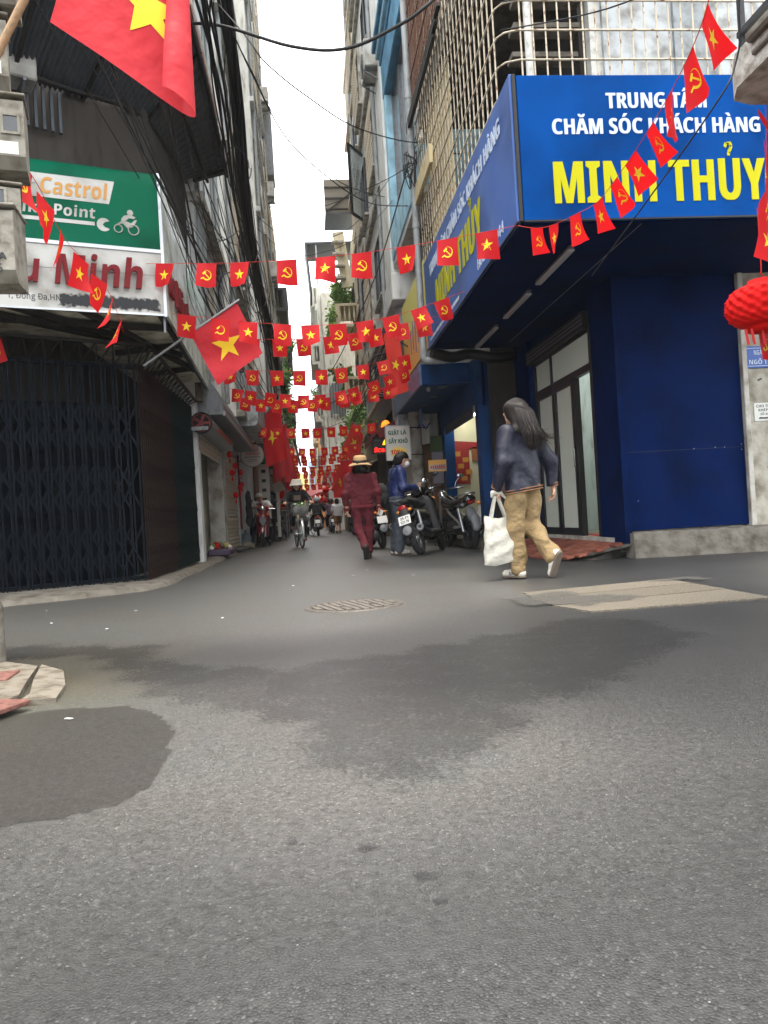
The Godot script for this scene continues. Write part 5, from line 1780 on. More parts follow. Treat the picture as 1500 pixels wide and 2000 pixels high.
	bulb.ball(P(2.16, 2.76, 13.1), Vector3(0.045, 0.055, 0.045), 12)
	tag(part("security_camera", bulb, M.plastic_grey), "small pale dome under the near corner of the blue canopy", "camera dome")
	# notices on the dark pillar
	for i in 6:
		part("notice", mbox(P(3.1 + 0.13 * (i % 2), 1.65 - 0.17 * i, 11.995), Vector3(0.14, 0.15, 0.004), 0.0, Basis(Vector3.BACK, rnd(-0.08, 0.08))), mat("old_paper", c8(142, 128, 116), 0.9, {"t": "blotch", "s": 5.0}) if i % 2 else mat("old_paper2", c8(118, 104, 96), 0.9, {"t": "blotch", "s": 6.0}), s)
	# folding yellow board on a stand, wooden door leaf, posters
	var yb = thing("menu_board", "small yellow board on a thin black stand beside the parked motorbikes", "board", P(2.42, 0.0, 14.2))
	part("panel", mbox(Vector3(0, 1.5, 0), Vector3(0.34, 0.22, 0.02), 0.005), M.banner_orange, yb)
	part("cream_band", mbox(Vector3(0, 1.47, 0.011), Vector3(0.32, 0.1, 0.004)), M.sign_white, yb)
	var dots = MB.new()
	for i in 7: dots.box(Vector3(-0.12 + 0.04 * i, 1.475, 0.014), Vector3(0.026, 0.05 + 0.012 * (i % 3), 0.003))
	part("print", dots, M.letter_red, yb)
	for q in [-0.13, 0.15]:
		part("leg", mbox(Vector3(q, 0.7, 0), Vector3(0.02, 1.4, 0.02)), M.metal_black, yb)
	var wd = thing("wooden_panel", "orange-brown wooden panel between the concrete post and the blue pillar", "panel", P(2.72, 0.15, 16.6))
	part("board", mbox(Vector3(0, 1.0, 0), Vector3(0.42, 2.0, 0.04)), M.wood_brown, wd)
	part("grey_sheet", mbox(Vector3(0.12, 1.45, 0.3), Vector3(0.34, 0.7, 0.02)), mat("sheet_lilac", c8(150, 146, 156), 0.6), wd)
	part("green_poster", mbox(Vector3(0.06, 1.95, 0.3), Vector3(0.3, 0.34, 0.02)), mat("poster_green", c8(70, 104, 40), 0.6, {"t": "blotch", "s": 5.0}), wd)
	var bz = thing("small_signboard", "pale slanted signboard with a blue zigzag above the wooden panel", "sign", P(2.42, 2.25, 16.5))
	part("panel", mbox(Vector3(0, 0.1, 0), Vector3(0.06, 0.5, 0.9), 0.004, Basis(Vector3.UP, 0.4)), M.paper_white, bz)
	for i in 3:
		part("zigzag", mbox(Vector3(-0.03 + 0.1 * i, 0.22, 0.5 - 0.04 * i), Vector3(0.03, 0.16, 0.01), 0.0, Basis(Vector3.BACK, 0.6 * (1 if i % 2 else -1))), M.street_sign_blue, bz)
	part("red_sheet", mbox(Vector3(0.0, 0.62, 0.2), Vector3(0.04, 0.5, 0.5)), mat("faded_red", c8(170, 84, 90), 0.6, {"t": "blotch", "s": 3.0}), bz)
	part("blue_sheet", mbox(Vector3(0.0, 0.42, 0.55), Vector3(0.035, 0.4, 0.3)), mat("faded_blue", c8(90, 130, 180), 0.6), bz)
	var post = MB.new()
	post.tube(PackedVector3Array([P(2.34, 0, 16.3), P(2.34, 4.4, 16.3)]), [0.15, 0.13], 12)
	var po2 = thing("concrete_post", "stained grey concrete post behind the man with the phone", "post")
	part("shaft", post, M.concrete_pale, po2)
	part("cabinet", bx(P(2.0, 2.35, 16.5), P(2.6, 3.0, 17.0), 0.01), M.sheet_pale, po2)
	# GIẶT LÀ sign
	var g = thing("laundry_sign", "white hanging sign with green and red capitals above the man with the phone", "sign", P(1.86, 2.09, 15.5), 0.06)
	part("panel", mbox(Vector3.ZERO, Vector3(0.5, 0.7, 0.06), 0.006), M.paper_white, g)
	part("frame", frame_mesh(0.52, 0.72, 0.018, 0.07), M.silver, g)
	text("GIẶT LÀ", 0.37, 0.085, 0.004, M.letter_green, g, Transform3D(Basis(), Vector3(-0.01, 0.205, 0.032)), "heavy")
	text("SẤY KHÔ", 0.39, 0.085, 0.004, M.letter_green, g, Transform3D(Basis(), Vector3(0.0, 0.03, 0.032)), "heavy")
	var st = PackedVector2Array()
	for i in 28:
		var a = TAU * i / 28
		var r = 1.0 if i % 2 else 0.72
		st.append(Vector2(cos(a) * 0.19, sin(a) * 0.12) * r)
	var sb = MB.new()
	sb.prism(st, Transform3D(Basis(), Vector3(0.0, -0.19, 0.032)), 0.003)
	part("starburst", sb, mat("burst_yellow", c8(236, 206, 96), 0.5), g)
	text("10K/", 0.24, 0.09, 0.004, M.letter_red, g, Transform3D(Basis(), Vector3(-0.04, -0.19, 0.036)), "heavy")
	var brk = MB.new()
	brk.bar(Vector3(0.26, 0.3, 0), Vector3(0.6, 0.3, -0.1), 0.02, 0.02)
	part("bracket", brk, M.metal_black, g)
	part("bracket", brk, M.metal_black, g, Vector3(0, -0.55, 0))

func frame_mesh(w: float, h: float, t: float, d: float) -> MB:
	var m = MB.new()
	box_frame(m, Vector3.ZERO, w, h, Basis(), t, d)
	return m

func right_houses():
	# light blue house with projecting storeys
	var b = thing("light_blue_house", "light blue house with heavy projecting ledges and tall windows beside the grey drainpipe", "building")
	part("wall", bx(P(2.35, 5.75, 12.0), P(8, 16.5, 15.6)), M.paint_ltblue, b)
	part("bay_floor", bx(P(1.98, 5.62, 11.8), P(3.2, 5.75, 15.45), 0.01), M.plaster_grey, b)
	part("bay_beam", bx(P(1.96, 5.76, 11.8), P(2.3, 6.45, 15.45), 0.02), M.paint_ltblue, b)
	part("bay_beam", bx(P(1.96, 9.05, 11.8), P(2.3, 9.75, 15.45), 0.02), M.paint_midblue, b)
	for i in 3:
		part("ledge", bx(P(1.93 - 0.07 * i, 9.76 + 0.13 * i, 11.75), P(2.34, 9.88 + 0.13 * i, 15.5), 0.015), M.paint_ltblue if i == 1 else M.paint_midblue, b)
	part("bay_beam", bx(P(1.96, 12.8, 11.8), P(2.3, 13.4, 15.45), 0.02), M.paint_ltblue, b)
	part("corner_strip", bx(P(1.97, 6.46, 15.2), P(2.2, 9.04, 15.44), 0.01), M.paint_ltblue, b)
	for q in [[11.82, 13.0], [13.05, 14.1], [14.15, 15.15]]:
		window(b, facing(P(2.16, 7.74, (q[0] + q[1]) * 0.5), Vector3.LEFT), q[1] - q[0], 2.55, 1, M.metal_grey, M.window_sky)
		window(b, facing(P(2.16, 11.4, (q[0] + q[1]) * 0.5), Vector3.LEFT), q[1] - q[0], 2.7, 1, M.metal_grey, M.window_sky)
	part("strut", bx(P(2.02, 5.2, 12.3), P(2.9, 5.32, 12.42)), M.metal_black, b)
	var sm = MB.new()
	sm.bar(P(2.02, 5.2, 12.36), P(2.9, 4.75, 12.36), 0.1, 0.1)
	part("strut", sm, M.metal_black, b)
	part("lower_wall", bx(P(3.02, 3.17, 16.42), P(8, 5.6, 22)), M.plaster_grey, b)
	# white corner column ending in a round stub
	var col = thing("corner_column", "whitish box column ending in a rounded pendant stub between the light blue and white houses", "column")
	part("shaft", bx(P(1.93, 5.2, 15.46), P(2.5, 17.5, 16.6), 0.02), M.plaster_white, col)
	part("capital", bx(P(1.9, 4.95, 15.3), P(2.6, 5.5, 16.65), 0.02), M.plaster_white, col)
	var stub = MB.new()
	stub.lathe(PackedVector2Array([Vector2(0.0, -0.02), Vector2(0.18, 0.0), Vector2(0.2, 0.06), Vector2(0.2, 0.62)]), Transform3D(Basis(), P(2.2, 4.35, 15.9)), 18)
	part("pendant", stub, M.sheet_pale, col)
	# yellow banner beneath it
	var yb = thing("yellow_banner", "yellow and orange shop banner with violet streaks half hidden behind the blue sign", "banner")
	part("panel", bx(P(2.02, 3.95, 11.9), P(2.06, 4.65, 14.9)), M.banner_yellow, yb)
	part("lower_panel", bx(P(2.019, 3.25, 11.9), P(2.061, 3.948, 14.9)), M.banner_orange, yb)
	for i in 5:
		part("streak", mbox(P(2.017, 3.75 + 0.06 * (i % 2), 12.7 + 0.3 * i), Vector3(0.004, 0.6 - 0.09 * absi(i - 2), 0.07)), M.banner_violet, yb)
	# white house with open windows
	var w = tube_house("white house with an open grey window and air conditioner beside the light blue house", -1, 2.0, 16.65, 22.2, 4.9, 19.5, M.plaster_white, M.concrete_pale, 5, 2, {"pipes": 1, "ledge": 0.1})
	part("ground_floor_wall", bx(P(2.9, 0.02, 16.66), P(8, 4.88, 22.1)), M.wall_dark, w)
	ac_unit("white air conditioner unit high beside the light blue ledges", facing(P(1.98, 9.9, 16.1), Vector3.LEFT))
	ac_unit("second air conditioner unit under the other by the light blue ledges", facing(P(1.98, 13.1, 17.0), Vector3.LEFT))
	var ow = thing("casement_window", "grey window leaf standing open against the white house", "window", P(2.0, 9.6, 20.9), 0.0)
	part("frame", turned(frame_mesh(0.9, 1.9, 0.07, 0.05), Transform3D(Basis(Vector3.UP, 1.0), Vector3(-0.2, 0, 0.3))), M.alu_dark, ow)
	part("pane", mbox(Vector3(-0.2, 0, 0.3), Vector3(0.78, 1.78, 0.012), 0.0, Basis(Vector3.UP, 1.0)), glass_mat("window_clear", c8(200, 214, 216), 0.35), ow)
	var g = tube_house("grey and beige tall house beyond the white one on the right", -1, 2.4, 22.3, 28.5, 4.2, 21.0, M.plaster_grey, M.plaster_beige, 6, 2, {"pipes": 2, "ledge": 0.1})
	part("ground_floor_wall", bx(P(2.95, 0.02, 22.3), P(8, 4.18, 28.4)), M.wall_dark, g)
	var w2 = tube_house("brownish tall house before the cantilevered metal roof on the right", -1, 2.72, 28.6, 35.0, 4.0, 20.0, M.plaster_beige, M.plaster_brown, 6, 1, {"pipes": 1})
	part("ground_floor_wall", bx(P(3.2, 0.02, 28.6), P(8, 3.98, 35.0)), M.wall_dark, w2)
	var mc = thing("metal_canopy", "square brown metal canopy jutting out high over the lane", "canopy")
	part("sheet", bx(P(1.5, 14.6, 35.2), P(2.9, 14.68, 37.2)), M.sheet_dark, mc)
	part("front_sheet", bx(P(1.5, 14.68, 35.2), P(2.9, 16.2, 35.26)), mat("sheet_brown", c8(110, 104, 96), 0.6), mc)
	for k in 3:
		part("rib", bx(P(1.5, 14.8 + 0.5 * k, 35.14), P(2.9, 14.86 + 0.5 * k, 35.2)), M.beam_dark, mc)
	var dg = MB.new()
	dg.bar(P(1.55, 14.7, 35.15), P(2.9, 15.7, 35.15), 0.06, 0.04)
	part("brace", dg, M.beam_dark, mc)

func right_corner():
	# building across the side lane: weathered wall with the street sign
	var w = thing("weathered_house", "weathered pale concrete house wall at the right edge with the blue street sign", "building")
	part("wall", bx(P(4.92, 0.24, 8.16), P(9.0, 3.3, 8.36)), mat("wall_weathered", c8(172, 168, 156), 0.9, {"t": "blotch", "s": 0.5, "n": "nplaster", "ns": 0.6}), w)
	part("return", bx(P(4.9, 0.27, 8.14), P(4.96, 3.3, 8.34), 0.006), M.concrete_pale, w)
	part("crack", bx(P(4.98, 3.28, 8.14), P(6, 3.3, 8.17)), M.black_void, w)
	part("upper_slab", bx(P(4.95, 3.3, 7.2), P(9, 3.5, 8.3), 0.01), M.concrete_pale, w)
	for q in [[5.16, 0.92, 0.06], [5.1, 1.9, 0.05], [5.3, 1.35, 0.04]]:
		part("chip", mbox(P(q[0], q[1], 8.158), Vector3(q[2], 0.02, 0.006), 0.0, Basis(Vector3.BACK, 0.4)), M.concrete_dark, w)
	var s = thing("street_sign", "blue enamel street name sign with white letters on the weathered wall", "sign", P(5.28, 2.15, 8.15))
	part("plate", mbox(Vector3.ZERO, Vector3(0.72, 0.245, 0.012), 0.004), M.street_sign_blue, s)
	part("border", frame_mesh(0.68, 0.205, 0.006, 0.016), M.letter_white, s)
	text("NGÁCH", 0.16, 0.05, 0.003, M.letter_white, s, Transform3D(Basis(), Vector3(-0.16, 0.05, 0.008)))
	text("NGÕ THÁI T", 0.4, 0.05, 0.003, M.letter_white, s, Transform3D(Basis(), Vector3(-0.1, -0.055, 0.008)))
	var n = thing("paper_notice", "white paper notice with black lettering below the blue street sign", "notice", P(5.18, 1.535, 8.152))
	part("sheet", mbox(Vector3.ZERO, Vector3(0.34, 0.2, 0.004)), M.paper_white, n)
	text("CHO THUÊ", 0.22, 0.03, 0.002, M.letter_black, n, Transform3D(Basis(), Vector3(-0.035, 0.065, 0.002)))
	text("KHÉP KÍN", 0.2, 0.028, 0.002, M.letter_black, n, Transform3D(Basis(), Vector3(-0.02, 0.02, 0.002)))
	text("SỐ 64", 0.1, 0.024, 0.002, M.letter_black, n, Transform3D(Basis(), Vector3(-0.05, -0.025, 0.002)))
	alpha_print_line(n, Transform3D(Basis(), Vector3(-0.02, -0.07, 0.003)), 0.2, 0.02, M.letter_black)
	# balcony slab with wrought iron railing, top right
	var b = thing("corner_balcony", "worn concrete balcony slab with a wrought iron railing at the top right corner", "balcony")
	var sl = MB.new()
	sl.prism(PackedVector2Array([Vector2(2.40, 1.2), Vector2(2.38, 3.85), Vector2(2.44, 3.98), Vector2(2.56, 4.02), Vector2(4.2, 4.02), Vector2(4.2, 1.2)]), Transform3D(Basis(Vector3(1, 0, 0), Vector3(0, 0, -1), Vector3(0, 1, 0)), Vector3(0, 2.865, 0)), 0.18)
	part("slab", sl, mat("slab_worn", c8(186, 184, 178), 0.85, {"t": "blotch", "s": 1.2, "n": "nplaster", "ns": 0.8}), b)
	part("moulding", bx(P(2.34, 2.91, 1.2), P(2.42, 2.97, 3.7), 0.015), M.concrete, b)
	part("moulding", bx(P(2.36, 2.84, 1.2), P(2.41, 2.87, 3.68), 0.008), M.concrete, b)
	var rl = thing("balcony_railing", "dark wrought iron railing with scrolls standing on the corner balcony slab", "railing")
	for q in [[2.46, 3.9], [2.46, 3.45], [2.46, 3.0], [2.46, 2.55], [2.85, 3.92], [3.25, 3.92]]:
		part("upright", mbox(P(q[0], 3.42, q[1]), Vector3(0.028, 0.94, 0.028)), M.iron_dark, rl)
	for y in [3.08, 3.86]:
		part("rail", bx(P(2.44, y, 1.5), P(2.48, y + 0.03, 3.92)), M.iron_dark, rl)
		part("rail", bx(P(2.48, y, 3.9), P(4.1, y + 0.03, 3.94)), M.iron_dark, rl)
	for q in [[3.67, 1.0], [3.22, -1.0], [2.78, 1.0]]:
		var sc = MB.new()
		for e in [-1, 1]:
			var path = PackedVector3Array()
			for i in 40:
				var a = TAU * 1.6 * i / 39.0
				var r = 0.15 * (1.0 - 0.78 * i / 39.0)
				path.append(P(2.46, 3.47 + e * 0.16 + e * r * sin(a + 0.3) * 0.9, q[0] + q[1] * r * cos(a + 0.3)))
			sc.tube(path, 0.011, 6)
		part("scroll", sc, M.iron_dark, rl)
	for q in [3.05, 3.6]:
		var sc = MB.new()
		var path = PackedVector3Array()
		for i in 40:
			var a = TAU * 1.7 * i / 39.0
			var r = 0.17 * (1.0 - 0.8 * i / 39.0)
			path.append(P(q + r * cos(a), 3.4 + r * sin(a), 3.92))
		sc.tube(path, 0.011, 6)
		part("scroll", sc, M.iron_dark, rl)
	part("wall", bx(P(4.2, 0.0, 0.6), P(4.6, 7.0, 4.2)), M.wall_weathered, thing("side_house", "pale house wall carrying the corner balcony", "building"))
	# red honeycomb paper lantern
	var ln = thing("paper_lantern", "round red honeycomb paper lantern hanging at the right edge", "lantern", P(2.69, 1.71, 4.22))
	ln.scale = Vector3.ONE * 0.92
	var lm = MB.new()
	var rows = 40
	var cols = 108
	var pts = []
	for i in rows + 1:
		var t = float(i) / rows
		var a = PI * t - PI / 2
		var yy = 0.13 * sin(a)
		var base = 0.19 * pow(maxf(cos(a), 0.0), 0.62) + 0.035
		if t < 0.12: base = maxf(base, 0.105)
		for j in cols + 1:
			var ph = TAU * j / cols
			var r = base * (1.0 + 0.055 * cos(j * PI / 3.0) * cos(i * PI / 3.0) - 0.03 * absf(sin(i * PI / 6.0)))
			pts.append(Vector3(r * cos(ph), yy, r * sin(ph)))
	lm.grid(pts, rows + 1, cols + 1, true)
	part("honeycomb", lm, M.lantern_red, ln)
	var cap = MB.new()
	cap.lathe(PackedVector2Array([Vector2(0.0, 0.16), Vector2(0.085, 0.16), Vector2(0.095, 0.12), Vector2(0.12, 0.1)]), Transform3D(), 24)
	cap.lathe(PackedVector2Array([Vector2(0.10, -0.11), Vector2(0.1, -0.16), Vector2(0.0, -0.165)]), Transform3D(), 24)
	part("collar", cap, M.lantern_red, ln)
	var hook = MB.new()
	hook.tube(path3([Vector3(0, 0.16, 0), Vector3(0.012, 0.19, 0), Vector3(-0.012, 0.21, 0), Vector3(0, 0.24, 0), Vector3(0, 0.62, 0)]), 0.004, 5)
	part("hanging_cord", hook, M.flag_orange, ln)
	for q in [-0.17, -0.13, -0.06, 0.02]:
		part("tassel", mbox(Vector3(q + 0.03, -0.2, 0.03), Vector3(0.016, 0.1, 0.004), 0.0, Basis(Vector3.BACK, 0.15)), M.letter_red, ln)

# ---------------------------------------------------------------- flags
func star_tris() -> Array:
	var t = []
	var p = []
	for i in 10:
		var a = PI / 2 + PI * i / 5
		p.append(Vector2(cos(a), sin(a)) * (1.0 if i % 2 == 0 else 0.39))
	for i in 10: t.append([Vector2.ZERO, p[i], p[(i + 1) % 10]])
	return t

func sickle_tris() -> Array:
	var t = []
	var n = 14
	var o = []
	var q = []
	for i in n + 1:
		var s = float(i) / n
		var a = deg_to_rad(lerpf(108, -148, s))
		o.append(Vector2(cos(a), sin(a)) * 0.98)
		var th = lerpf(0.03, 0.27, clampf(s * 1.5, 0, 1))
		q.append(Vector2(cos(a), sin(a)) * (0.98 - th))
	for i in n:
		t.append([o[i], o[i + 1], q[i + 1]])
		t.append([o[i], q[i + 1], q[i]])
	var quad = func(c: Vector2, d: Vector2, l: float, w: float):
		d = d.normalized()
		var e = Vector2(-d.y, d.x) * w * 0.5
		var f = d * l * 0.5
		t.append([c - f - e, c + f - e, c + f + e])
		t.append([c - f - e, c + f + e, c - f + e])
	quad.call(Vector2(-0.92, -0.72), Vector2(-1, -0.75), 0.42, 0.2)       # sickle's grip
	quad.call(Vector2(0.1, -0.12), Vector2(1, -1), 1.65, 0.2)             # hammer's shaft
	quad.call(Vector2(-0.46, 0.44), Vector2(1, 1), 0.78, 0.34)            # hammer's head
	return t

# cloth whose surface is surf(u, v); the emblem is laid on both faces
func cloth_mesh(surf: Callable, nu: int, nv: int) -> MB:
	var m = MB.new()
	var pts = []
	for j in nv + 1:
		for i in nu + 1:
			pts.append(surf.call(float(i) / nu, float(j) / nv))
	m.grid(pts, nv + 1, nu + 1)
	return m

func emblem_mesh(surf: Callable, tris: Array, c: Vector2, ru: float, rv: float, off: float, div = 1) -> MB:
	var m = MB.new()
	var at = func(p: Vector2, s: float) -> Vector3:
		var u = c.x + p.x * ru
		var v = c.y - p.y * rv
		var q = surf.call(u, v)
		var nrm = (surf.call(u + 0.01, v) - q).cross(surf.call(u, v + 0.01) - q).normalized()
		return q + nrm * off * s
	for t in tris:
		for s in [-1.0, 1.0]:
			for i in div:
				for j in div - i:
					var e = [[i, j], [i + 1, j], [i, j + 1]]
					var f = [[i + 1, j], [i + 1, j + 1], [i, j + 1]]
					for w in ([e, f] if i + j < div - 1 else [e]):
						var g = []
						for k in w:
							g.append(at.call(t[0] + (t[1] - t[0]) * k[0] / div + (t[2] - t[0]) * k[1] / div, s))
						m.tri(g[0], g[1], g[2])
	return m

var flag_kit = []
func make_flag_kit():
	var tri_kinds = [star_tris(), sickle_tris()]
	for k in 2:
		var row = []
		for vr in 6:
			var w = 0.2
			var h = 0.235
			var a1 = rnd(0.006, 0.028)
			var a2 = rnd(-1, 1)
			var ph = rnd(0, 6)
			var curl = rnd(-0.05, 0.05) * (1.5 if vr == 5 else 1.0)
			var surf = func(u: float, v: float) -> Vector3:
				var x = (u - 0.5) * w
				return Vector3(x * (1.0 - 0.06 * v) + 0.012 * a2 * v, -v * h + 0.008 * a2 * v * (u - 0.5) * 4.0, a1 * v * sin(u * 5.0 + ph + v * 1.5) + curl * v * v * (u - 0.5) * 2.0 * 1.2 + curl * v * v * 0.6)
			row.append([cloth_mesh(surf, 7, 6).mesh(), emblem_mesh(surf, tri_kinds[k], Vector2(0.5, 0.5), 0.285 if k == 0 else 0.25, 0.285 * w / h if k == 0 else 0.25 * w / h, 0.0012).mesh()])
		flag_kit.append(row)

func nth(i: int) -> String:
	var o = ["first", "second", "third", "fourth", "fifth", "sixth", "seventh", "eighth", "ninth", "tenth", "eleventh", "twelfth", "thirteenth", "fourteenth", "fifteenth", "sixteenth", "seventeenth", "eighteenth", "nineteenth", "twentieth"]
	return o[i] if i < 20 else (["twenty", "thirty", "forty"][i / 10 - 2] + "-" + o[i % 10 - 1 if i % 10 > 0 else 0])

# flags hung along a cord through the given points
func string_of_flags(where: String, pts: Array, n: int, pad0: float, pad1: float, kind0: int, swing0: float, turn_jit = 0.12, ordered = "from the left", scale = 1.0, each = true):
	var cord = path3(pts, 10)
	var cm = MB.new()
	cm.tube(cord, 0.0022, 4, false)
	tag(part("flag_line", cm, M.cable_grey if pts[0].z < -20.0 else M.flag_orange), "thin line carrying small red flags, the " + where, "cord", "lines of the bunting")
	var len = [0.0]
	for i in cord.size() - 1: len.append(len[-1] + cord[i].distance_to(cord[i + 1]))
	for i in n:
		var want: float = len[-1] * lerpf(pad0, pad1, (i + 0.5) / n + (rnd(-0.012, 0.012)))
		var k = 0
		while k < len.size() - 2 and len[k + 1] < want: k += 1
		var t: float = (want - len[k]) / maxf(len[k + 1] - len[k], 1e-6)
		var at = cord[k].lerp(cord[k + 1], t)
		var tan = (cord[k + 1] - cord[k]).normalized()
		if absf(tan.z) <= absf(tan.x) and tan.x < 0.0: tan = -tan
		var kind = (i + kind0) % 2
		var kit = flag_kit[kind][rng.randi() % 6]
		var o = part("bunting_flag", kit[0], M.flag_red, null, at)
		part("star" if kind == 0 else "hammer_and_sickle", kit[1], M.flag_yellow, o)
		var side = tan.cross(Vector3.UP).normalized()
		var down = Vector3.DOWN.rotated(tan, swing0 + rnd(-0.2, 0.2))
		# pennants on a steep cord hang between square to it and plumb
		var x = tan
		var y = -(down - x * down.dot(x) * 0.75).normalized()
		var z = x.cross(y).normalized()
		var b = Basis(x, y, z)
		if b.determinant() < 0: b = Basis(x, y, -z)
		b = b * Basis(Vector3.UP, rnd(-turn_jit, turn_jit))
		o.basis = b.scaled_local(Vector3.ONE * scale)
		var em = "star" if kind == 0 else "hammer-and-sickle"
		if each: tag(o, "red %s flag, %s %s on the %s" % [em, nth(i), ordered, where], "flag", "small flags on the " + where)
		else: tag(o, "tiny red %s flag on the %s" % [em, where], "flag", "small %s flags on the %s" % [em, where])

func build_bunting():
	make_flag_kit()
	string_of_flags("first cord between the two signs", [P(-1.49, 3.30, 7.9), P(-0.6, 3.2, 7.65), P(0.32, 3.15, 7.4), P(1.1, 3.1, 7.0), P(1.92, 3.06, 6.48)], 9, 0.0, 0.985, 0, 0.05)
	string_of_flags("cord rising from the blue corner", [P(1.93, 3.06, 6.48), P(2.02, 2.93, 6.20), P(2.07, 2.85, 5.90), P(2.09, 2.78, 5.55), P(2.13, 2.73, 5.20), P(2.08, 2.70, 4.70), P(2.04, 2.71, 4.25), P(1.94, 2.68, 3.70), P(1.82, 2.66, 3.20), P(1.68, 2.65, 2.80)], 10, 0.02, 0.98, 1, 0.3, 0.15, "from the sign", 0.9)
	string_of_flags("slanting cord before the green sign", [P(-1.46, 2.72, 4.0), P(-1.43, 2.62, 4.5), P(-1.44, 2.54, 4.8), P(-1.45, 2.50, 5.1), P(-1.41, 2.45, 5.5), P(-1.39, 2.39, 5.9), P(-1.42, 2.24, 6.4)], 7, 0.08, 1.0, 1, 0.15, 0.4, "from the meter boxes", 0.92)
	string_of_flags("second cord between the two signs", [P(-1.34, 2.90, 8.3), P(-0.5, 2.8, 8.4), P(0.32, 2.77, 8.5), P(1.1, 2.88, 8.6), P(2.0, 3.2, 8.8)], 10, 0.01, 0.93, 0, 0.0)
	string_of_flags("third cord across the lane", [P(-0.9, 3.16, 10.6), P(0.0, 3.12, 10.6), P(0.8, 3.18, 10.6), P(1.95, 3.37, 10.6)], 8, 0.04, 0.98, 1, 0.1)
	string_of_flags("fourth cord across the lane", [P(-1.4, 3.07, 12.2), P(0.09, 2.99, 12.2), P(1.0, 3.05, 12.2), P(1.9, 3.22, 12.2)], 9, 0.03, 0.98, 0, -0.05)
	string_of_flags("fifth cord across the lane", [P(-1.36, 2.99, 13.4), P(0.07, 2.79, 13.4), P(1.0, 2.92, 13.4), P(1.95, 3.25, 13.4)], 11, 0.02, 0.98, 1, 0.05)
	string_of_flags("sixth cord across the lane", [P(-1.28, 3.01, 14.6), P(0.07, 2.9, 14.6), P(1.85, 3.12, 14.6)], 10, 0.02, 0.98, 1, 0.0)
	string_of_flags("seventh cord across the lane", [P(-1.2, 2.9, 18.5), P(0.3, 2.82, 18.5), P(1.8, 2.88, 18.5)], 9, 0.02, 0.98, 1, 0.0)
	string_of_flags("eighth cord across the lane", [P(-1.3, 2.88, 23.0), P(0.34, 2.76, 23.0), P(1.7, 2.86, 23.0)], 9, 0.02, 0.98, 0, 0.0)
	var f = 26.5
	var k = 0
	while k < 18:
		var y = 2.86 - 0.012 * k + rnd(-0.06, 0.06)
		string_of_flags("far cord, %s before the lane's end" % nth(17 - k), [P(-1.3, y + 0.1, f), P(0.3, y, f + rnd(-0.5, 0.5)), P(1.75, y + 0.1, f)], 9, 0.02, 0.98, k % 2, rnd(-0.1, 0.1), 0.15, "", 1.0, false)
		if k % 4 == 3: string_of_flags("low far cord, %s before the lane's end" % nth(4 - (k + 1) / 4), [P(-1.2, 2.4, f + 1.2), P(0.4, 2.25, f + 1.4), P(1.7, 2.42, f + 1.3)], 9, 0.02, 0.98, 1, 0.1, 0.2, "", 1.0, false)
		f += 2.3 + 0.3 * k
		k += 1
	# loose tail of flags down the right edge and under the canopy on the left
	string_of_flags("cord dangling at the right edge", [P(2.57, 2.74, 3.9), P(2.555, 2.4, 3.9), P(2.53, 1.98, 3.9)], 4, 0.02, 0.98, 1, 0.9, 0.8, "from the top", 0.85)
	string_of_flags("short cord under the left canopy", [P(-3.35, 2.62, 7.9), P(-3.15, 2.58, 7.95), P(-2.95, 2.62, 8.0)], 2, 0.0, 1.0, 0, 0.0, 0.4, "from the left", 0.95)
	string_of_flags("short cord below the red lantern", [P(2.66, 1.6, 4.3), P(2.8, 1.59, 4.35), P(3.05, 1.6, 4.4)], 2, 0.1, 1.0, 1, 0.0, 0.1, "from the left", 0.7)

# a flag on a pole: corners hoist-top, hoist-bottom, fly-top, fly-bottom
func big_flag(label: String, ht: Vector3, hb: Vector3, ft: Vector3, fb: Vector3, ripple: float, roll: float, m: Material, seed_: float, pole0: Vector3, pole1: Vector3, pr: float, pm: Material, star = 0.3, spin = 0.0):
	var flat_n = (ft - ht).cross(hb - ht).normalized()
	var surf = func(u: float, v: float) -> Vector3:
		var uu = u
		var p: Vector3
		if roll > 0.0 and u > 1.0 - roll:
			var s = (u - (1.0 - roll)) / roll * 4.4
			var edge = ht.lerp(hb, v).lerp(ft.lerp(fb, v), 1.0 - roll)
			var du = (ft.lerp(fb, v) - ht.lerp(hb, v))
			var r = du.length() * roll / 4.4
			var d = du.normalized()
			p = edge + d * sin(s) * r * (1.1 + 0.2 * v) - flat_n * (1.0 - cos(s)) * r * (0.9 + 0.3 * v)
		else:
			p = ht.lerp(hb, v).lerp(ft.lerp(fb, v), uu)
		var w = ripple * u * (0.4 + 0.6 * v)
		return p + flat_n * w * (sin(u * 7.0 + v * 3.0 + seed_) + 0.4 * sin(v * 11.0 - u * 5.0 + seed_ * 2.0)) + Vector3(0, -0.10 * ripple * sin(PI * u), 0)
	var o = thing("national_flag", label, "flag", Vector3.ZERO, 0.0, "large red flags with a yellow star")
	part("cloth", cloth_mesh(surf, 44, 26), m, o)
	var asp = (ft - ht).length() / (hb - ht).length()
	part("star", emblem_mesh(surf, star_tris().map(func(t): return t.map(func(q): return q.rotated(spin))), Vector2(0.5, 0.5 if spin == 0.0 else 0.56), star / asp, star, 0.003, 5), M.flag_yellow, o)
	if pr > 0.0:
		var p = MB.new()
		p.tube(path3([pole0, pole0.lerp(pole1, 0.33) + Vector3(0, 0.004, 0), pole0.lerp(pole1, 0.66), pole1]), pr, 10)
		part("pole", p, pm, o)
		for t in [0.25, 0.55, 0.8]:
			var k = MB.new()
			var c = pole0.lerp(pole1, t)
			k.tube(PackedVector3Array([c, c + (pole1 - pole0).normalized() * 0.012]), pr * 1.12, 10)
			part("pole_joint", k, pm, o)

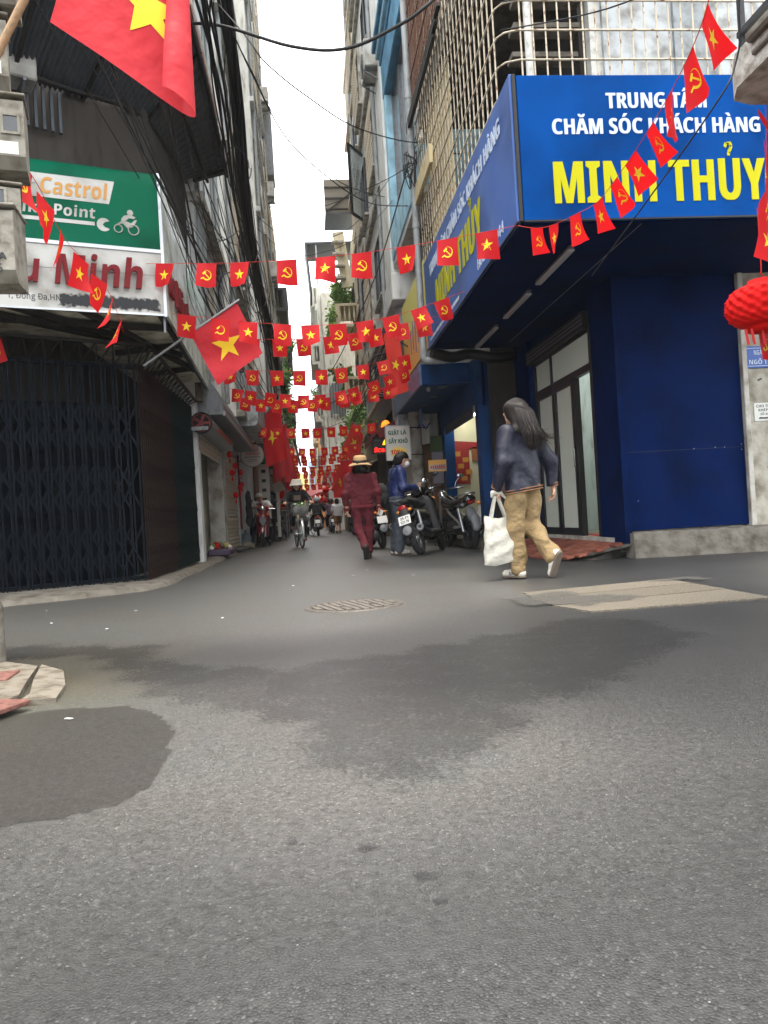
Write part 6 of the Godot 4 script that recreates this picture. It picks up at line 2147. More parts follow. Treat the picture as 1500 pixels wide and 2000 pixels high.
func build_big_flags():
	big_flag("large red flag with yellow star drooping from a bamboo pole at the top left", P(-0.80, 3.62, 3.55), P(-1.045, 2.955, 3.6), P(-0.3, 3.3, 3.62), P(-0.25, 2.40, 3.64), 0.034, 0.3, M.flag_big, 0.6, P(-1.50, 2.42, 3.62), P(-0.76, 3.72, 3.54), 0.019, M.bamboo, 0.205, 0.22)
	big_flag("large red flag with a yellow star hanging from a pole under the white lane-side sign", P(-0.67, 3.08, 8.62), P(-1.19, 2.745, 8.6), P(-0.42, 2.52, 8.66), P(-0.93, 2.17, 8.62), 0.03, 0.0, M.flag_big, 2.2, P(-1.72, 2.42, 8.62), P(-0.64, 3.11, 8.6), 0.014, M.galv, 0.3)
	big_flag("long orange-red flag with a yellow star hanging from a pole before the yellow banner", P(1.86, 3.94, 14.3), P(1.58, 4.06, 14.4), P(1.98, 2.95, 14.3), P(1.66, 2.85, 14.4), 0.04, 0.0, M.flag_orange, 1.1, P(2.2, 3.66, 14.3), P(1.54, 4.1, 14.42), 0.014, M.metal_black, 0.3)
	# tall flags hanging along the left wall
	var rr = RandomNumberGenerator.new()
	rr.seed = 3
	var left = [[20.0, -0.62, 3.2, "hanging beside the floodlight on the left"], [23.0, -0.55, 3.0, "hanging beyond the floodlight on the left"], [26.0, -0.6, 2.8, "hanging above the man on the red scooter"], [29.0, -0.5, 2.9, "hanging deep in the lane behind the cyclist's left"], [33.0, -0.62, 2.85, "hanging over the black parked scooter"]]
	for q in left:
		big_flag("tall red flag with a yellow star " + q[3], P(q[1] - 0.5, q[2] + 0.1, q[0]), P(q[1], q[2] + 0.55, q[0] - 0.2), P(q[1] - 0.42, q[2] - 1.15, q[0]), P(q[1] + 0.12, q[2] - 0.95, q[0] - 0.2), 0.05, 0.0, M.flag_big if q[0] > 22.0 else M.flag_red, rr.randf_range(0, 6), P(q[1] - 0.75, q[2] - 0.1, q[0]), P(q[1] + 0.04, q[2] + 0.6, q[0] - 0.2), 0.014, M.galv, 0.28)
	for q in [[30.0, 1.25, 2.1, "leaning out before the white shop shutters on the right"], [24.5, 1.5, 3.05, "half furled before the green tree on the right"], [42.0, 1.0, 2.4, "deep in the lane above the child"]]:
		big_flag("red flag with a yellow star " + q[3], P(q[1] + 0.35, q[2] + 0.2, q[0]), P(q[1], q[2] + 0.6, q[0] - 0.2), P(q[1] + 0.15, q[2] - 0.7, q[0]), P(q[1] - 0.4, q[2] - 0.35, q[0] - 0.2), 0.05, 0.0, M.flag_orange, rr.randf_range(0, 6), P(q[1] + 0.7, q[2] - 0.1, q[0]), P(q[1] - 0.03, q[2] + 0.65, q[0] - 0.2), 0.014, M.galv, 0.28)

# ---------------------------------------------------------------- overhead cables
func cable(label: String, pts: Array, r: float, m: Material = null, group = "overhead cables", called = "overhead_cable", steps = 8):
	var t = MB.new()
	t.tube(path3(pts, steps), r, 5)
	tag(part(called, t, m if m else M.cable), label, "cable", group)

func build_cables():
	# the thick black bundle that follows the left facades
	var base = [P(-0.72, 7.6, 8.6), P(-0.71, 7.53, 10.2), P(-0.76, 7.16, 12.0), P(-0.80, 6.18, 13.5), P(-0.80, 5.77, 16.5), P(-0.72, 5.49, 23.0), P(-0.65, 5.2, 40.0), P(-0.6, 5.6, 70.0)]
	var bd = thing("cable_bundle", "thick black bundle of cables following the left facades down the lane", "cables")
	for i in 16:
		var off = Vector3(rnd(-0.07, 0.07), rnd(-0.09, 0.09), 0)
		var p = []
		for q in base: p.append(q + off * rnd(0.75, 1.25) + Vector3(rnd(-0.025, 0.025), rnd(-0.03, 0.03), 0))
		var t = MB.new()
		t.tube(path3(p, 8), rnd(0.014, 0.03), 5, false)
		part("strand", t, M.cable, bd)
	for i in 5:
		var p = []
		for q in base: p.append(q + Vector3(rnd(-0.22, 0.14), rnd(-0.35, 0.35), rnd(-0.4, 0.4)))
		var t = MB.new()
		t.tube(path3(p, 8), rnd(0.006, 0.012), 5, false)
		part("loose_strand", t, M.cable, bd)
	# second, thinner bundle
	var b2 = thing("cable_bundle", "second thinner bundle of black cables under the thick one on the left", "cables")
	for i in 6:
		var p = []
		for q in [P(-0.69, 5.5, 7.0), P(-0.76, 5.52, 9.0), P(-0.85, 5.40, 12.0), P(-0.8, 5.2, 18.0), P(-0.85, 4.6, 26.0)]: p.append(q + Vector3(rnd(-0.1, 0.1), rnd(-0.12, 0.12), 0))
		var t = MB.new()
		t.tube(path3(p, 8), rnd(0.008, 0.016), 5, false)
		part("strand", t, M.cable, b2)
	# the fan of wires that runs from over the crossing to the corner of the white sign and beyond
	for i in 17:
		var s = i / 16.0
		var a = P(lerpf(-1.6, -0.75, s) + rnd(-0.08, 0.08), 4.0 + rnd(-0.1, 0.35), 5.0 + rnd(-0.3, 0.4))
		var b = P(-1.28 + rnd(-0.12, 0.3), lerpf(4.3, 3.55, s) + rnd(-0.2, 0.2), 11.0)
		var c = P(-1.1 + rnd(-0.2, 0.2), lerpf(4.2, 3.2, s) + rnd(-0.15, 0.15), 17.0)
		var d = P(-0.9 + rnd(-0.1, 0.1), 4.6 + rnd(-0.3, 0.3), 30.0)
		cable("black wire fanning over the green sign, %s from the house wall" % nth(i), [a, a.lerp(b, 0.5) - Vector3(0, rnd(0.02, 0.14), 0), b, c, d], [0.004, 0.005, 0.007, 0.011][rng.randi() % 4], null, "wires fanning along the left facades")
	# criss-crossing wires on the left walls
	for i in 16:
		var a = P(-1.45 + rnd(0, 0.4), rnd(3.4, 6.8), 9.0 + 0.25 * i)
		var b = P(-1.1 + rnd(-0.1, 0.3), rnd(3.6, 6.6), rnd(14, 22))
		cable("thin black wire slung across the left facades, %s counting from the viewer" % nth(i), [a, a.lerp(b, 0.5) - Vector3(0, rnd(0.05, 0.4), 0), b], rnd(0.004, 0.009), null, "thin wires slung across the left facades")
	# loops hanging from the bundle
	for i in 7:
		var f = [9.5, 11.5, 13.0, 15.0, 18.0, 21.0, 25.0][i]
		var p = []
		for k in 9:
			var a = TAU * k / 8.0
			p.append(P(-0.75 + 0.18 * cos(a) + rnd(-0.03, 0.03), [3.4, 5.9, 5.2, 5.0, 5.1, 4.9, 4.6][i] + 0.3 * sin(a), f + 0.15 * sin(a * 2.0)))
		cable("slack loop of black cable below the left bundle, %s from the viewer" % nth(i), p, 0.009, null, "slack loops of cable")
	cable("thick dark cable sagging across the top of the sky gap", [P(-1.6, 6.3, 9.0), P(-0.78, 5.80, 8.0), P(0.09, 5.19, 7.4), P(0.61, 5.05, 7.2), P(1.08, 5.14, 7.0), P(1.31, 5.24, 6.9), P(1.6, 5.5, 6.9), P(2.1, 6.0, 6.9)], 0.017)
	cable("wire sweeping down from the left bundle to the light blue house", [P(-0.75, 7.0, 9.5), P(-0.42, 6.30, 9.0), P(-0.20, 5.98, 9.0), P(0.27, 5.86, 9.5), P(0.97, 5.97, 10.5), P(2.01, 6.3, 11.6), P(2.28, 5.75, 10.0)], 0.009)
	cable("lower of two wires dipping from the left bundle to the white column", [P(-0.7, 7.4, 10.5), P(-0.44, 6.98, 11.0), P(-0.02, 6.59, 12.0), P(0.71, 6.35, 13.0), P(1.41, 6.38, 14.0), P(1.91, 5.9, 13.0), P(2.29, 5.42, 11.7)], 0.010)
	cable("upper of two wires dipping from the left bundle to the white house", [P(-0.7, 7.4, 10.6), P(-0.44, 7.02, 11.0), P(-0.16, 6.91, 12.0), P(0.64, 6.5, 13.0), P(1.14, 6.65, 14.0), P(2.0, 7.3, 16.0)], 0.008)
	cable("thin straight wire rising across the sky to the light blue house", [P(-0.33, 7.00, 16.0), P(0.74, 7.17, 16.0), P(1.94, 7.27, 15.0), P(2.10, 6.2, 11.8), P(2.38, 5.60, 10.5)], 0.008)
	cable("slack wire hanging low across the sky gap", [P(-0.66, 6.20, 14.0), P(-0.13, 5.76, 14.0), P(0.43, 5.72, 14.0), P(1.10, 5.97, 14.0), P(1.94, 7.25, 15.0)], 0.007)
	cable("second slack wire hanging low across the sky gap", [P(-0.66, 6.10, 14.4), P(-0.1, 5.62, 14.4), P(0.5, 5.62, 14.4), P(1.2, 5.9, 14.4), P(2.0, 6.9, 15.2)], 0.006)
	cable("long dark cable climbing from the far left to the drainpipe on the right", [P(-0.66, 4.97, 30.0), P(0.3, 5.1, 27.0), P(0.97, 5.31, 24.0), P(1.41, 5.58, 20.0), P(1.74, 5.86, 16.0), P(2.0, 6.54, 11.8)], 0.013)
	cable("dark cable crossing low from the far left to the white house", [P(-0.57, 4.39, 26.0), P(0.75, 4.20, 24.0), P(1.46, 4.17, 20.0), P(2.0, 4.23, 17.0)], 0.013)
	for i in 5:
		cable("dark cable strung along the right facades, %s from the lane" % nth(i), [P(1.9 + rnd(-0.05, 0.08), 4.4 + rnd(-0.5, 0.3), 15.5), P(1.85 + rnd(-0.1, 0.1), 4.2 + rnd(-0.3, 0.3), 22), P(1.9, 4.4 + rnd(-0.2, 0.3), 34)], rnd(0.008, 0.016), null, "cables along the right facades")
	for i in 4:
		cable("dark cable crossing the far lane, %s from the viewer" % nth(i), [P(-0.7, 4.6 + rnd(-0.8, 0.4), 30 + 6 * i), P(0.5, 4.2 + rnd(-0.6, 0.2), 31 + 6 * i), P(1.8, 4.5 + rnd(-0.5, 0.5), 32 + 6 * i)], 0.013, null, "far cables across the lane")
	for i in 3:
		cable("wire running to the corner balcony, %s from the bottom" % nth(i), [P(1.95, 4.9 + 0.25 * i, 6.7), P(2.3, 4.1 + 0.2 * i, 5.2), P(2.46, 3.55 + 0.12 * i, 3.9)], 0.006, null, "wires to the corner balcony")
	cable("black wire hanging in a bow from the corner balcony", [P(2.42, 3.55, 3.6), P(2.34, 3.2, 3.7), P(2.36, 2.9, 3.8), P(2.26, 2.66, 4.0), P(2.3, 2.4, 5.8)], 0.005)
	# coil of cable on the right wall
	var cl = thing("cable_coil", "coil of thick black cable hung on the grey wall above the laundry sign", "cable coil", P(1.86, 3.95, 17.5))
	for k in 5:
		var p = PackedVector3Array()
		for i in 29:
			var a = TAU * i / 28
			p.append(Vector3((0.3 + 0.03 * k) * cos(a), (0.4 + 0.025 * k) * sin(a) - 0.03 * k, 0.03 * sin(a * 3 + k)))
		var t = MB.new()
		t.tube(p, 0.018, 6)
		part("turn", t, M.cable, cl)
	# tangle by the drainpipe
	for i in 5:
		var p = []
		for k in 6: p.append(P(1.82 + rnd(-0.12, 0.1), 5.9 + rnd(-0.35, 0.3), 11.5 + rnd(-0.15, 0.15)))
		cable("tangled loop of wire by the grey drainpipe", p, 0.007, null, "tangled wire by the drainpipe")

# ---------------------------------------------------------------- the lane's far stretch
func leaf_cloud(called: String, label: String, clumps: Array, size: float, per: int, mats: Array, stems: Array = [], cat_ = "plant"):
	var o = thing(called, label, cat_)
	if stems.size() > 0:
		var s = MB.new()
		for q in stems: s.tube(path3(q, 4), 0.035, 6)
		part("trunk" if cat_ == "tree" else "stem", s, M.bark, o)
	for mi in mats.size():
		var m = MB.new()
		for c in clumps:
			for i in per / mats.size():
				var d = Vector3(rng.randfn(0, 0.42), rng.randfn(0, 0.42), rng.randfn(0, 0.42))
				var p = c[0] + Vector3(d.x * c[1].x, d.y * c[1].y, d.z * c[1].z)
				var a = rnd(0, TAU)
				var t = rnd(-0.9, 0.5)
				var x = Vector3(cos(a), t, sin(a)).normalized()
				var y = x.cross(Vector3(rnd(-1, 1), rnd(-0.2, 1), rnd(-1, 1))).normalized()
				var l = size * rnd(0.6, 1.35)
				var w = l * rnd(0.28, 0.42)
				var up = x.cross(y) * l * 0.12
				m.tri(p, p + x * l * 0.5 + y * w + up, p + x * l)
				m.tri(p, p + x * l, p + x * l * 0.5 - y * w + up)
		part("foliage", m, mats[mi], o).set_meta("kind", "stuff")
	return o

func build_far_street():
	# balcony with plants
	var bh = thing("balcony_house", "house with a beige balcony of balusters overgrown with plants on the right", "building")
	part("wall", bx(P(2.7, 3.2, 35.2), P(8, 13.8, 38.4)), M.plaster_cream, bh)
	part("ground_floor_wall", bx(P(2.9, 0.02, 35.2), P(8, 3.18, 38.4)), M.wall_dark, bh)
	for y in [9.6, 6.2]:
		balcony(bh, -1, 2.7, 35.4, 38.2, y, 0.98 if y > 9 else 0.75, M.plaster_beige)
		window(bh, facing(P(2.695, y + 1.1, 36.8), Vector3.LEFT), 1.4, 2.0, 2, M.alu_dark, M.window_dark)
	part("slanted_gable", mbox(P(2.2, 12.6, 35.6), Vector3(0.5, 2.6, 0.3), 0.02, Basis(Vector3.BACK, 0.12)), M.plaster_cream, bh)
	for k in 4:
		part("gable_rib", mbox(P(2.0, 11.7 + 0.55 * k, 35.35), Vector3(0.55, 0.12, 0.3), 0.02), M.concrete_pale, bh)
	leaf_cloud("balcony_plant", "leafy green shrub growing over the top balustrade of the beige balcony", [[P(2.1, 10.9, 36.4), Vector3(0.5, 0.45, 1.1)], [P(1.85, 11.3, 35.8), Vector3(0.28, 0.6, 0.5)], [P(2.3, 11.3, 37.2), Vector3(0.4, 0.5, 0.8)]], 0.16, 420, [M.leaf, M.leaf_dark, M.leaf_pale])
	leaf_cloud("climbing_plant", "pale green climber hanging down in front of the beige balcony", [[P(1.5, 9.9, 35.4), Vector3(0.22, 0.8, 0.4)], [P(1.42, 9.0, 35.4), Vector3(0.18, 0.5, 0.3)]], 0.15, 240, [M.leaf_pale, M.leaf])
	leaf_cloud("potted_plant", "spiky green plant in a pot on the lower beige balcony", [[P(1.85, 7.4, 35.9), Vector3(0.45, 0.35, 0.5)]], 0.3, 160, [M.leaf_dark, M.leaf])
	# dark metal canopy and white house behind
	var mc = thing("metal_canopy", "dark sheet metal canopy with a side curtain above the planted balcony", "canopy")
	part("roof", bx(P(0.5, 13.9, 37.0), P(3.0, 14.0, 39.5)), M.sheet_dark, mc)
	part("side_sheet", mbox(P(0.62, 12.7, 38.0), Vector3(0.08, 2.4, 2.2), 0.0, Basis(Vector3.BACK, 0.06)), M.sheet_dark, mc)
	part("post", bx(P(1.0, 12.0, 37.1), P(1.06, 13.9, 37.16)), M.silver, mc)
	# white classical house
	var wh = thing("white_balcony_house", "tall white classical house with balustrades, cornices and an arched window in the middle distance", "building")
	part("wall", bx(P(1.2, 0.02, 41.0), P(8, 13.2, 52.0)), M.plaster_white, wh)
	for q in [[12.2, 0.5], [9.1, 0.62], [6.0, 0.62], [3.4, 0.5]]:
		balcony(wh, -1, 1.2, 41.2, 46.0, q[0], q[1], M.plaster_white)
		part("cornice", bx(P(0.9, q[0] - 0.42, 41.05), P(1.19, q[0] - 0.2, 51.5), 0.03), M.plaster_white, wh)
		for f in [42.2, 44.8, 49.0]:
			window(wh, facing(P(1.195, q[0] + 1.15, f), Vector3.LEFT), 1.0, 1.9, 2, M.plaster_white, M.window_sky, true)
	for f in [41.1, 46.2, 51.8]:
		part("pilaster", bx(P(1.0, 0.02, f - 0.2), P(1.21, 13.0, f + 0.2), 0.02), M.plaster_white, wh)
	for x in [1.45, 2.0]:
		var cm = MB.new()
		cm.lathe(PackedVector2Array([Vector2(0.2, 0), Vector2(0.2, 0.12), Vector2(0.14, 0.2), Vector2(0.12, 2.5), Vector2(0.2, 2.62), Vector2(0.2, 2.75)]), Transform3D(Basis(), P(x - 0.35, 3.4, 40.7)), 14)
		part("column", cm, M.plaster_white, wh)
	# front wall of the white house that faces the viewer, with arched window
	part("end_wall", bx(P(1.25, 0.02, 40.6), P(4, 12.6, 40.99)), M.plaster_white, wh)
	var arch = PackedVector2Array([Vector2(-0.42, -0.9), Vector2(0.42, -0.9)])
	for i in 9:
		var a = PI * i / 8.0
		arch.append(Vector2(0.42 * cos(a), 0.5 + 0.42 * sin(a)))
	var am = MB.new()
	am.prism(arch, Transform3D(Basis(), P(1.8, 6.9, 40.58)), 0.03)
	part("arched_window", am, M.window_sky, wh)
	var ag = MB.new()
	for i in 6: ag.box(P(1.43 + 0.15 * i, 6.85, 40.53), Vector3(0.03, 1.9, 0.03))
	part("window_bars", ag, M.iron_dark, wh)
	var ch = thing("cream_house", "cream and orange trimmed house at the far end of the lane", "building")
	part("wall", bx(P(0.95, 0.02, 56.0), P(8, 9.6, 64.0)), M.plaster_yellow, ch)
	for y in [3.4, 6.4]:
		balcony(ch, -1, 0.95, 56.4, 60.0, y, 0.4, M.plaster_cream)
		for f in [57.4, 60.5, 62.8]:
			window(ch, facing(P(0.945, y + 1.2, f), Vector3.LEFT), 1.0, 1.6, 2, M.wood_brown, M.window_dark)
	for x in [1.4, 2.4]:
		window(ch, facing(P(x, 5.0, 55.99), Vector3.BACK), 0.7, 1.2, 1, M.wood_brown, M.window_sky)
	part("orange_pier", bx(P(0.9, 0.02, 55.7), P(1.15, 9.4, 55.98)), mat("pier_orange", c8(206, 140, 96), 0.8), ch)
	tube_house("pale far house on the right before the end of the lane", -1, 1.3, 65.0, 80.0, 3.0, 10.0, M.plaster_white, M.plaster_cream, 3, 4, {"pipes": 1})
	tube_house("last beige house on the right at the end of the lane", -1, 1.1, 80.5, 100.0, 3.0, 9.0, M.plaster_beige, M.concrete_pale, 3, 4, {"pipes": 1})
	var e1 = thing("end_house", "cream and blue house front closing the lane", "building")
	part("wall", bx(P(-6, 0, 104), P(0.1, 7.0, 112)), M.plaster_yellow, e1)
	part("wall", bx(P(0.12, 0, 104.5), P(8, 8.6, 112)), mat("end_blue", c8(140, 164, 190), 0.8, {"t": "streak", "s": 0.3}), e1)
	for i in 4:
		for j in 2:
			window(e1, facing(P(-3.4 + 1.7 * i + (0.6 if i > 1 else 0.0), 2.4 + 2.5 * j, 103.99 if i < 2 else 104.49), Vector3.BACK), 0.9, 1.4, 2, M.plaster_white, M.window_sky)
	# trees and hanging plants
	leaf_cloud("street_tree", "bright green street tree on the right behind the straw hat", [[P(2.0, 4.4, 31.5), Vector3(0.42, 0.6, 0.8)], [P(1.85, 3.7, 31.0), Vector3(0.45, 0.6, 0.8)], [P(2.25, 5.0, 32.0), Vector3(0.35, 0.5, 0.8)], [P(1.75, 3.1, 30.6), Vector3(0.3, 0.35, 0.5)]], 0.15, 440, [M.leaf, M.leaf_pale, M.leaf_dark], [[P(2.2, 0, 31.2), P(2.1, 1.6, 31.3), P(1.95, 3.0, 31.2), P(1.85, 4.6, 31.6)]], "tree")
	leaf_cloud("hanging_plant", "straggling green creeper on the left facades beside the thick cable bundle", [[P(-0.95, 9.0, 42.0), Vector3(0.3, 1.2, 1.0)], [P(-0.75, 10.6, 43.0), Vector3(0.4, 0.6, 1.4)], [P(-0.95, 7.2, 41.0), Vector3(0.3, 1.2, 1.0)], [P(-0.85, 6.0, 44.0), Vector3(0.3, 0.9, 1.5)], [P(-0.6, 9.8, 40.0), Vector3(0.4, 0.4, 0.5)]], 0.16, 330, [M.leaf, M.leaf_dark])
	leaf_cloud("hanging_plant", "small leafy creeper dangling low among the cables on the left", [[P(-0.62, 5.0, 30.0), Vector3(0.25, 0.9, 1.5)], [P(-0.68, 4.2, 33.0), Vector3(0.3, 0.7, 1.5)], [P(-0.55, 5.6, 27.0), Vector3(0.16, 0.5, 1.0)]], 0.13, 260, [M.leaf, M.leaf_dark])
	leaf_cloud("balcony_plant", "thin leafy shrub at the left edge of the white house", [[P(0.62, 10.2, 41.6), Vector3(0.16, 1.0, 0.5)], [P(0.62, 7.4, 42.0), Vector3(0.16, 0.6, 0.5)]], 0.14, 120, [M.leaf, M.leaf_pale])
	# red awning and lit script sign on the right
	var aw = thing("red_awning", "dark red sloping awning above the lit script sign", "awning", P(1.95, 2.55, 19.0))
	var am2 = MB.new()
	am2.prism(PackedVector2Array([Vector2(-0.42, 0.0), Vector2(0.5, 0.5), Vector2(0.5, 0.46), Vector2(-0.4, -0.06)]), Transform3D(Basis(), Vector3.ZERO), 2.2)
	part("canvas", am2, M.awning_red, aw)
	part("valance", mbox(Vector3(-0.41, -0.08, 0), Vector3(0.02, 0.16, 2.2)), M.awning_red, aw)
	part("end_cloth", mbox(Vector3(0.06, 0.12, 1.1), Vector3(0.7, 0.22, 0.02), 0.0, Basis(Vector3.BACK, 0.4)), M.awning_red, aw)
	var ns = thing("neon_sign", "black sign with glowing red script and a yellow flame below the red awning", "sign", P(1.78, 2.3, 18.2))
	part("panel", mbox(Vector3.ZERO, Vector3(0.44, 0.4, 0.06), 0.005), M.plastic_black, ns)
	text("Scau", 0.34, 0.11, 0.006, mat("neon_red_light", c8(255, 60, 40), 0.5, {"em": Color(1.0, 0.12, 0.08), "ee": 1.2}), ns, Transform3D(Basis(), Vector3(0.0, -0.1, 0.032)), "serif-bold", 0.15)
	var fl = MB.new()
	fl.prism(PackedVector2Array([Vector2(-0.05, -0.02), Vector2(0.06, -0.02), Vector2(0.075, 0.03), Vector2(0.04, 0.06), Vector2(0.03, 0.14), Vector2(-0.01, 0.08), Vector2(-0.03, 0.04)]), Transform3D(Basis(), Vector3(0.08, 0.03, 0.033)), 0.006)
	part("flame_light", fl, mat("neon_yellow_light", c8(255, 190, 40), 0.5, {"em": Color(1.0, 0.62, 0.06), "ee": 1.2}), ns)
	alpha_print_line(ns, Transform3D(Basis(), Vector3(-0.06, 0.13, 0.032)), 0.22, 0.04, mat("neon_dim", c8(110, 140, 160), 0.5))
	var gl = MB.new()
	gl.ball(Vector3.ZERO, Vector3(0.12, 0.16, 0.12), 12)
	tag(part("lit_lantern", gl, mat("lantern_glow_light", c8(240, 130, 40), 0.6, {"em": Color(1.0, 0.42, 0.08), "ee": 0.8}), null, P(1.95, 2.78, 18.5)), "glowing orange lantern under the red awning", "lantern")
	# shopfront clutter on both sides of the far lane
	far_clutter()

func far_clutter():
	var rr = RandomNumberGenerator.new()
	rr.seed = 44
	# lanterns in a cluster
	var lm = MB.new()
	lm.ball(Vector3.ZERO, Vector3(0.17, 0.14, 0.17), 12)
	lm.tube(PackedVector3Array([Vector3(0, -0.15, 0), Vector3(0, -0.34, 0)]), [0.02, 0.05], 6)
	var lme = lm.mesh()
	for i in 45:
		var side = -1 if i % 3 == 0 else 1
		var f = 36.0 + 1.1 * i
		var x = (rr.randf_range(0.5, 1.5) if side > 0 else rr.randf_range(-1.15, -0.45))
		tag(part("paper_lantern", lme, M.lantern_red if i % 4 else M.flag_orange, null, P(x, rr.randf_range(1.5, 2.5), f)), "small red paper lantern among the far shopfronts, %s from the viewer" % nth(i), "lantern", "red lanterns along the far shopfronts")
	for i in 14:
		var side = 1.0 if i % 2 else -1.0
		var f = 25.0 + 2.4 * i
		var b = thing("red_banner", "plain red cloth banner hung from the far facades, %s from the viewer" % nth(i), "banner", P(1.45 if side > 0 else -0.85, rr.randf_range(2.6, 3.1), f), 0.0, "red banners on the far facades")
		var h = rr.randf_range(0.7, 1.3)
		var ph = rr.randf_range(0, 6)
		part("cloth", cloth_mesh(func(u, v): return Vector3((u - 0.5) * 0.55, -v * h, 0.04 * sin(u * 8.0 + ph) * v), 10, 6), M.flag_orange if i % 3 == 0 else M.flag_red, b)
		part("rod", mbox(Vector3(0.25 * side, 0.01, 0), Vector3(1.1, 0.02, 0.02)), M.metal_grey, b)
	# parasols
	for q in [[0.95, 38.0, "pink striped parasol tilted over a stall deep in the lane", c8(206, 128, 132)], [0.75, 52.0, "pale rose parasol far down the lane", c8(216, 168, 164)]]:
		var p = thing("parasol", q[2], "parasol", P(q[0], 0, q[1]))
		var cone = MB.new()
		var pts = []
		for i in 17:
			var a = TAU * i / 16
			pts.append(Vector3(0, 2.45, 0))
			pts.append(Vector3(0.95 * cos(a), 2.0 - (0.05 if i % 2 else 0.0), 0.95 * sin(a)))
		cone.grid(pts, 17, 2)
		part("canopy", cone, mat("parasol_" + str(q[1]), q[3], 0.7, {"b": Color(0.3, 0.15, 0.15)}), p).rotation.z = 0.25
		part("pole", mbox(Vector3(0, 1.2, 0), Vector3(0.04, 2.4, 0.04)), M.metal_grey, p)
	# shop awnings and goods stands
	for i in 7:
		var right = i % 2 == 0
		var f = [29.0, 26.0, 36.0, 34.5, 46.0, 44.0, 58.0][i]
		var sgn = -1.0 if right else 1.0
		var x0 = 2.5 if right else -1.6
		var a = thing("shop_awning", ["faded tarpaulin awning on the right before the grey house", "grey awning low on the left beside the black parked scooter", "dark awning on the right past the green tree", "dark awning on the left beyond the black scooter", "far faded awning on the right", "far grey awning on the left", "farthest awning on the right"][i], "awning", P(x0, 2.35, f))
		var m = MB.new()
		m.prism(PackedVector2Array([Vector2(0, 0.35), Vector2(0.9 * sgn, 0.0), Vector2(0.9 * sgn, -0.05), Vector2(0, 0.3)]), Transform3D(Basis(), Vector3.ZERO), 2.8)
		part("sheet", m, [M.plaster_beige, M.sheet_grey, M.awning_red, M.sheet_dark, M.awning_red, M.sheet_grey, M.sheet_pale][i], a)
		for e in [-1.2, 1.2]:
			part("support", mbox(Vector3(0.85 * sgn, -1.17, e), Vector3(0.03, 2.36, 0.03)), M.metal_grey, a)
	for i in 16:
		var right = i % 2 == 0
		var f = 24.0 + 2.6 * i
		var s = thing("goods_stand", "stand heaped with goods along the far shopfronts, %s from the viewer" % nth(i), "stand", P(rr.randf_range(1.75, 2.3) if right else rr.randf_range(-1.75, -1.35), 0, f), 0.0, "goods stands along the far shopfronts")
		part("table", mbox(Vector3(0, 0.4, 0), Vector3(0.5, 0.8, 1.3), 0.02), [M.wood_brown, M.plastic_matte, M.sheet_grey][i % 3], s)
		for k in 7:
			part("goods", mbox(Vector3(rr.randf_range(-0.2, 0.2), rr.randf_range(0.85, 1.5), rr.randf_range(-0.55, 0.55)), Vector3(rr.randf_range(0.12, 0.3), rr.randf_range(0.12, 0.34), rr.randf_range(0.12, 0.3)), 0.02, Basis(Vector3.UP, rr.randf_range(0, 3))), [M.lantern_red, M.letter_amber, M.paper_white, M.festive_red, M.plastic_teal, M.wood_brown, M.flag_orange][(i + k) % 7], s)
	# clothes rack of dark garments on the left behind the cyclist
	var cr = thing("clothes_rack", "rack of dark patterned clothes hanging on the left behind the man on the red scooter", "clothes rack", P(-1.35, 0, 26.5))
	part("rail", mbox(Vector3(0, 1.75, 0), Vector3(0.03, 0.03, 2.4)), M.metal_grey, cr)
	for k in 9:
		part("garment", mbox(Vector3(rr.randf_range(-0.06, 0.06), 1.2, -1.05 + 0.26 * k), Vector3(0.4, rr.randf_range(0.8, 1.1), 0.1), 0.03, Basis(Vector3.UP, rr.randf_range(-0.3, 0.3))), [M.cloth_black, M.rusty, M.cloth_navy, M.concrete_dark][k % 4], cr)
	var bb = thing("bulletin_box", "pale tilted cardboard box sign on a post behind the cyclist", "box", P(-0.98, 1.75, 25.0))
	part("board", mbox(Vector3.ZERO, Vector3(0.34, 0.3, 0.2), 0.01, Basis(Vector3.BACK, 0.35)), mat("card", c8(176, 164, 146), 0.85), bb)
	part("post", mbox(Vector3(-0.02, -0.85, 0), Vector3(0.1, 1.5, 0.06)), M.paper_white, bb)

# ---------------------------------------------------------------- vehicles (front = -z)
func wheel(parent: Node3D, c: Vector3, r: float, t: float, spokes: int, rim_m: Material, turn = 0.0, thin = false):
	var xf = Transform3D(Basis(Vector3.UP, turn), c)
	var ty = MB.new()
	var ring = PackedVector3Array()
	for i in 33: ring.append(xf * Vector3(0, (r - t) * sin(TAU * i / 32), (r - t) * cos(TAU * i / 32)))
	ty.tube(ring, t, 10)
	var w = part("wheel", ty, M.rubber, parent)
	var rm = MB.new()
	var rr = PackedVector3Array()
	for i in 33: rr.append(xf * Vector3(0, (r - t * 1.9) * sin(TAU * i / 32), (r - t * 1.9) * cos(TAU * i / 32)))
	rm.tube(rr, t * 0.42, 6)
	part("rim", rm, rim_m, w)
	var sp = MB.new()
	for i in spokes:
		var a = TAU * i / spokes
		var d = Vector3(0, sin(a), cos(a))
		if thin: sp.bar(xf * (d * 0.02 + Vector3(0.02 * (1 if i % 2 else -1), 0, 0)), xf * (d * (r - t * 2)), 0.003, 0.003, Vector3.RIGHT)
		else: sp.bar(xf * (d * 0.03), xf * (d * (r - t * 1.8)), 0.03, 0.028, Vector3.RIGHT)
	sp.tube(PackedVector3Array([xf * Vector3(-0.05, 0, 0), xf * Vector3(0.05, 0, 0)]), 0.035 if not thin else 0.018, 12)
	part("spokes", sp, rim_m, w)

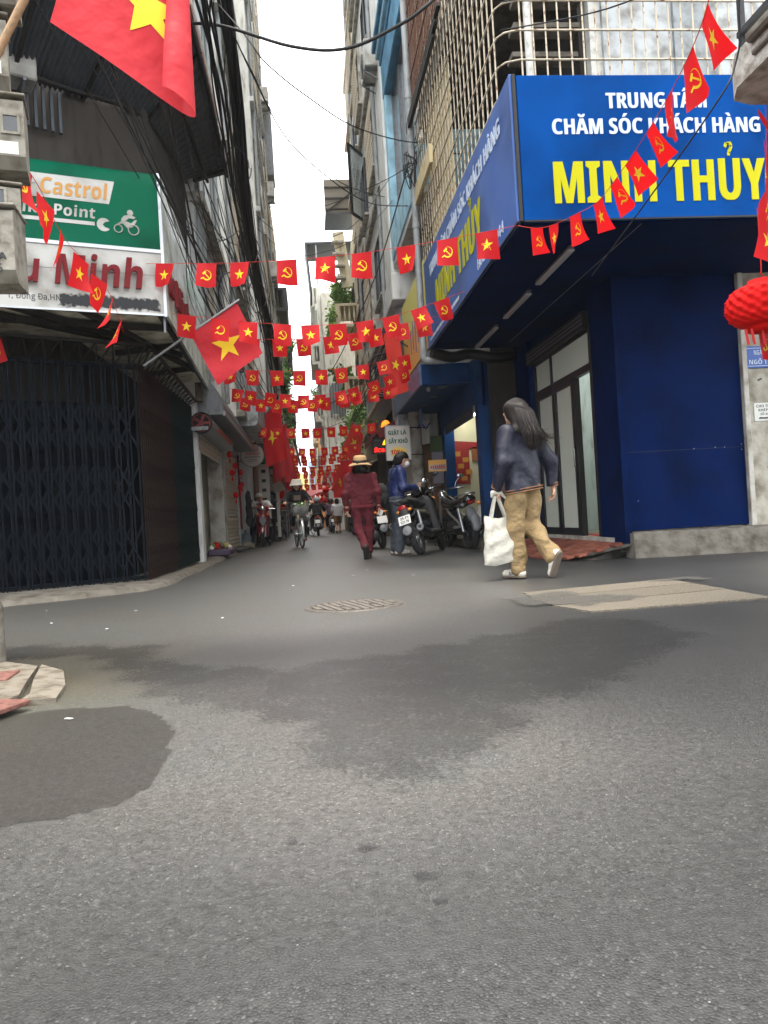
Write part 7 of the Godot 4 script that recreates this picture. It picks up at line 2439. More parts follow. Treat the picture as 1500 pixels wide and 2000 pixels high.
func mirror_arm(p: Node3D, s: float, y: float, z: float, m: Material):
	var t = MB.new()
	t.tube(path3([Vector3(0.2 * s, y, z), Vector3(0.24 * s, y + 0.1, z - 0.01), Vector3(0.31 * s, y + 0.17, z + 0.01)], 4), 0.006, 6)
	part("mirror_stalk", t, m, p)
	var h = MB.new()
	h.ball(Vector3(0.33 * s, y + 0.2, z + 0.015), Vector3(0.062, 0.042, 0.018), 12)
	part("mirror", h, m, p)

func scooter(label: String, at: Vector3, turn: float, lean: float, body: Material, o = {}) -> Node3D:
	var s = thing("motor_scooter", label, "motor scooter", at, turn, "parked and moving motorbikes")
	s.rotation.z = lean
	var steer: float = o.get("steer", 0.0)
	wheel(s, Vector3(0, 0.265, 0.64), 0.265, 0.052, 6, M.silver)
	wheel(s, Vector3(0, 0.265, -0.66), 0.265, 0.05, 6, M.silver, steer)
	# tail and belly
	var cell = o.get("cell", 0.018)
	part("rear_body", sdf([[Vector3(0, 0.58, 0.0), Vector3(0, 0.68, 0.72), 0.15, 0.105, Vector3(0.9, 0.95, 1)], [Vector3(0, 0.47, 0.1), Vector3(0, 0.52, 0.5), 0.13, 0.11], [Vector3(0, 0.72, 0.66), Vector3(0, 0.76, 0.86), 0.085, 0.04], [Vector3(0, 0.42, -0.1), Vector3(0, 0.55, 0.06), 0.11, 0.14]], cell, 0.05), body, s)
	part("engine_case", sdf([[Vector3(-0.1, 0.28, 0.2), Vector3(-0.1, 0.27, 0.66), 0.085, 0.1], [Vector3(-0.02, 0.32, 0.22), Vector3(-0.02, 0.34, 0.4), 0.12, 0.1], [Vector3(-0.1, 0.38, 0.45), Vector3(-0.08, 0.44, 0.62), 0.06, 0.05]], cell, 0.03), M.plastic_matte, s)
	part("floorboard", sdf([[Vector3(0, 0.31, -0.36), Vector3(0, 0.31, 0.1), 0.16, 0.17, Vector3(1, 0.42, 1)]], cell, 0.03), M.plastic_matte, s)
	part("front_shield", sdf([[Vector3(0, 0.36, -0.40), Vector3(0, 0.78, -0.47), 0.17, 0.185, Vector3(1, 1, 0.5)], [Vector3(0, 0.74, -0.5), Vector3(0, 0.9, -0.44), 0.13, 0.1], [Vector3(0, 0.5, -0.5), Vector3(0, 0.72, -0.55), 0.1, 0.1]], cell, 0.05), body, s)
	part("inner_shield", sdf([[Vector3(0, 0.4, -0.33), Vector3(0, 0.8, -0.39), 0.15, 0.15, Vector3(1, 1, 0.35)]], cell, 0.03), M.plastic_matte, s)
	var fb = Basis(Vector3.UP, steer)
	var ff = []
	for i in 9:
		var a = deg_to_rad(20 + 130.0 * i / 8)
		ff.append(Vector3(0, 0.265 + 0.3 * sin(a), -0.66 - 0.3 * cos(a)))
	var fen = MB.new()
	var fp = []
	for q in ff:
		for k in 7:
			var a = PI * k / 6.0
			var rad = (q - Vector3(0, 0.265, -0.66)).normalized()
			fp.append(Vector3(0, 0.265, -0.66) + fb * (q - Vector3(0, 0.265, -0.66) + Vector3(cos(a) * 0.075, 0, 0) + rad * (sin(a) * 0.03 - 0.03)))
	fen.grid(fp, 9, 7)
	part("front_fender", fen, body, s)
	var fk = MB.new()
	for x in [-0.075, 0.075]: fk.tube(PackedVector3Array([Vector3(0, 0.265, -0.66) + fb * Vector3(x, 0, 0), Vector3(0, 0.265, -0.66) + fb * Vector3(x * 0.8, 0.42, 0.14)]), 0.02, 8)
	part("fork", fk, M.silver, s)
	part("seat", sdf([[Vector3(0, 0.775, -0.02), Vector3(0, 0.80, 0.3), 0.12, 0.13, Vector3(1, 0.5, 1)], [Vector3(0, 0.83, 0.34), Vector3(0, 0.85, 0.66), 0.12, 0.09, Vector3(1, 0.5, 1)]], cell, 0.04), M.plastic_matte, s)
	# bars
	var hb = Transform3D(fb, Vector3(0, 1.0, -0.40))
	part("handlebar_cowl", turned_mesh(sdf([[Vector3(-0.1, 0.0, 0), Vector3(0.1, 0.0, 0), 0.07, 0.07], [Vector3(0, 0.02, -0.06), Vector3(0, 0.03, 0.04), 0.085, 0.07]], cell, 0.04), hb), body, s)
	var bar_ = MB.new()
	bar_.tube(path3([hb * Vector3(-0.34, 0.02, 0.06), hb * Vector3(-0.2, 0.02, 0.02), hb * Vector3(0.2, 0.02, 0.02), hb * Vector3(0.34, 0.02, 0.06)], 4), 0.012, 8)
	part("handlebar", bar_, M.silver, s)
	for x in [-1, 1]:
		var gr = MB.new()
		gr.tube(PackedVector3Array([hb * Vector3(0.23 * x, 0.02, 0.03), hb * Vector3(0.35 * x, 0.02, 0.062)]), 0.019, 8)
		part("grip", gr, M.rubber, s)
		var lv = MB.new()
		lv.tube(PackedVector3Array([hb * Vector3(0.17 * x, 0.025, -0.02), hb * Vector3(0.33 * x, 0.02, 0.0)]), 0.006, 6)
		part("brake_lever", lv, M.chrome, s)
		mirror_arm(s, x, 1.02, -0.40, M.plastic_black)
		var ind = MB.new()
		ind.ball(Vector3(0.14 * x, 0.86, -0.53), Vector3(0.04, 0.03, 0.03), 10)
		part("indicator", ind, M.amber, s)
	var hl = MB.new()
	hl.ball(hb * Vector3(0, 0.02, -0.115), Vector3(0.085, 0.06, 0.03), 14)
	part("headlight", hl, M.chrome, s)
	var bdg = MB.new()
	bdg.prism(PackedVector2Array([Vector2(-0.07, 0.1), Vector2(0.07, 0.1), Vector2(0.09, 0.0), Vector2(0.0, -0.16), Vector2(-0.09, 0.0)]), Transform3D(Basis(Vector3.RIGHT, 0.12), Vector3(0, 0.68, -0.655)), 0.02)
	part("front_grille", bdg, M.plastic_grey if o.get("grille", true) else M.plastic_matte, s)
	# tail light, plate, mudguard
	var tl = MB.new()
	tl.ball(Vector3(0, 0.74, 0.88), Vector3(0.075, 0.045, 0.03), 14)
	part("tail_light", tl, M.tail_red, s)
	for x in [-1, 1]:
		var ti = MB.new()
		ti.ball(Vector3(0.09 * x, 0.70, 0.84), Vector3(0.035, 0.025, 0.03), 10)
		part("indicator", ti, M.amber, s)
	part("mudguard", sdf([[Vector3(0, 0.66, 0.84), Vector3(0, 0.36, 0.99), 0.085, 0.07, Vector3(1, 1, 0.55)]], cell, 0.02), M.plastic_matte, s)
	var pb = Basis(Vector3.RIGHT, -0.35)
	var pc = Vector3(0, 0.56, 0.955)
	part("number_plate", mbox(pc, Vector3(0.19, 0.14, 0.006), 0.002, pb), M.plate_white, s)
	if o.has("plate"):
		for k in 2:
			text(o.plate[k], 0.13, 0.042, 0.002, M.letter_black, s, Transform3D(pb, pc + pb * Vector3(0, 0.03 - 0.06 * k, 0.005)), "bold", 0.0, "plate_number")
	var rf = MB.new()
	rf.lathe(PackedVector2Array([Vector2(0, 0.012), Vector2(0.07, 0.0), Vector2(0.075, -0.01), Vector2(0, -0.01)]), Transform3D(Basis(Vector3.RIGHT, PI / 2 - 0.3), Vector3(0, 0.40, 1.0)), 16)
	part("reflector_flap", rf, M.plastic_grey, s)
	# exhaust on the right
	var ex = MB.new()
	ex.tube(PackedVector3Array([Vector3(0.14, 0.26, 0.25), Vector3(0.155, 0.3, 0.42), Vector3(0.17, 0.4, 0.86)]), [0.03, 0.055, 0.062], 14)
	part("exhaust", ex, M.plastic_black, s)
	var et = MB.new()
	et.lathe(PackedVector2Array([Vector2(0.055, 0.0), Vector2(0.05, 0.012), Vector2(0.026, 0.014), Vector2(0.024, -0.02), Vector2(0, -0.02)]), Transform3D(Basis(Vector3.RIGHT, PI / 2 - 0.22), Vector3(0.17, 0.402, 0.862)), 16)
	part("exhaust_tip", et, M.plastic_grey, s)
	for x in [-0.13, 0.14]:
		var sh = MB.new()
		sh.tube(PackedVector3Array([Vector3(x, 0.3, 0.66), Vector3(x * 0.9, 0.66, 0.56)]), 0.026, 10)
		part("shock_absorber", sh, M.silver, s)
	var gb = MB.new()
	gb.tube(path3([Vector3(-0.1, 0.82, 0.5), Vector3(-0.12, 0.84, 0.8), Vector3(0, 0.86, 0.88), Vector3(0.12, 0.84, 0.8), Vector3(0.1, 0.82, 0.5)], 4), 0.012, 6)
	part("grab_rail", gb, M.plastic_matte, s)
	var st = MB.new()
	st.bar(Vector3(-0.08, 0.24, 0.25), Vector3(-0.08 - 0.12, 0.0 - lean * 0.2, 0.32), 0.02, 0.02)
	part("side_stand", st, M.metal_black, s)
	return s

func turned_mesh(m: ArrayMesh, xf: Transform3D) -> ArrayMesh:
	var a = m.surface_get_arrays(0)
	var v: PackedVector3Array = a[Mesh.ARRAY_VERTEX]
	var n: PackedVector3Array = a[Mesh.ARRAY_NORMAL]
	for i in v.size():
		v[i] = xf * v[i]
		n[i] = (xf.basis * n[i]).normalized()
	a[Mesh.ARRAY_VERTEX] = v
	a[Mesh.ARRAY_NORMAL] = n
	var o = ArrayMesh.new()
	o.add_surface_from_arrays(Mesh.PRIMITIVE_TRIANGLES, a)
	return o

func motorcycle(label: String, at: Vector3, turn: float, lean: float) -> Node3D:
	var s = thing("motorcycle", label, "motorcycle", at, turn, "parked and moving motorbikes")
	s.rotation.z = lean
	wheel(s, Vector3(0, 0.29, 0.64), 0.29, 0.058, 10, M.plastic_black)
	wheel(s, Vector3(0, 0.29, -0.64), 0.29, 0.05, 10, M.plastic_black, 0.3)
	part("tank", sdf([[Vector3(0, 0.78, -0.28), Vector3(0, 0.74, 0.0), 0.13, 0.09]], 0.018, 0.03), M.paint_black, s)
	part("seat", sdf([[Vector3(0, 0.77, 0.05), Vector3(0, 0.80, 0.42), 0.1, 0.11, Vector3(1, 0.5, 1)]], 0.018, 0.03), M.plastic_matte, s)
	part("tail_unit", sdf([[Vector3(0, 0.74, 0.4), Vector3(0, 0.82, 0.78), 0.11, 0.115, Vector3(1, 0.75, 1)]], 0.018, 0.03), M.paint_black, s)
	var gr = MB.new()
	gr.tube(path3([Vector3(-0.12, 0.86, 0.4), Vector3(-0.13, 0.9, 0.75), Vector3(0, 0.92, 0.88), Vector3(0.13, 0.9, 0.75), Vector3(0.12, 0.86, 0.4)], 4), 0.014, 8)
	part("grab_rail", gr, M.silver, s)
	part("tail_light", mbox(Vector3(0, 0.78, 0.865), Vector3(0.13, 0.075, 0.04), 0.012), M.tail_red, s)
	for x in [-1, 1]:
		var ti = MB.new()
		ti.ball(Vector3(0.14 * x, 0.74, 0.84), Vector3(0.035, 0.03, 0.035), 10)
		part("indicator", ti, M.amber if x > 0 else M.plastic_grey, s)
	part("rear_fender", sdf([[Vector3(0, 0.62, 0.72), Vector3(0, 0.5, 0.93), 0.085, 0.08, Vector3(1, 1, 0.6)], [Vector3(0, 0.5, 0.93), Vector3(0, 0.36, 0.98), 0.08, 0.07, Vector3(1, 1, 0.6)]], 0.018, 0.02), M.plastic_grey, s)
	part("engine", sdf([[Vector3(0, 0.36, -0.15), Vector3(0, 0.36, 0.18), 0.13, 0.14], [Vector3(0, 0.48, -0.12), Vector3(0, 0.6, -0.2), 0.09, 0.08]], 0.02, 0.03, [], 0.006, 60.0), M.plastic_matte, s)
	var fr = MB.new()
	for x in [-0.09, 0.09]:
		fr.tube(path3([Vector3(x * 0.4, 0.85, -0.4), Vector3(x, 0.62, -0.05), Vector3(x, 0.5, 0.25), Vector3(x, 0.3, 0.64)], 4), 0.02, 8)
		fr.tube(PackedVector3Array([Vector3(x * 1.3, 0.3, 0.64), Vector3(x * 1.2, 0.68, 0.5)]), 0.028, 10)
		fr.tube(PackedVector3Array([Vector3(x * 0.9, 0.29, -0.64), Vector3(x * 0.9, 0.9, -0.42)]), 0.022, 8)
	part("frame", fr, M.silver, s)
	var ex = MB.new()
	ex.tube(path3([Vector3(0.1, 0.42, -0.28), Vector3(0.14, 0.24, -0.1), Vector3(0.16, 0.26, 0.3), Vector3(0.17, 0.34, 0.8)], 5), 0.045, 12)
	part("exhaust", ex, M.plastic_black, s)
	var hb = MB.new()
	hb.tube(path3([Vector3(-0.36, 1.02, -0.28), Vector3(-0.2, 1.03, -0.4), Vector3(0.2, 1.03, -0.42), Vector3(0.36, 1.02, -0.34)], 4), 0.012, 8)
	part("handlebar", hb, M.chrome, s)
	for x in [-1, 1]:
		mirror_arm(s, x, 1.03, -0.38, M.chrome)
		part("foot_peg", mbox(Vector3(0.17 * x, 0.32, 0.1), Vector3(0.12, 0.025, 0.03), 0.006), M.rubber, s)
		part("foot_peg", mbox(Vector3(0.15 * x, 0.38, 0.42), Vector3(0.1, 0.04, 0.12), 0.01), M.silver, s)
	var hl = MB.new()
	hl.ball(Vector3(0, 0.92, -0.52), Vector3(0.09, 0.09, 0.08), 14)
	part("headlight", hl, M.chrome, s)
	return s

func bicycle(label: String, at: Vector3, turn: float) -> Node3D:
	var b = thing("bicycle", label, "bicycle", at, turn)
	wheel(b, Vector3(0, 0.33, 0.52), 0.33, 0.02, 24, M.silver, 0.0, true)
	wheel(b, Vector3(0, 0.33, -0.52), 0.33, 0.02, 24, M.silver, 0.06, true)
	var fr = MB.new()
	fr.tube(PackedVector3Array([Vector3(0, 0.82, -0.36), Vector3(0, 0.46, 0.02), Vector3(0, 0.3, 0.08)]), 0.017, 8)
	fr.tube(PackedVector3Array([Vector3(0, 0.3, 0.08), Vector3(0, 0.8, 0.24)]), 0.016, 8)
	for x in [-0.05, 0.05]:
		fr.tube(PackedVector3Array([Vector3(x, 0.3, 0.08), Vector3(x, 0.33, 0.52)]), 0.009, 6)
		fr.tube(PackedVector3Array([Vector3(x, 0.33, 0.52), Vector3(x * 0.3, 0.72, 0.22)]), 0.009, 6)
		fr.tube(PackedVector3Array([Vector3(x, 0.33, -0.52), Vector3(x, 0.62, -0.44), Vector3(0, 0.74, -0.39)]), 0.012, 6)
	fr.tube(PackedVector3Array([Vector3(0, 0.7, -0.40), Vector3(0, 1.0, -0.31)]), 0.015, 8)
	part("frame", fr, M.silver, b)
	for q in [[-0.52, 0], [0.52, 1]]:
		var fe = MB.new()
		var fp = []
		for i in 12:
			var a = deg_to_rad(lerpf(-20, 150, i / 11.0) if q[1] == 0 else lerpf(10, 190, i / 11.0))
			for k in 5:
				var e = PI * k / 4.0
				fp.append(Vector3(0.032 * cos(e), 0.33 + (0.352 + 0.014 * sin(e)) * sin(a), q[0] + (0.352 + 0.014 * sin(e)) * cos(a) * (1 if q[1] == 1 else -1)))
		fe.grid(fp, 12, 5)
		part("mudguard", fe, M.silver, b)
	var hb = MB.new()
	hb.tube(path3([Vector3(-0.29, 1.03, -0.08), Vector3(-0.25, 1.06, -0.2), Vector3(-0.1, 1.02, -0.32), Vector3(0, 0.99, -0.33), Vector3(0.1, 1.02, -0.32), Vector3(0.25, 1.06, -0.2), Vector3(0.29, 1.03, -0.08)], 6), 0.012, 8)
	part("handlebar", hb, M.chrome, b)
	for x in [-1, 1]:
		var g = MB.new()
		g.tube(PackedVector3Array([Vector3(0.29 * x, 1.03, -0.08), Vector3(0.265 * x, 1.05, -0.17)]), 0.018, 8)
		part("grip", g, M.rubber, b)
	part("saddle", sdf([[Vector3(0, 0.83, 0.14), Vector3(0, 0.84, 0.3), 0.04, 0.085, Vector3(1, 0.55, 1)]], 0.016, 0.02), M.leather_black, b)
	# mesh basket
	var bk = MB.new()
	var tp = [Vector2(-0.2, -0.62), Vector2(0.2, -0.62), Vector2(0.2, -0.36), Vector2(-0.2, -0.36)]
	var bt = [Vector2(-0.155, -0.58), Vector2(0.155, -0.58), Vector2(0.155, -0.39), Vector2(-0.155, -0.39)]
	for e in 4:
		var a = tp[e]
		var c = tp[(e + 1) % 4]
		var a2 = bt[e]
		var c2 = bt[(e + 1) % 4]
		var n = 14 if e % 2 == 0 else 9
		for i in n + 1:
			var t = float(i) / n
			var p = a.lerp(c, t)
			var q = a2.lerp(c2, t)
			bk.bar(Vector3(p.x, 1.0, p.y), Vector3(q.x, 0.74, q.y), 0.004, 0.004)
		for k in 9:
			var t = k / 8.0
			var p = a.lerp(a2, t)
			var q = c.lerp(c2, t)
			var y = lerpf(1.0, 0.74, t)
			bk.bar(Vector3(p.x, y, p.y), Vector3(q.x, y, q.y), 0.008 if k == 0 else 0.004, 0.008 if k == 0 else 0.004)
	for i in 9: bk.bar(Vector3(-0.155 + 0.31 * i / 8.0, 0.74, -0.58), Vector3(-0.155 + 0.31 * i / 8.0, 0.74, -0.39), 0.004, 0.004)
	part("basket", bk, M.basket_mesh, b)
	part("basket_liner", sdf([[Vector3(-0.08, 0.86, -0.48), Vector3(0.08, 0.86, -0.48), 0.1, 0.1, Vector3(1, 1.0, 0.8)]], 0.02, 0.02, [], 0.01, 30.0), M.plastic_grey, b)
	var gv = MB.new()
	for i in 60:
		var p = Vector3(rnd(-0.16, 0.16), 0.97 + rnd(-0.02, 0.06), -0.48 + rnd(-0.09, 0.09))
		var d = Vector3(rnd(-1, 1), rnd(-0.2, 0.6), rnd(-1, 1)).normalized() * 0.06
		gv.tri(p, p + d + Vector3(0, 0.02, 0.02), p + d.cross(Vector3.UP) * 0.5 + d * 0.4)
	part("greens", gv, M.leaf, b).set_meta("kind", "stuff")
	var ck = MB.new()
	ck.tube(PackedVector3Array([Vector3(-0.07, 0.3, 0.08), Vector3(0.07, 0.3, 0.08)]), 0.05, 12)
	ck.bar(Vector3(0.08, 0.3, 0.08), Vector3(0.09, 0.44, 0.06), 0.015, 0.02)
	ck.bar(Vector3(-0.08, 0.3, 0.08), Vector3(-0.09, 0.16, 0.1), 0.015, 0.02)
	part("crank", ck, M.silver, b)
	for q in [Vector3(0.13, 0.44, 0.06), Vector3(-0.13, 0.16, 0.1)]:
		part("pedal", mbox(q, Vector3(0.09, 0.02, 0.07), 0.005), M.rubber, b)
	return b

func build_vehicles():
	scooter("black scooter with white number plate leaning on its stand beside the masked person", P(1.90, 0.0, 12.05), -0.42, 0.26, M.paint_black, {"plate": ["35·F1", "021.79"], "steer": 0.35, "cell": 0.015})
	motorcycle("dark motorcycle with chrome grab rail parked by the blue pillar", P(2.52, 0.0, 12.95), 0.14, 0.1)
	scooter("maroon scooter facing the viewer with a chrome shield badge, the capped man leaning on it", P(-1.34, 0.0, 21.3), PI + 0.06, 0.06, M.paint_maroon, {"steer": -0.1})
	bicycle("silver bicycle with a front basket of greens ridden towards the viewer", P(-0.28, 0.0, 17.9), PI + 0.13)
	scooter("black scooter parked on the left behind the cyclist, white plate to the viewer", P(-0.98, 0.0, 28.2), -0.15, 0.1, M.paint_black, {"cell": 0.03, "grille": false})
	scooter("dark scooter ridden away by the person in the pale helmet", P(0.28, 0.0, 30.6), 0.0, 0.0, M.paint_black, {"cell": 0.025, "grille": false})
	scooter("dark scooter half hidden behind the woman in maroon", P(1.28, 0.0, 15.2), 0.1, 0.08, M.paint_black, {"cell": 0.025, "steer": 0.3})
	scooter("scooter close beyond the one with the pale helmet, to its right", P(0.95, 0.0, 34.5), 0.05, 0.0, M.plastic_matte, {"cell": 0.03, "grille": false})
	scooter("pale fronted scooter coming along the lane behind the cyclist", P(-0.12, 0.0, 33.0), PI, 0.0, M.sheet_pale, {"cell": 0.03})
	scooter("dark scooter parked among the far stands on the right", P(1.75, 0.0, 27.0), 0.3, 0.1, M.paint_black, {"cell": 0.03, "grille": false})

# ---------------------------------------------------------------- people (facing -z)
func merge(list: Array) -> ArrayMesh:
	var v = PackedVector3Array()
	var n = PackedVector3Array()
	var ix = PackedInt32Array()
	for m in list:
		if m.get_surface_count() == 0: continue
		var a = m.surface_get_arrays(0)
		var k = v.size()
		v.append_array(a[Mesh.ARRAY_VERTEX])
		n.append_array(a[Mesh.ARRAY_NORMAL])
		for i in a[Mesh.ARRAY_INDEX]: ix.append(i + k)
	var arr = []
	arr.resize(Mesh.ARRAY_MAX)
	arr[Mesh.ARRAY_VERTEX] = v
	arr[Mesh.ARRAY_NORMAL] = n
	arr[Mesh.ARRAY_INDEX] = ix
	var me = ArrayMesh.new()
	me.add_surface_from_arrays(Mesh.PRIMITIVE_TRIANGLES, arr)
	return me

# hand: wrist w, direction d of the fingers, palm facing p, curl 0..1, thumb on side s along d x p
func hand(w: Vector3, d: Vector3, p: Vector3, curl: float, s: float, cell: float, sc = 1.0) -> ArrayMesh:
	d = d.normalized()
	p = (p - d * p.dot(d)).normalized()
	var side = d.cross(p) * s
	var pr = []
	pr.append([w, w + d * 0.03 * sc, 0.022 * sc, 0.024 * sc])
	for k in 4:
		var off = side * (0.027 - 0.018 * k) * sc
		var base = w + d * (0.078 - 0.004 * absf(k - 1.0)) * sc + off
		pr.append([w + d * 0.02 * sc + off * 0.5, base, 0.0125 * sc, 0.0105 * sc])
		var len = [0.068, 0.076, 0.07, 0.054][k] * sc
		var q = base
		var dir = d
		for seg in 3:
			dir = dir.rotated(d.cross(p).normalized(), curl * [0.6, 0.9, 0.7][seg] * (1.0 + 0.06 * k))
			var l = len * [0.45, 0.32, 0.23][seg]
			pr.append([q, q + dir * l, (0.0092 - 0.0008 * seg) * sc, (0.0086 - 0.001 * seg) * sc])
			q += dir * l
	var t0 = w + d * 0.028 * sc + side * 0.022 * sc
	var td = (d * 0.75 + side * 0.75 + p * 0.25).normalized()
	pr.append([t0, t0 + td * 0.036 * sc, 0.0125 * sc, 0.0105 * sc])
	var t1 = t0 + td * 0.036 * sc
	var td2 = (d * 0.95 + side * 0.2 + p * (0.2 + 0.5 * curl)).normalized()
	pr.append([t1, t1 + td2 * 0.028 * sc, 0.0102 * sc, 0.0085 * sc])
	return sdf(pr, cell, 0.006)

# head about c, looking along f with up u; returns the skin, adds eyes and mouth to parent
func head(parent: Node3D, c: Vector3, f: Vector3, u: Vector3, neck: Vector3, cell: float, features = true, sc = 1.0) -> ArrayMesh:
	f = f.normalized()
	u = (u - f * u.dot(f)).normalized()
	var r = f.cross(u)
	var b = Basis(r, u, -f)
	var at = func(x: float, y: float, z: float) -> Vector3: return c + b * (Vector3(x, y, z) * sc)
	var pr = []
	pr.append([at.call(0, 0.025, 0.012), at.call(0, 0.03, 0.022), 0.092 * sc, 0.092 * sc, Vector3(0.84, 1.0, 1.03), b])
	pr.append([at.call(0, -0.02, -0.025), at.call(0, -0.078, -0.052), 0.066 * sc, 0.04 * sc])
	pr.append([at.call(-0.045, -0.045, -0.005), at.call(0, -0.085, -0.06), 0.034 * sc, 0.026 * sc])
	pr.append([at.call(0.045, -0.045, -0.005), at.call(0, -0.085, -0.06), 0.034 * sc, 0.026 * sc])
	pr.append([at.call(0, 0.012, -0.088), at.call(0, -0.022, -0.106), 0.011 * sc, 0.015 * sc])
	pr.append([at.call(-0.012, -0.026, -0.096), at.call(0.012, -0.026, -0.096), 0.011 * sc, 0.011 * sc])
	pr.append([at.call(-0.02, -0.055, -0.086), at.call(0.02, -0.055, -0.086), 0.012 * sc, 0.012 * sc])
	for s in [-1, 1]:
		pr.append([at.call(0.076 * s, 0.012, 0.012), at.call(0.074 * s, -0.025, 0.006), 0.016 * sc, 0.011 * sc])
		pr.append([at.call(0.045 * s, 0.016, -0.078), at.call(0.018 * s, 0.018, -0.088), 0.012 * sc, 0.012 * sc])
	pr.append([neck, c + b * Vector3(0, -0.05, 0.02) * sc, 0.052 * sc, 0.05 * sc])
	if features:
		for s in [-1, 1]:
			var e = MB.new()
			e.ball(at.call(0.032 * s, 0.0, -0.083), Vector3(0.013, 0.007, 0.008) * sc, 10, b)
			part("eye", e, M.hair_black, parent)
			var br = MB.new()
			br.ball(at.call(0.034 * s, 0.022, -0.088), Vector3(0.02, 0.004, 0.008) * sc, 8, b)
			part("eyebrow", br, M.hair_black, parent)
		var mo = MB.new()
		mo.ball(at.call(0, -0.055, -0.0955), Vector3(0.021, 0.006, 0.006) * sc, 10, b)
		part("mouth", mo, mat("lips", c8(160, 92, 86), 0.5), parent)
	return sdf(pr, cell, 0.022)

# j: pelvis, chest, neck, head, look, up and l/r shoulder, elbow, wrist, hip, knee, ankle, toe
func figure(p: Node3D, j: Dictionary, o: Dictionary):
	var cell: float = o.get("cell", 0.016)
	var skin_m: Material = o.get("skin", M.skin)
	var pel: Vector3 = j.pelvis
	var ch: Vector3 = j.chest
	var pr = [[pel, ch, 0.1, 0.11, Vector3(1.1, 1, 0.8)], [j.ls, j.rs, 0.05, 0.05], [ch, j.neck, 0.07, 0.05]]
	for s in ["l", "r"]:
		pr.append([j[s + "s"], j[s + "e"], 0.042, 0.035])
		pr.append([j[s + "e"], j[s + "w"], 0.034, 0.024])
		pr.append([j[s + "h"], j[s + "k"], 0.07, 0.05])
		pr.append([j[s + "k"], j[s + "a"], 0.05, 0.034])
		pr.append([j[s + "a"], (j[s + "a"] as Vector3).lerp(j[s + "t"], 0.4) + (j.get(s + "sole", Vector3.DOWN) as Vector3) * 0.03, 0.03, 0.022])
	var skin = [sdf(pr, maxf(cell, 0.02), 0.03)]
	skin.append(head(p, j.head, j.look, j.get("up", Vector3.UP), j.neck, maxf(0.006, cell * 0.45), o.get("face", true)))
	for s in ["l", "r"]:
		var hd: Vector3 = j.get(s + "hd", j[s + "w"] - j[s + "e"])
		skin.append(hand(j[s + "w"], hd, j.get(s + "palm", Vector3(1 if s == "l" else -1, 0, 0)), j.get(s + "curl", 0.5), j.get(s + "thumb", 1.0 if s == "l" else -1.0), maxf(0.0045, cell * 0.32)))
	part("body", merge(skin), skin_m, p)
	# top
	var k: float = o.get("bulk", 1.0)
	var ax: Vector3 = (j.rs - j.ls).normalized()
	var tp = [[ch + ax * 0.065 + Vector3(0, 0.02, 0), pel + ax * 0.06 + Vector3(0, o.get("drop", -0.06) - 0.13, 0), 0.108 * k, 0.118 * k, Vector3(1, 1, 0.88)], [ch - ax * 0.065 + Vector3(0, 0.02, 0), pel - ax * 0.06 + Vector3(0, o.get("drop", -0.06) - 0.13, 0), 0.108 * k, 0.118 * k, Vector3(1, 1, 0.88)], [j.ls + Vector3(0, -0.005, 0), j.rs + Vector3(0, -0.005, 0), 0.066, 0.066], [ch.lerp(j.neck, 0.55), j.neck, 0.075, 0.062]]
	var sl: float = o.get("sleeve", 1.0)
	for s in ["l", "r"]:
		var e: Vector3 = j[s + "e"]
		tp.append([j[s + "s"], e if sl > 0.45 else (j[s + "s"] as Vector3).lerp(e, sl * 2.0), 0.066 * k, 0.06 * k])
		if sl > 0.5: tp.append([e, e.lerp(j[s + "w"], (sl - 0.5) * 2.0 - 0.06), 0.058 * k, 0.046 * k])
	var hem: Vector3 = o.get("hem", pel + Vector3(0, -0.1, 0))
	part(o.get("top_name", "jacket"), sdf(tp, cell, 0.035, [[o.get("hem_n", Vector3.DOWN), hem]], o.get("fold", 0.004), 24.0), o.top, p)
	if o.has("trim"):
		var tb = []
		for w in tp.slice(0, 2): tb.append([w[0], w[1], w[2] + 0.012, w[3] + 0.012, w[4]])
		var hn: Vector3 = o.get("hem_n", Vector3.DOWN)
		for t in o.trim:
			part("rib_band", sdf(tb, cell * 0.7, 0.035, [[hn, hem - hn * (t[0] - t[1])], [-hn, hem - hn * t[0]]]), t[2], p)
		for s in ["l", "r"]:
			var e: Vector3 = j[s + "e"]
			var d = (j[s + "w"] - e)
			for t in o.trim:
				var u0 = e + d * 0.97 - d.normalized() * t[0]
				var c = MB.new()
				c.tube(PackedVector3Array([u0, u0 + d.normalized() * t[1]]), 0.045 * k, 14)
				part("cuff_band", c, t[2], p)
	# trousers
	var q: float = o.get("leg", 1.0)
	var bt = [[j.lh + Vector3(0, 0.04, 0), j.rh + Vector3(0, 0.04, 0), 0.1, 0.1, Vector3(1, 1, 0.95)]]
	var short_: float = o.get("shorts", 1.0)
	for s in ["l", "r"]:
		var kn: Vector3 = j[s + "k"]
		if short_ < 0.6:
			bt.append([j[s + "h"], (j[s + "h"] as Vector3).lerp(kn, short_ * 1.6), 0.098 * q, 0.09 * q])
		else:
			bt.append([j[s + "h"], kn, 0.096 * q, 0.076 * q])
			bt.append([kn, kn.lerp(j[s + "a"], short_), 0.075 * q, 0.066 * q])
	part("trousers", sdf(bt, cell, 0.03, [[Vector3.UP, hem + Vector3(0, 0.06, 0)]], o.get("fold2", 0.0055), 26.0), o.bottom, p)
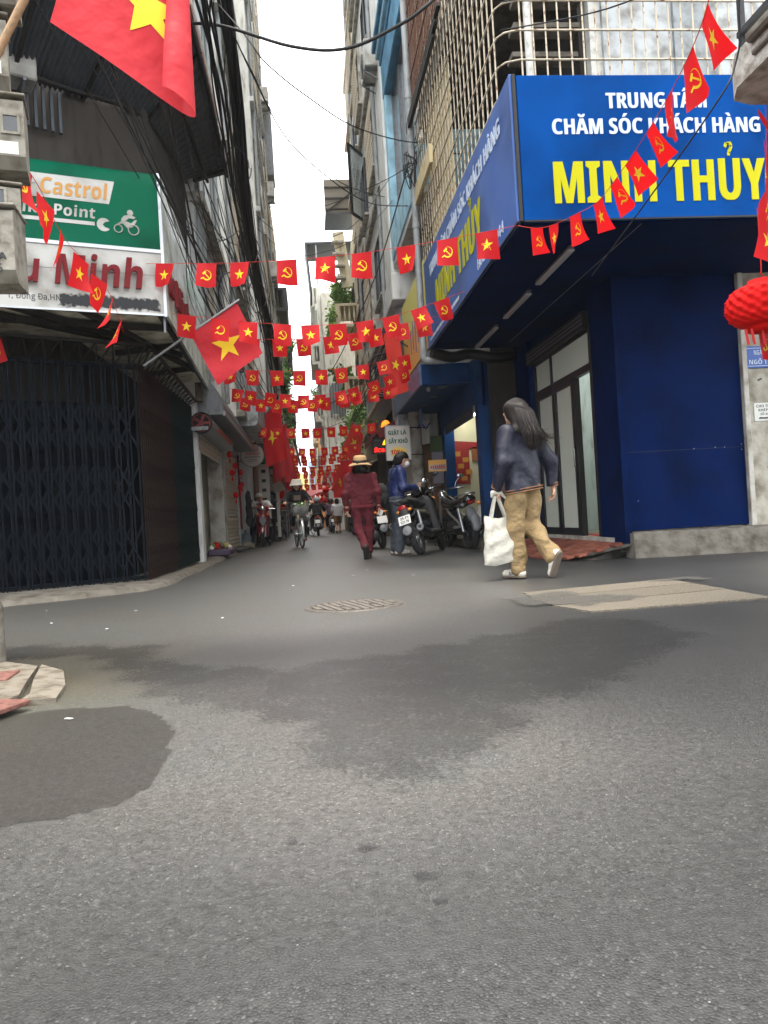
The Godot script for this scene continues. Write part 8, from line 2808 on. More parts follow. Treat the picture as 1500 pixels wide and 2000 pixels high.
	# shoes
	for s in ["l", "r"]:
		var a: Vector3 = j[s + "a"]
		var t: Vector3 = j[s + "t"]
		var d = (t - a)
		var down: Vector3 = j.get(s + "sole", Vector3.DOWN)
		var fw = (d - down * d.dot(down)).normalized()
		var heel = a + down * 0.035 - fw * 0.035
		var toe = a + down * 0.045 + fw * 0.145
		part("shoe", sdf([[heel, toe, 0.04, 0.036], [a + down * 0.005, a + down * 0.03 + fw * 0.06, 0.044, 0.04]], maxf(0.008, cell * 0.6), 0.02, [[down, a + down * 0.062]]), o.shoes, p)
		part("sole", sdf([[heel + down * 0.015, toe + down * 0.01, 0.044, 0.042]], maxf(0.008, cell * 0.6), 0.01, [[down, a + down * 0.078], [-down, a + down * 0.056]]), o.get("soles", M.sole_grey), p)

func hair_strands(p: Node3D, roots: Array, m: Material, r: float):
	var st = MB.new()
	for q in roots:
		var w = path3(q, 4)
		var rs = []
		for i in w.size(): rs.append(r * clampf(1.4 - 1.5 * float(i) / w.size(), 0.08, 1.0))
		st.tube(w, rs, 5, false)
	part("loose_hair", st, m, p).set_meta("kind", "stuff")

func build_people():
	woman_in_navy()
	woman_in_maroon()
	man_with_phone()
	cyclist()
	man_on_scooter()
	far_people()

func woman_in_navy():
	var p = thing("person", "person with long dark hair in navy bomber jacket and khaki trousers, carrying a tote", "person", P(1.87, 0, 6.62), 0.55)
	var j = {"pelvis": Vector3(0.0, 0.87, 0.02), "chest": Vector3(0, 1.17, 0.0), "neck": Vector3(0, 1.345, -0.01), "head": Vector3(-0.005, 1.455, -0.045), "look": Vector3(0.3, -0.12, -1),
		"ls": Vector3(-0.165, 1.275, 0.0), "le": Vector3(-0.235, 1.03, 0.02), "lw": Vector3(-0.235, 0.80, -0.08), "lcurl": 1.0, "lpalm": Vector3(1, 0, 0.2),
		"rs": Vector3(0.165, 1.275, 0.0), "re": Vector3(0.285, 1.03, 0.09), "rw": Vector3(0.315, 0.80, 0.08), "rcurl": 0.55, "rhd": Vector3(0.05, -1, 0.0), "rpalm": Vector3(-0.8, 0, -0.5),
		"lh": Vector3(-0.085, 0.84, 0.02), "lk": Vector3(-0.09, 0.46, -0.03), "la": Vector3(-0.085, 0.085, -0.02), "lt": Vector3(-0.09, 0.04, -0.18),
		"rh": Vector3(0.085, 0.84, 0.02), "rk": Vector3(0.085, 0.47, 0.0), "ra": Vector3(0.075, 0.195, 0.235), "rt": Vector3(0.075, 0.05, 0.165), "rsole": Vector3(0.0, -0.42, 0.9)}
	figure(p, j, {"cell": 0.0125, "top": M.cloth_navy, "bottom": M.cloth_khaki, "shoes": M.shoe_white, "bulk": 1.12, "drop": -0.03, "hem": Vector3(0, 0.765, 0), "hem_n": Vector3(0.1, -1, 0.06).normalized(), "fold": 0.0065, "fold2": 0.011, "leg": 1.1, "shorts": 0.97, "trim": [[0.006, 0.012, M.rib_trim], [0.028, 0.011, M.rib_trim]], "face": true})
	part("monogram", shoe_mark(), M.letter_black, p)
	# hair: cap on the skull, a heavy fall, windblown ends to the right
	part("hair", sdf([[Vector3(-0.005, 1.49, -0.025), Vector3(-0.005, 1.47, 0.005), 0.102, 0.104], [Vector3(0.0, 1.46, 0.03), Vector3(0.015, 1.31, 0.075), 0.098, 0.1], [Vector3(0.015, 1.33, 0.08), Vector3(0.05, 1.2, 0.105), 0.1, 0.075, Vector3(1.25, 1, 0.8)], [Vector3(0.04, 1.3, 0.06), Vector3(0.15, 1.24, 0.05), 0.06, 0.035], [Vector3(-0.06, 1.38, 0.03), Vector3(-0.13, 1.25, 0.06), 0.045, 0.025]], 0.0095, 0.03, [[Vector3(0, 0.1, -1).normalized(), Vector3(0, 1.47, -0.10)]], 0.0065, 58.0), M.hair_brown, p)
	var roots = []
	for i in 260:
		var a = rnd(-1.0, 1.0)
		var x = 0.1 * a
		var cz = sqrt(1.0 - 0.8 * a * a)
		var len = rnd(0.1, 0.3)
		var blow = rnd(0.0, 0.1) + (0.12 if i % 4 == 0 else 0.0)
		var o = rnd(-0.004, 0.008)
		roots.append([Vector3(x * 0.8, 1.535 - 0.03 * absf(a), 0.02 + 0.06 * cz), Vector3(x * 1.12, 1.46, 0.03 + 0.098 * cz + o), Vector3(x * 1.2, 1.34, 0.055 + 0.122 * cz + o), Vector3(x * 1.3 + blow * 0.45, 1.24 + rnd(-0.02, 0.02), 0.085 + 0.108 * cz + rnd(-0.01, 0.015)), Vector3(x * 1.45 + blow * 1.3, 1.24 - len * 0.5 + blow * 0.45, 0.1 + 0.07 * cz + rnd(-0.03, 0.03))])
	for i in 26:
		var y = 1.42 - 0.006 * i
		roots.append([Vector3(0.085, y, 0.03), Vector3(0.13 + rnd(0, 0.02), y - 0.06, 0.06), Vector3(0.2 + rnd(-0.02, 0.06), y - 0.11 + rnd(-0.02, 0.03), 0.06 + rnd(-0.04, 0.04)), Vector3(0.27 + rnd(-0.04, 0.07), y - 0.12 + rnd(-0.05, 0.05), 0.05 + rnd(-0.05, 0.05))])
	for i in 16:
		roots.append([Vector3(-0.085, 1.4, 0.02), Vector3(-0.105, 1.33, 0.04), Vector3(-0.15 - rnd(0, 0.03), 1.27, 0.05), Vector3(-0.2 - rnd(0, 0.05), 1.2 + rnd(-0.02, 0.03), 0.05)])
	hair_strands(p, roots.slice(0, 150), M.hair_brown, 0.005)
	hair_strands(p, roots.slice(150, 190), M.hair_light, 0.0035)
	hair_strands(p, roots.slice(190), M.hair_brown, 0.005)
	# tote bag in her left hand
	var b = thing("tote_bag", "white canvas tote bag held by the person in the navy jacket", "tote bag", P(1.625, 0.0, 6.56), 0.35)
	var bp = []
	var nu = 24
	for r in 15:
		var t = r / 14.0
		var y = lerpf(0.56, 0.145, t)
		var w = lerpf(0.135, 0.165, t)
		var dpt = 0.012 + 0.05 * sin(minf(t * 1.15, 1.0) * PI * 0.62) * (1.0 if t < 0.93 else 0.72)
		for i in nu + 1:
			var a = TAU * i / nu
			var cx = signf(cos(a)) * pow(absf(cos(a)), 0.55) * w
			var cz = signf(sin(a)) * pow(absf(sin(a)), 0.75) * dpt
			var cr = 0.012 * sin(cx * 55.0 + t * 5.0) * (1.0 - t * 0.6) + 0.008 * sin(t * 19.0 + cx * 22.0)
			bp.append(Vector3(cx, y - 0.02 * (1.0 - t) * cos(cx * 16.0) + (0.012 * sin(cx * 20.0) if t > 0.9 else 0.0), cz + cr))
	var bm = MB.new()
	bm.grid(bp, 15, nu + 1)
	bm.quad(bp[14 * 25 + 3] + Vector3(0, 0.004, 0), bp[14 * 25 + 9] + Vector3(0, 0.004, 0), bp[14 * 25 + 15] + Vector3(0, 0.004, 0), bp[14 * 25 + 21] + Vector3(0, 0.004, 0))
	part("bag", bm, M.canvas, b)
	for z in [-0.012, 0.014]:
		var st = MB.new()
		for s in [-1, 1]:
			st.bar(Vector3(0.075 * s, 0.55, z), Vector3(0.012 * s - 0.01, 0.735, z * 0.6), 0.024, 0.004, Vector3(0, 0, 1))
		part("handle", st, M.canvas, b)
	var knot = sdf([[Vector3(-0.04, 0.765, 0), Vector3(0.03, 0.76, 0.01), 0.022, 0.018], [Vector3(0.03, 0.76, 0.01), Vector3(0.075, 0.715, 0.02), 0.016, 0.012], [Vector3(-0.04, 0.765, 0), Vector3(-0.055, 0.73, 0), 0.016, 0.01]], 0.007, 0.012)
	part("knot", knot, M.canvas, b)

func shoe_mark() -> MB:
	var m = MB.new()
	for q in [[-0.06, 0.075, -0.075, 0.045], [-0.07, 0.045, -0.085, 0.075], [-0.085, 0.075, -0.095, 0.045], [-0.05, 0.07, -0.055, 0.05]]:
		m.bar(Vector3(-0.1295, q[1] - 0.012, q[0]), Vector3(-0.1295, q[3] - 0.012, q[2]), 0.006, 0.004)
	return m

func woman_in_maroon():
	var p = thing("person", "person in a maroon sweatshirt and trousers and a straw hat walking away down the lane", "person", P(0.78, 0, 11.45), -0.06)
	var j = {"pelvis": Vector3(0, 0.84, 0), "chest": Vector3(0, 1.13, 0.0), "neck": Vector3(0, 1.29, -0.01), "head": Vector3(0.0, 1.40, -0.035), "look": Vector3(0, -0.1, -1),
		"ls": Vector3(-0.175, 1.22, 0), "le": Vector3(-0.235, 0.98, 0.03), "lw": Vector3(-0.235, 0.76, -0.02), "lcurl": 0.7,
		"rs": Vector3(0.175, 1.22, 0), "re": Vector3(0.235, 0.98, 0.04), "rw": Vector3(0.25, 0.77, 0.0), "rcurl": 0.8, "rhd": Vector3(0.15, -1, 0.1),
		"lh": Vector3(-0.085, 0.8, 0), "lk": Vector3(-0.07, 0.43, 0.02), "la": Vector3(0.015, 0.17, 0.22), "lt": Vector3(0.02, 0.05, 0.14), "lsole": Vector3(0.0, -0.5, 0.86),
		"rh": Vector3(0.085, 0.8, 0), "rk": Vector3(0.085, 0.44, -0.05), "ra": Vector3(0.06, 0.085, -0.06), "rt": Vector3(0.065, 0.04, -0.2)}
	figure(p, j, {"cell": 0.015, "top": M.cloth_maroon, "top_name": "sweatshirt", "bottom": M.cloth_maroon, "shoes": M.leather_black, "soles": M.leather_black, "bulk": 1.0, "drop": -0.02, "hem": Vector3(0, 0.80, 0), "fold": 0.006, "fold2": 0.009, "leg": 0.92, "shorts": 0.93, "trim": [[0.005, 0.045, mat("cloth_maroon_rib", c8(96, 20, 34), 0.9)]]})
	part("hair", sdf([[Vector3(0, 1.42, 0.0), Vector3(0, 1.38, 0.03), 0.1, 0.098], [Vector3(-0.06, 1.33, 0.05), Vector3(0.06, 1.33, 0.05), 0.06, 0.06], [Vector3(-0.08, 1.31, 0.03), Vector3(0.09, 1.31, 0.03), 0.04, 0.045]], 0.012, 0.02, [[Vector3(0, 0, -1), Vector3(0, 1.4, -0.08)]], 0.004, 50.0), M.hair_black, p)
	var hat = thing("straw_hat", "tan straw hat with a black ribbon on the person in maroon", "hat", P(0.785, 1.405, 11.42), 0.0)
	hat.rotation.x = 0.16
	var br = MB.new()
	var pts = []
	for q in [[0.105, 0.03], [0.12, 0.012], [0.155, -0.004], [0.175, -0.002], [0.17, 0.012], [0.145, 0.014], [0.118, 0.03], [0.104, 0.045]]:
		for i in 29:
			var a = TAU * i / 28
			pts.append(Vector3(q[0] * cos(a), q[1] - 0.02 * cos(a * 2.0) * (q[0] - 0.1) / 0.08, q[0] * 1.05 * sin(a)))
	br.grid(pts, 8, 29)
	part("brim", br, M.straw, hat)
	var cr = MB.new()
	cr.lathe(PackedVector2Array([Vector2(0.108, 0.02), Vector2(0.104, 0.075), Vector2(0.096, 0.115), Vector2(0.075, 0.137), Vector2(0.04, 0.132), Vector2(0, 0.128)]), Transform3D(Basis.from_scale(Vector3(1, 1, 1.1)), Vector3.ZERO), 28)
	part("crown", cr, M.straw, hat)
	var rb = MB.new()
	rb.lathe(PackedVector2Array([Vector2(0.111, 0.022), Vector2(0.109, 0.07), Vector2(0.104, 0.072)]), Transform3D(Basis.from_scale(Vector3(1, 1, 1.1)), Vector3.ZERO), 28)
	part("ribbon", rb, M.ribbon_black, hat)
	var bow = MB.new()
	bow.box(Vector3(-0.03, 0.045, 0.121), Vector3(0.07, 0.045, 0.012), Basis(Vector3.UP, 0.2), 0.008)
	part("bow", bow, M.ribbon_black, hat)
	var ph = thing("phone", "white phone in the right hand of the person in maroon", "phone", P(1.045, 0.675, 11.41), 0.2)
	part("body", mbox(Vector3.ZERO, Vector3(0.075, 0.09, 0.012), 0.006, Basis(Vector3.BACK, -0.5)), M.paper_white, ph)

func man_with_phone():
	var p = thing("person", "person in face mask and blue jacket looking down at a phone beside the black scooter", "person", P(1.36, 0, 11.95), -1.35)
	var j = {"pelvis": Vector3(0, 0.90, 0.03), "chest": Vector3(0, 1.20, -0.02), "neck": Vector3(0, 1.37, -0.07), "head": Vector3(0.0, 1.475, -0.135), "look": Vector3(0, -0.62, -1), "up": Vector3(0, 1, -0.5),
		"ls": Vector3(-0.18, 1.30, -0.03), "le": Vector3(-0.235, 1.04, -0.06), "lw": Vector3(-0.06, 1.05, -0.30), "lcurl": 0.7, "lhd": Vector3(0.4, 0.15, -1), "lpalm": Vector3(0.3, 1, 0.2),
		"rs": Vector3(0.18, 1.30, -0.03), "re": Vector3(0.245, 1.04, -0.04), "rw": Vector3(0.08, 1.04, -0.29), "rcurl": 0.7, "rhd": Vector3(-0.3, 0.15, -1), "rpalm": Vector3(-0.3, 1, 0.2),
		"lh": Vector3(-0.09, 0.86, 0.03), "lk": Vector3(-0.1, 0.47, -0.03), "la": Vector3(-0.1, 0.085, 0.04), "lt": Vector3(-0.1, 0.04, -0.12),
		"rh": Vector3(0.09, 0.86, 0.03), "rk": Vector3(0.11, 0.47, 0.0), "ra": Vector3(0.13, 0.085, 0.05), "rt": Vector3(0.14, 0.04, -0.1)}
	figure(p, j, {"cell": 0.015, "top": M.cloth_blue, "bottom": M.cloth_grey, "shoes": M.shoe_white, "bulk": 1.14, "drop": -0.02, "hem": Vector3(0, 0.85, 0), "fold": 0.0055, "leg": 1.16, "shorts": 0.98, "trim": [[0.006, 0.03, M.plastic_grey]]})
	part("hair", sdf([[Vector3(0, 1.52, -0.12), Vector3(0, 1.49, -0.08), 0.098, 0.094], [Vector3(0, 1.49, -0.21), Vector3(0, 1.55, -0.15), 0.05, 0.06], [Vector3(0, 1.44, -0.05), Vector3(0, 1.46, -0.05), 0.06, 0.07]], 0.01, 0.03, [[Vector3(0, -0.75, -0.66), Vector3(0, 1.472, -0.19)]], 0.004, 60.0), M.hair_black, p)
	part("face_mask", sdf([[Vector3(-0.03, 1.415, -0.185), Vector3(0.03, 1.415, -0.185), 0.052, 0.052], [Vector3(0, 1.43, -0.21), Vector3(0, 1.39, -0.18), 0.04, 0.035]], 0.008, 0.02), mat("mask_grey", c8(196, 200, 204), 0.7), p)
	part("collar", sdf([[Vector3(-0.05, 1.36, -0.05), Vector3(0.05, 1.36, -0.05), 0.058, 0.058]], 0.012, 0.02, [[Vector3.UP, Vector3(0, 1.4, 0)]]), M.cloth_blue, p)
	var ph = thing("phone", "dark phone in the hands of the person in the blue jacket", "phone", P(1.76, 1.105, 12.02), -1.35)
	part("body", mbox(Vector3.ZERO, Vector3(0.075, 0.01, 0.15), 0.004, Basis(Vector3.RIGHT, 0.35)), M.plastic_black, ph)
	var bag = thing("sling_bag", "black sling bag hanging at the back of the person in the blue jacket", "bag", P(1.2, 0.0, 11.78), -1.0)
	part("body", sdf([[Vector3(0.0, 1.0, 0.1), Vector3(0, 0.86, 0.12), 0.11, 0.12, Vector3(1.2, 1.0, 0.75)]], 0.015, 0.03, [], 0.004, 40.0), M.cloth_black, bag)
	part("buckle", mbox(Vector3(0.03, 1.0, 0.205), Vector3(0.05, 0.03, 0.01), 0.004), M.silver, bag)
	var stp = MB.new()
	stp.tube(path3([Vector3(0.1, 1.06, 0.08), Vector3(0.14, 1.25, 0.02), Vector3(0.12, 1.39, -0.06)], 5), 0.013, 6)
	part("strap", stp, M.cloth_black, bag)

func cyclist():
	var p = thing("person", "person in a white bucket hat and black sweatshirt riding the bicycle towards the viewer", "person", P(-0.28, 0, 17.9), PI + 0.13)
	var j = {"pelvis": Vector3(0, 0.93, 0.2), "chest": Vector3(0, 1.20, 0.1), "neck": Vector3(0, 1.35, 0.04), "head": Vector3(0.0, 1.455, 0.0), "look": Vector3(0, -0.1, -1),
		"ls": Vector3(-0.175, 1.27, 0.06), "le": Vector3(-0.29, 1.09, 0.04), "lw": Vector3(-0.285, 1.065, -0.1), "lcurl": 1.0, "lhd": Vector3(0.05, -0.1, -1), "lpalm": Vector3(0, -1, 0),
		"rs": Vector3(0.175, 1.27, 0.06), "re": Vector3(0.29, 1.09, 0.04), "rw": Vector3(0.285, 1.065, -0.1), "rcurl": 1.0, "rhd": Vector3(-0.05, -0.1, -1), "rpalm": Vector3(0, -1, 0),
		"lh": Vector3(-0.09, 0.88, 0.17), "lk": Vector3(-0.14, 0.58, -0.12), "la": Vector3(-0.135, 0.235, 0.1), "lt": Vector3(-0.14, 0.2, -0.05),
		"rh": Vector3(0.09, 0.88, 0.17), "rk": Vector3(0.15, 0.76, -0.2), "ra": Vector3(0.135, 0.515, 0.02), "rt": Vector3(0.16, 0.48, -0.12)}
	figure(p, j, {"cell": 0.018, "top": M.cloth_black, "top_name": "sweatshirt", "bottom": M.cloth_black, "shoes": M.leather_brown, "soles": M.leather_brown, "bulk": 1.1, "drop": 0.0, "hem": Vector3(0, 0.86, 0), "leg": 0.92, "shorts": 0.9})
	part("chest_print", mbox(Vector3(0, 1.16, -0.035), Vector3(0.16, 0.12, 0.012), 0.004, Basis(Vector3.RIGHT, -0.32)), mat("print_beige", c8(164, 140, 126), 0.8, {"t": "blotch", "s": 12.0}), p)
	part("hair", sdf([[Vector3(-0.06, 1.44, 0.03), Vector3(0.06, 1.44, 0.03), 0.055, 0.055], [Vector3(-0.08, 1.42, 0.02), Vector3(-0.08, 1.34, 0.03), 0.03, 0.02], [Vector3(0.08, 1.42, 0.02), Vector3(0.08, 1.34, 0.03), 0.03, 0.02]], 0.012, 0.02), M.hair_black, p)
	var h = thing("bucket_hat", "white bucket hat on the cyclist", "hat", P(-0.28, 1.48, 17.9), 0.1)
	var m = MB.new()
	m.lathe(PackedVector2Array([Vector2(0.165, -0.035), Vector2(0.122, 0.03), Vector2(0.112, 0.085), Vector2(0.09, 0.108), Vector2(0, 0.112)]), Transform3D(), 24)
	part("crown", m, M.canvas, h)

func man_on_scooter():
	var p = thing("person", "person in cap and white shirt leaning on the maroon scooter's bars over a phone", "person", P(-1.34, 0, 21.75), PI + 0.06)
	var j = {"pelvis": Vector3(0, 0.88, 0.0), "chest": Vector3(0.02, 1.12, -0.16), "neck": Vector3(0.02, 1.25, -0.26), "head": Vector3(0.03, 1.335, -0.33), "look": Vector3(0.05, -0.35, -1),
		"ls": Vector3(-0.16, 1.18, -0.22), "le": Vector3(-0.26, 1.06, -0.42), "lw": Vector3(-0.06, 1.08, -0.52), "lcurl": 0.8, "lhd": Vector3(1, 0.1, -0.1), "lpalm": Vector3(0, 0, 1),
		"rs": Vector3(0.2, 1.18, -0.22), "re": Vector3(0.3, 1.06, -0.42), "rw": Vector3(0.1, 1.07, -0.54), "rcurl": 0.8, "rhd": Vector3(-1, 0.1, -0.1), "rpalm": Vector3(0, 0, 1),
		"lh": Vector3(-0.1, 0.84, -0.02), "lk": Vector3(-0.22, 0.5, -0.3), "la": Vector3(-0.2, 0.09, -0.22), "lt": Vector3(-0.22, 0.04, -0.36),
		"rh": Vector3(0.1, 0.84, -0.02), "rk": Vector3(0.26, 0.52, -0.28), "ra": Vector3(0.32, 0.09, -0.12), "rt": Vector3(0.34, 0.04, -0.26)}
	figure(p, j, {"cell": 0.02, "skin": M.skin_tan, "top": M.cloth_white, "top_name": "shirt", "bottom": M.cloth_navy, "shoes": M.leather_black, "bulk": 1.05, "drop": 0.0, "hem": Vector3(0, 0.84, 0), "sleeve": 0.42, "leg": 1.05})
	var h = thing("cap", "white and brown cap on the person sitting on the maroon scooter", "hat", P(-1.37, 1.365, 21.415), PI + 0.05)
	var m = MB.new()
	m.lathe(PackedVector2Array([Vector2(0.102, -0.02), Vector2(0.1, 0.03), Vector2(0.08, 0.075), Vector2(0.04, 0.093), Vector2(0, 0.096)]), Transform3D(), 20)
	part("crown", m, M.canvas, h)
	part("peak", sdf([[Vector3(0, -0.015, -0.09), Vector3(0, -0.025, -0.15), 0.07, 0.05, Vector3(1, 0.16, 1)]], 0.012, 0.01), M.wood_brown, h)
	var ph = thing("phone", "dark red phone in the hands of the person on the maroon scooter", "phone", P(-1.36, 1.14, 21.13), 0.0)
	part("body", mbox(Vector3.ZERO, Vector3(0.15, 0.075, 0.012), 0.004, Basis(Vector3.RIGHT, -0.4)), M.paint_maroon, ph)

func far_people():
	var j = {"pelvis": Vector3(0, 0.86, 0.06), "chest": Vector3(0, 1.15, 0.0), "neck": Vector3(0, 1.31, -0.04), "head": Vector3(0, 1.41, -0.07), "look": Vector3(0, -0.05, -1),
		"ls": Vector3(-0.18, 1.23, 0), "le": Vector3(-0.3, 1.04, -0.12), "lw": Vector3(-0.3, 1.02, -0.36), "lcurl": 1.0, "rs": Vector3(0.18, 1.23, 0), "re": Vector3(0.3, 1.04, -0.12), "rw": Vector3(0.3, 1.02, -0.36), "rcurl": 1.0,
		"lh": Vector3(-0.1, 0.84, 0.02), "lk": Vector3(-0.22, 0.66, -0.34), "la": Vector3(-0.2, 0.36, -0.22), "lt": Vector3(-0.2, 0.33, -0.36), "rh": Vector3(0.1, 0.84, 0.02), "rk": Vector3(0.22, 0.66, -0.34), "ra": Vector3(0.2, 0.36, -0.22), "rt": Vector3(0.2, 0.33, -0.36)}
	var p = thing("person", "person in a black jacket and pale helmet riding a dark scooter away down the lane", "person", P(0.28, 0, 30.6), 0.0)
	figure(p, j, {"cell": 0.03, "top": M.cloth_black, "bottom": M.cloth_black, "shoes": M.leather_black, "bulk": 1.15, "drop": 0.0, "hem": Vector3(0, 0.8, 0), "face": false})
	var h = MB.new()
	h.lathe(PackedVector2Array([Vector2(0.125, -0.05), Vector2(0.132, 0.0), Vector2(0.12, 0.07), Vector2(0.07, 0.115), Vector2(0, 0.125)]), Transform3D(Basis(), Vector3(0, 1.43, -0.06)), 18)
	part("helmet", h, M.sheet_pale, p)
	var j2 = j.duplicate()
	var p2 = thing("person", "person in dark clothes riding a scooter beside the one with the pale helmet", "person", P(0.95, 0, 34.5), 0.05)
	figure(p2, j2, {"cell": 0.035, "top": mat("cloth_mauve", c8(96, 74, 88), 0.85), "bottom": M.cloth_black, "shoes": M.leather_black, "bulk": 1.1, "drop": 0.0, "hem": Vector3(0, 0.8, 0), "face": false})
	var h2 = MB.new()
	h2.lathe(PackedVector2Array([Vector2(0.125, -0.05), Vector2(0.132, 0.0), Vector2(0.12, 0.07), Vector2(0.07, 0.115), Vector2(0, 0.125)]), Transform3D(Basis(), Vector3(0, 1.43, -0.06)), 18)
	part("helmet", h2, M.plastic_black, p2)
	var p4 = thing("person", "person on the pale fronted scooter behind the cyclist", "person", P(-0.12, 0, 33.0), PI)
	figure(p4, j2, {"cell": 0.035, "top": M.cloth_white, "top_name": "shirt", "bottom": M.cloth_black, "shoes": M.leather_black, "bulk": 1.1, "drop": 0.0, "hem": Vector3(0, 0.8, 0), "face": false})
	var h4 = MB.new()
	h4.lathe(PackedVector2Array([Vector2(0.125, -0.02), Vector2(0.132, 0.02), Vector2(0.12, 0.08), Vector2(0.07, 0.115), Vector2(0, 0.125)]), Transform3D(Basis(), Vector3(0, 1.43, -0.06)), 18)
	part("helmet", h4, M.letter_red, p4)
	var w = {"pelvis": Vector3(0, 0.82, 0), "chest": Vector3(0, 1.08, 0.0), "neck": Vector3(0, 1.24, -0.01), "head": Vector3(0, 1.35, -0.03), "look": Vector3(0, -0.05, -1),
		"ls": Vector3(-0.16, 1.17, 0), "le": Vector3(-0.22, 0.95, -0.02), "lw": Vector3(-0.2, 0.8, -0.14), "rs": Vector3(0.16, 1.17, 0), "re": Vector3(0.22, 0.95, 0.02), "rw": Vector3(0.23, 0.74, -0.02),
		"lh": Vector3(-0.08, 0.78, 0), "lk": Vector3(-0.09, 0.42, 0.04), "la": Vector3(-0.09, 0.1, 0.2), "lt": Vector3(-0.09, 0.05, 0.08), "rh": Vector3(0.08, 0.78, 0), "rk": Vector3(0.09, 0.43, -0.06), "ra": Vector3(0.09, 0.085, -0.06), "rt": Vector3(0.09, 0.04, -0.2)}
	var p3 = thing("person", "person in a white T-shirt and brown shorts walking away deep in the lane", "person", P(1.15, 0, 32.5), 0.1)
	figure(p3, w, {"cell": 0.026, "top": M.cloth_white, "top_name": "shirt", "bottom": M.wood_brown, "shoes": M.leather_black, "bulk": 1.12, "drop": -0.03, "hem": Vector3(0, 0.74, 0), "sleeve": 0.4, "shorts": 0.5, "face": false})
	part("hair", sdf([[Vector3(0, 1.38, -0.02), Vector3(0, 1.34, 0.01), 0.105, 0.1], [Vector3(0, 1.44, 0.05), Vector3(0, 1.45, 0.05), 0.04, 0.04]], 0.02, 0.02), M.hair_black, p3)
	var shades = [M.cloth_blue, M.awning_red, M.cloth_grey, M.cloth_maroon, M.paper_white]
	for i in 5:
		var q = thing("person", ["person in blue standing by a stand beyond the woman in maroon", "person in dull red among the far stands on the left", "person in grey far down the lane on the right", "person in maroon far down the lane", "person in white near the end of the lane"][i], "person", P([1.72, -1.0, 1.3, -0.3, 0.6][i], 0, [26.0, 36.0, 44.0, 50.0, 58.0][i]), [1.3, PI, 0.3, PI, 0.0][i])
		figure(q, w, {"cell": 0.035, "top": shades[i], "bottom": M.cloth_black, "shoes": M.leather_black, "bulk": 1.12, "drop": -0.02, "hem": Vector3(0, 0.74, 0), "face": false})
		part("hair", sdf([[Vector3(0, 1.38, -0.02), Vector3(0, 1.34, 0.01), 0.105, 0.1]], 0.025, 0.02), M.hair_black, q)

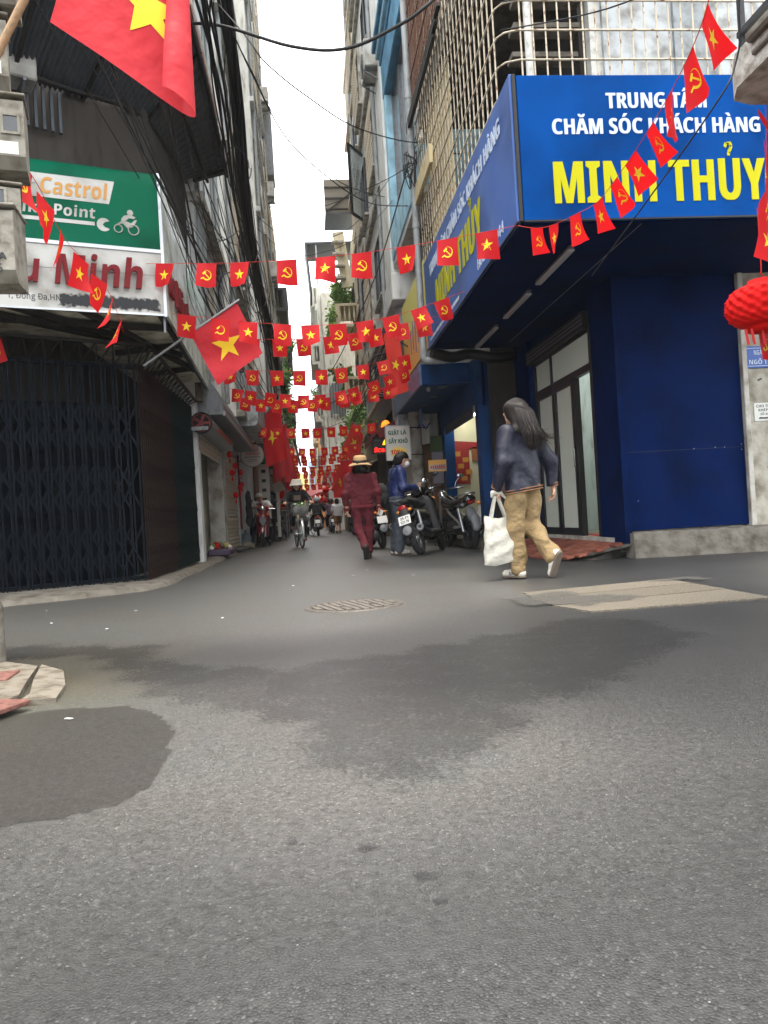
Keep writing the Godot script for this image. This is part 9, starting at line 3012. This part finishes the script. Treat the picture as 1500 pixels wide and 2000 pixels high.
# ---------------------------------------------------------------- small things
func build_small_things():
	var rr = RandomNumberGenerator.new()
	rr.seed = 15
	var spots = [[-2.2, 6.56], [-1.85, 5.6], [-1.37, 6.05], [-1.33, 5.05], [-0.84, 2.66], [-0.62, 5.2], [0.42, 8.2], [0.62, 8.9], [-0.2, 7.4], [1.0, 7.7]]
	var where = ["by the navy gate's apron", "left of the manhole near the post", "in front of the chamfered gate", "by the damp stain's left tip", "on the rounded damp patch", "between the stub post and the manhole", "beyond the manhole", "behind the manhole near the lane's middle", "left behind the manhole", "before the person in navy"]
	for i in spots.size():
		var s = MB.new()
		s.box(Vector3.ZERO, Vector3(rr.randf_range(0.015, 0.035), 0.002, rr.randf_range(0.01, 0.02)), Basis(Vector3.UP, rr.randf_range(0, 3)) * Basis(Vector3.RIGHT, 0.1), 0.0)
		tag(part("paper_scrap", s, M.paper_white, null, P(spots[i][0], 0.008, spots[i][1])), "tiny white paper scrap on the road " + where[i], "litter", "paper scraps on the road")
	# goods laid out before the open shop on the left
	var b = thing("goods_tray", "low tray of small colourful goods on the ground before the open shop", "tray", P(-1.72, 0.06, 15.0))
	part("tray", mbox(Vector3(0, 0.06, 0), Vector3(0.4, 0.12, 1.1), 0.02), mat("tray_violet", c8(74, 60, 84), 0.6), b)
	for i in 26:
		part("item", mbox(Vector3(rr.randf_range(-0.16, 0.16), 0.14 + rr.randf_range(0, 0.06), rr.randf_range(-0.5, 0.5)), Vector3.ONE * rr.randf_range(0.05, 0.1), 0.015, Basis(Vector3(1, 1, 0).normalized(), rr.randf_range(0, 3))), [M.lantern_red, M.letter_amber, M.paper_white, M.tile_pink, M.leaf, M.wood_brown][i % 6], b)
	var s2 = thing("goods_shelf", "dim shelf and hanging things inside the half shuttered shop", "shelf", P(-2.9, 0.1, 14.2))
	for k in 4:
		part("shelf_board", mbox(Vector3(0, 0.3 + 0.45 * k, 0), Vector3(0.4, 0.03, 2.4)), M.wood_brown, s2)
		for i in 7:
			part("item", mbox(Vector3(0.02, 0.42 + 0.45 * k, -1.0 + 0.33 * i), Vector3(0.2, rr.randf_range(0.12, 0.28), 0.2), 0.02), [M.paper_white, M.wood_brown, M.letter_amber, M.sheet_grey][(i + k) % 4], s2)
	var tb = thing("rubbish_bag", "tied grey plastic rubbish bag on the ground beside the maroon scooter", "bag", P(-1.72, 0.04, 20.2))
	part("bag", sdf([[Vector3(0, 0.14, 0), Vector3(0.02, 0.2, 0), 0.19, 0.15], [Vector3(0.02, 0.3, 0), Vector3(0.03, 0.4, 0), 0.06, 0.03]], 0.016, 0.05, [], 0.01, 38.0), mat("bag_grey", c8(112, 122, 130), 0.3), tb)
	part("knot", mbox(Vector3(0.03, 0.42, 0), Vector3(0.08, 0.03, 0.04), 0.01), M.bag_grey, tb)
	var sk = thing("cloth_sack", "crumpled pale sack lying by the foot of the rubbish bag", "sack", P(-1.6, 0.02, 19.6))
	part("cloth", sdf([[Vector3(-0.1, 0.06, 0), Vector3(0.12, 0.05, 0.05), 0.08, 0.06], [Vector3(0.0, 0.1, 0), Vector3(0.05, 0.12, 0), 0.06, 0.05]], 0.014, 0.04, [], 0.01, 46.0), mat("sack_olive", c8(134, 130, 106), 0.8), sk)
	for q in [[-1.78, 18.4, 0.5], [-1.7, 17.4, 0.2]]:
		tag(part("drain_slab", mbox(Vector3.ZERO, Vector3(0.5, 0.05, 0.6), 0.01, Basis(Vector3.UP, q[2])), M.concrete_dark, null, P(q[0], 0.085, q[1])), "loose dark concrete slab over the gutter %s" % ("nearest the rubbish bag" if q[1] > 18.0 else "before the closed shutter"), "slab", "gutter slabs on the left")
	var jk = thing("hanging_jacket", "dark jacket hanging on the wall left of the man on the maroon scooter", "jacket", P(-1.5, 1.0, 19.3))
	part("cloth", sdf([[Vector3(0, 0.35, 0), Vector3(0, -0.3, 0), 0.1, 0.15, Vector3(0.6, 1, 1.1)]], 0.02, 0.03, [], 0.01, 20.0), M.cloth_black, jk)
	# stone by the ramp
	var st = thing("stone", "flat grey stone on the road by the foot of the blue pillar", "stone", P(2.42, 0.0, 9.9))
	part("rock", sdf([[Vector3(-0.1, 0.03, 0), Vector3(0.1, 0.03, 0.02), 0.05, 0.04, Vector3(1, 0.7, 1)]], 0.012, 0.02, [], 0.004, 40.0), M.concrete_dark, st)
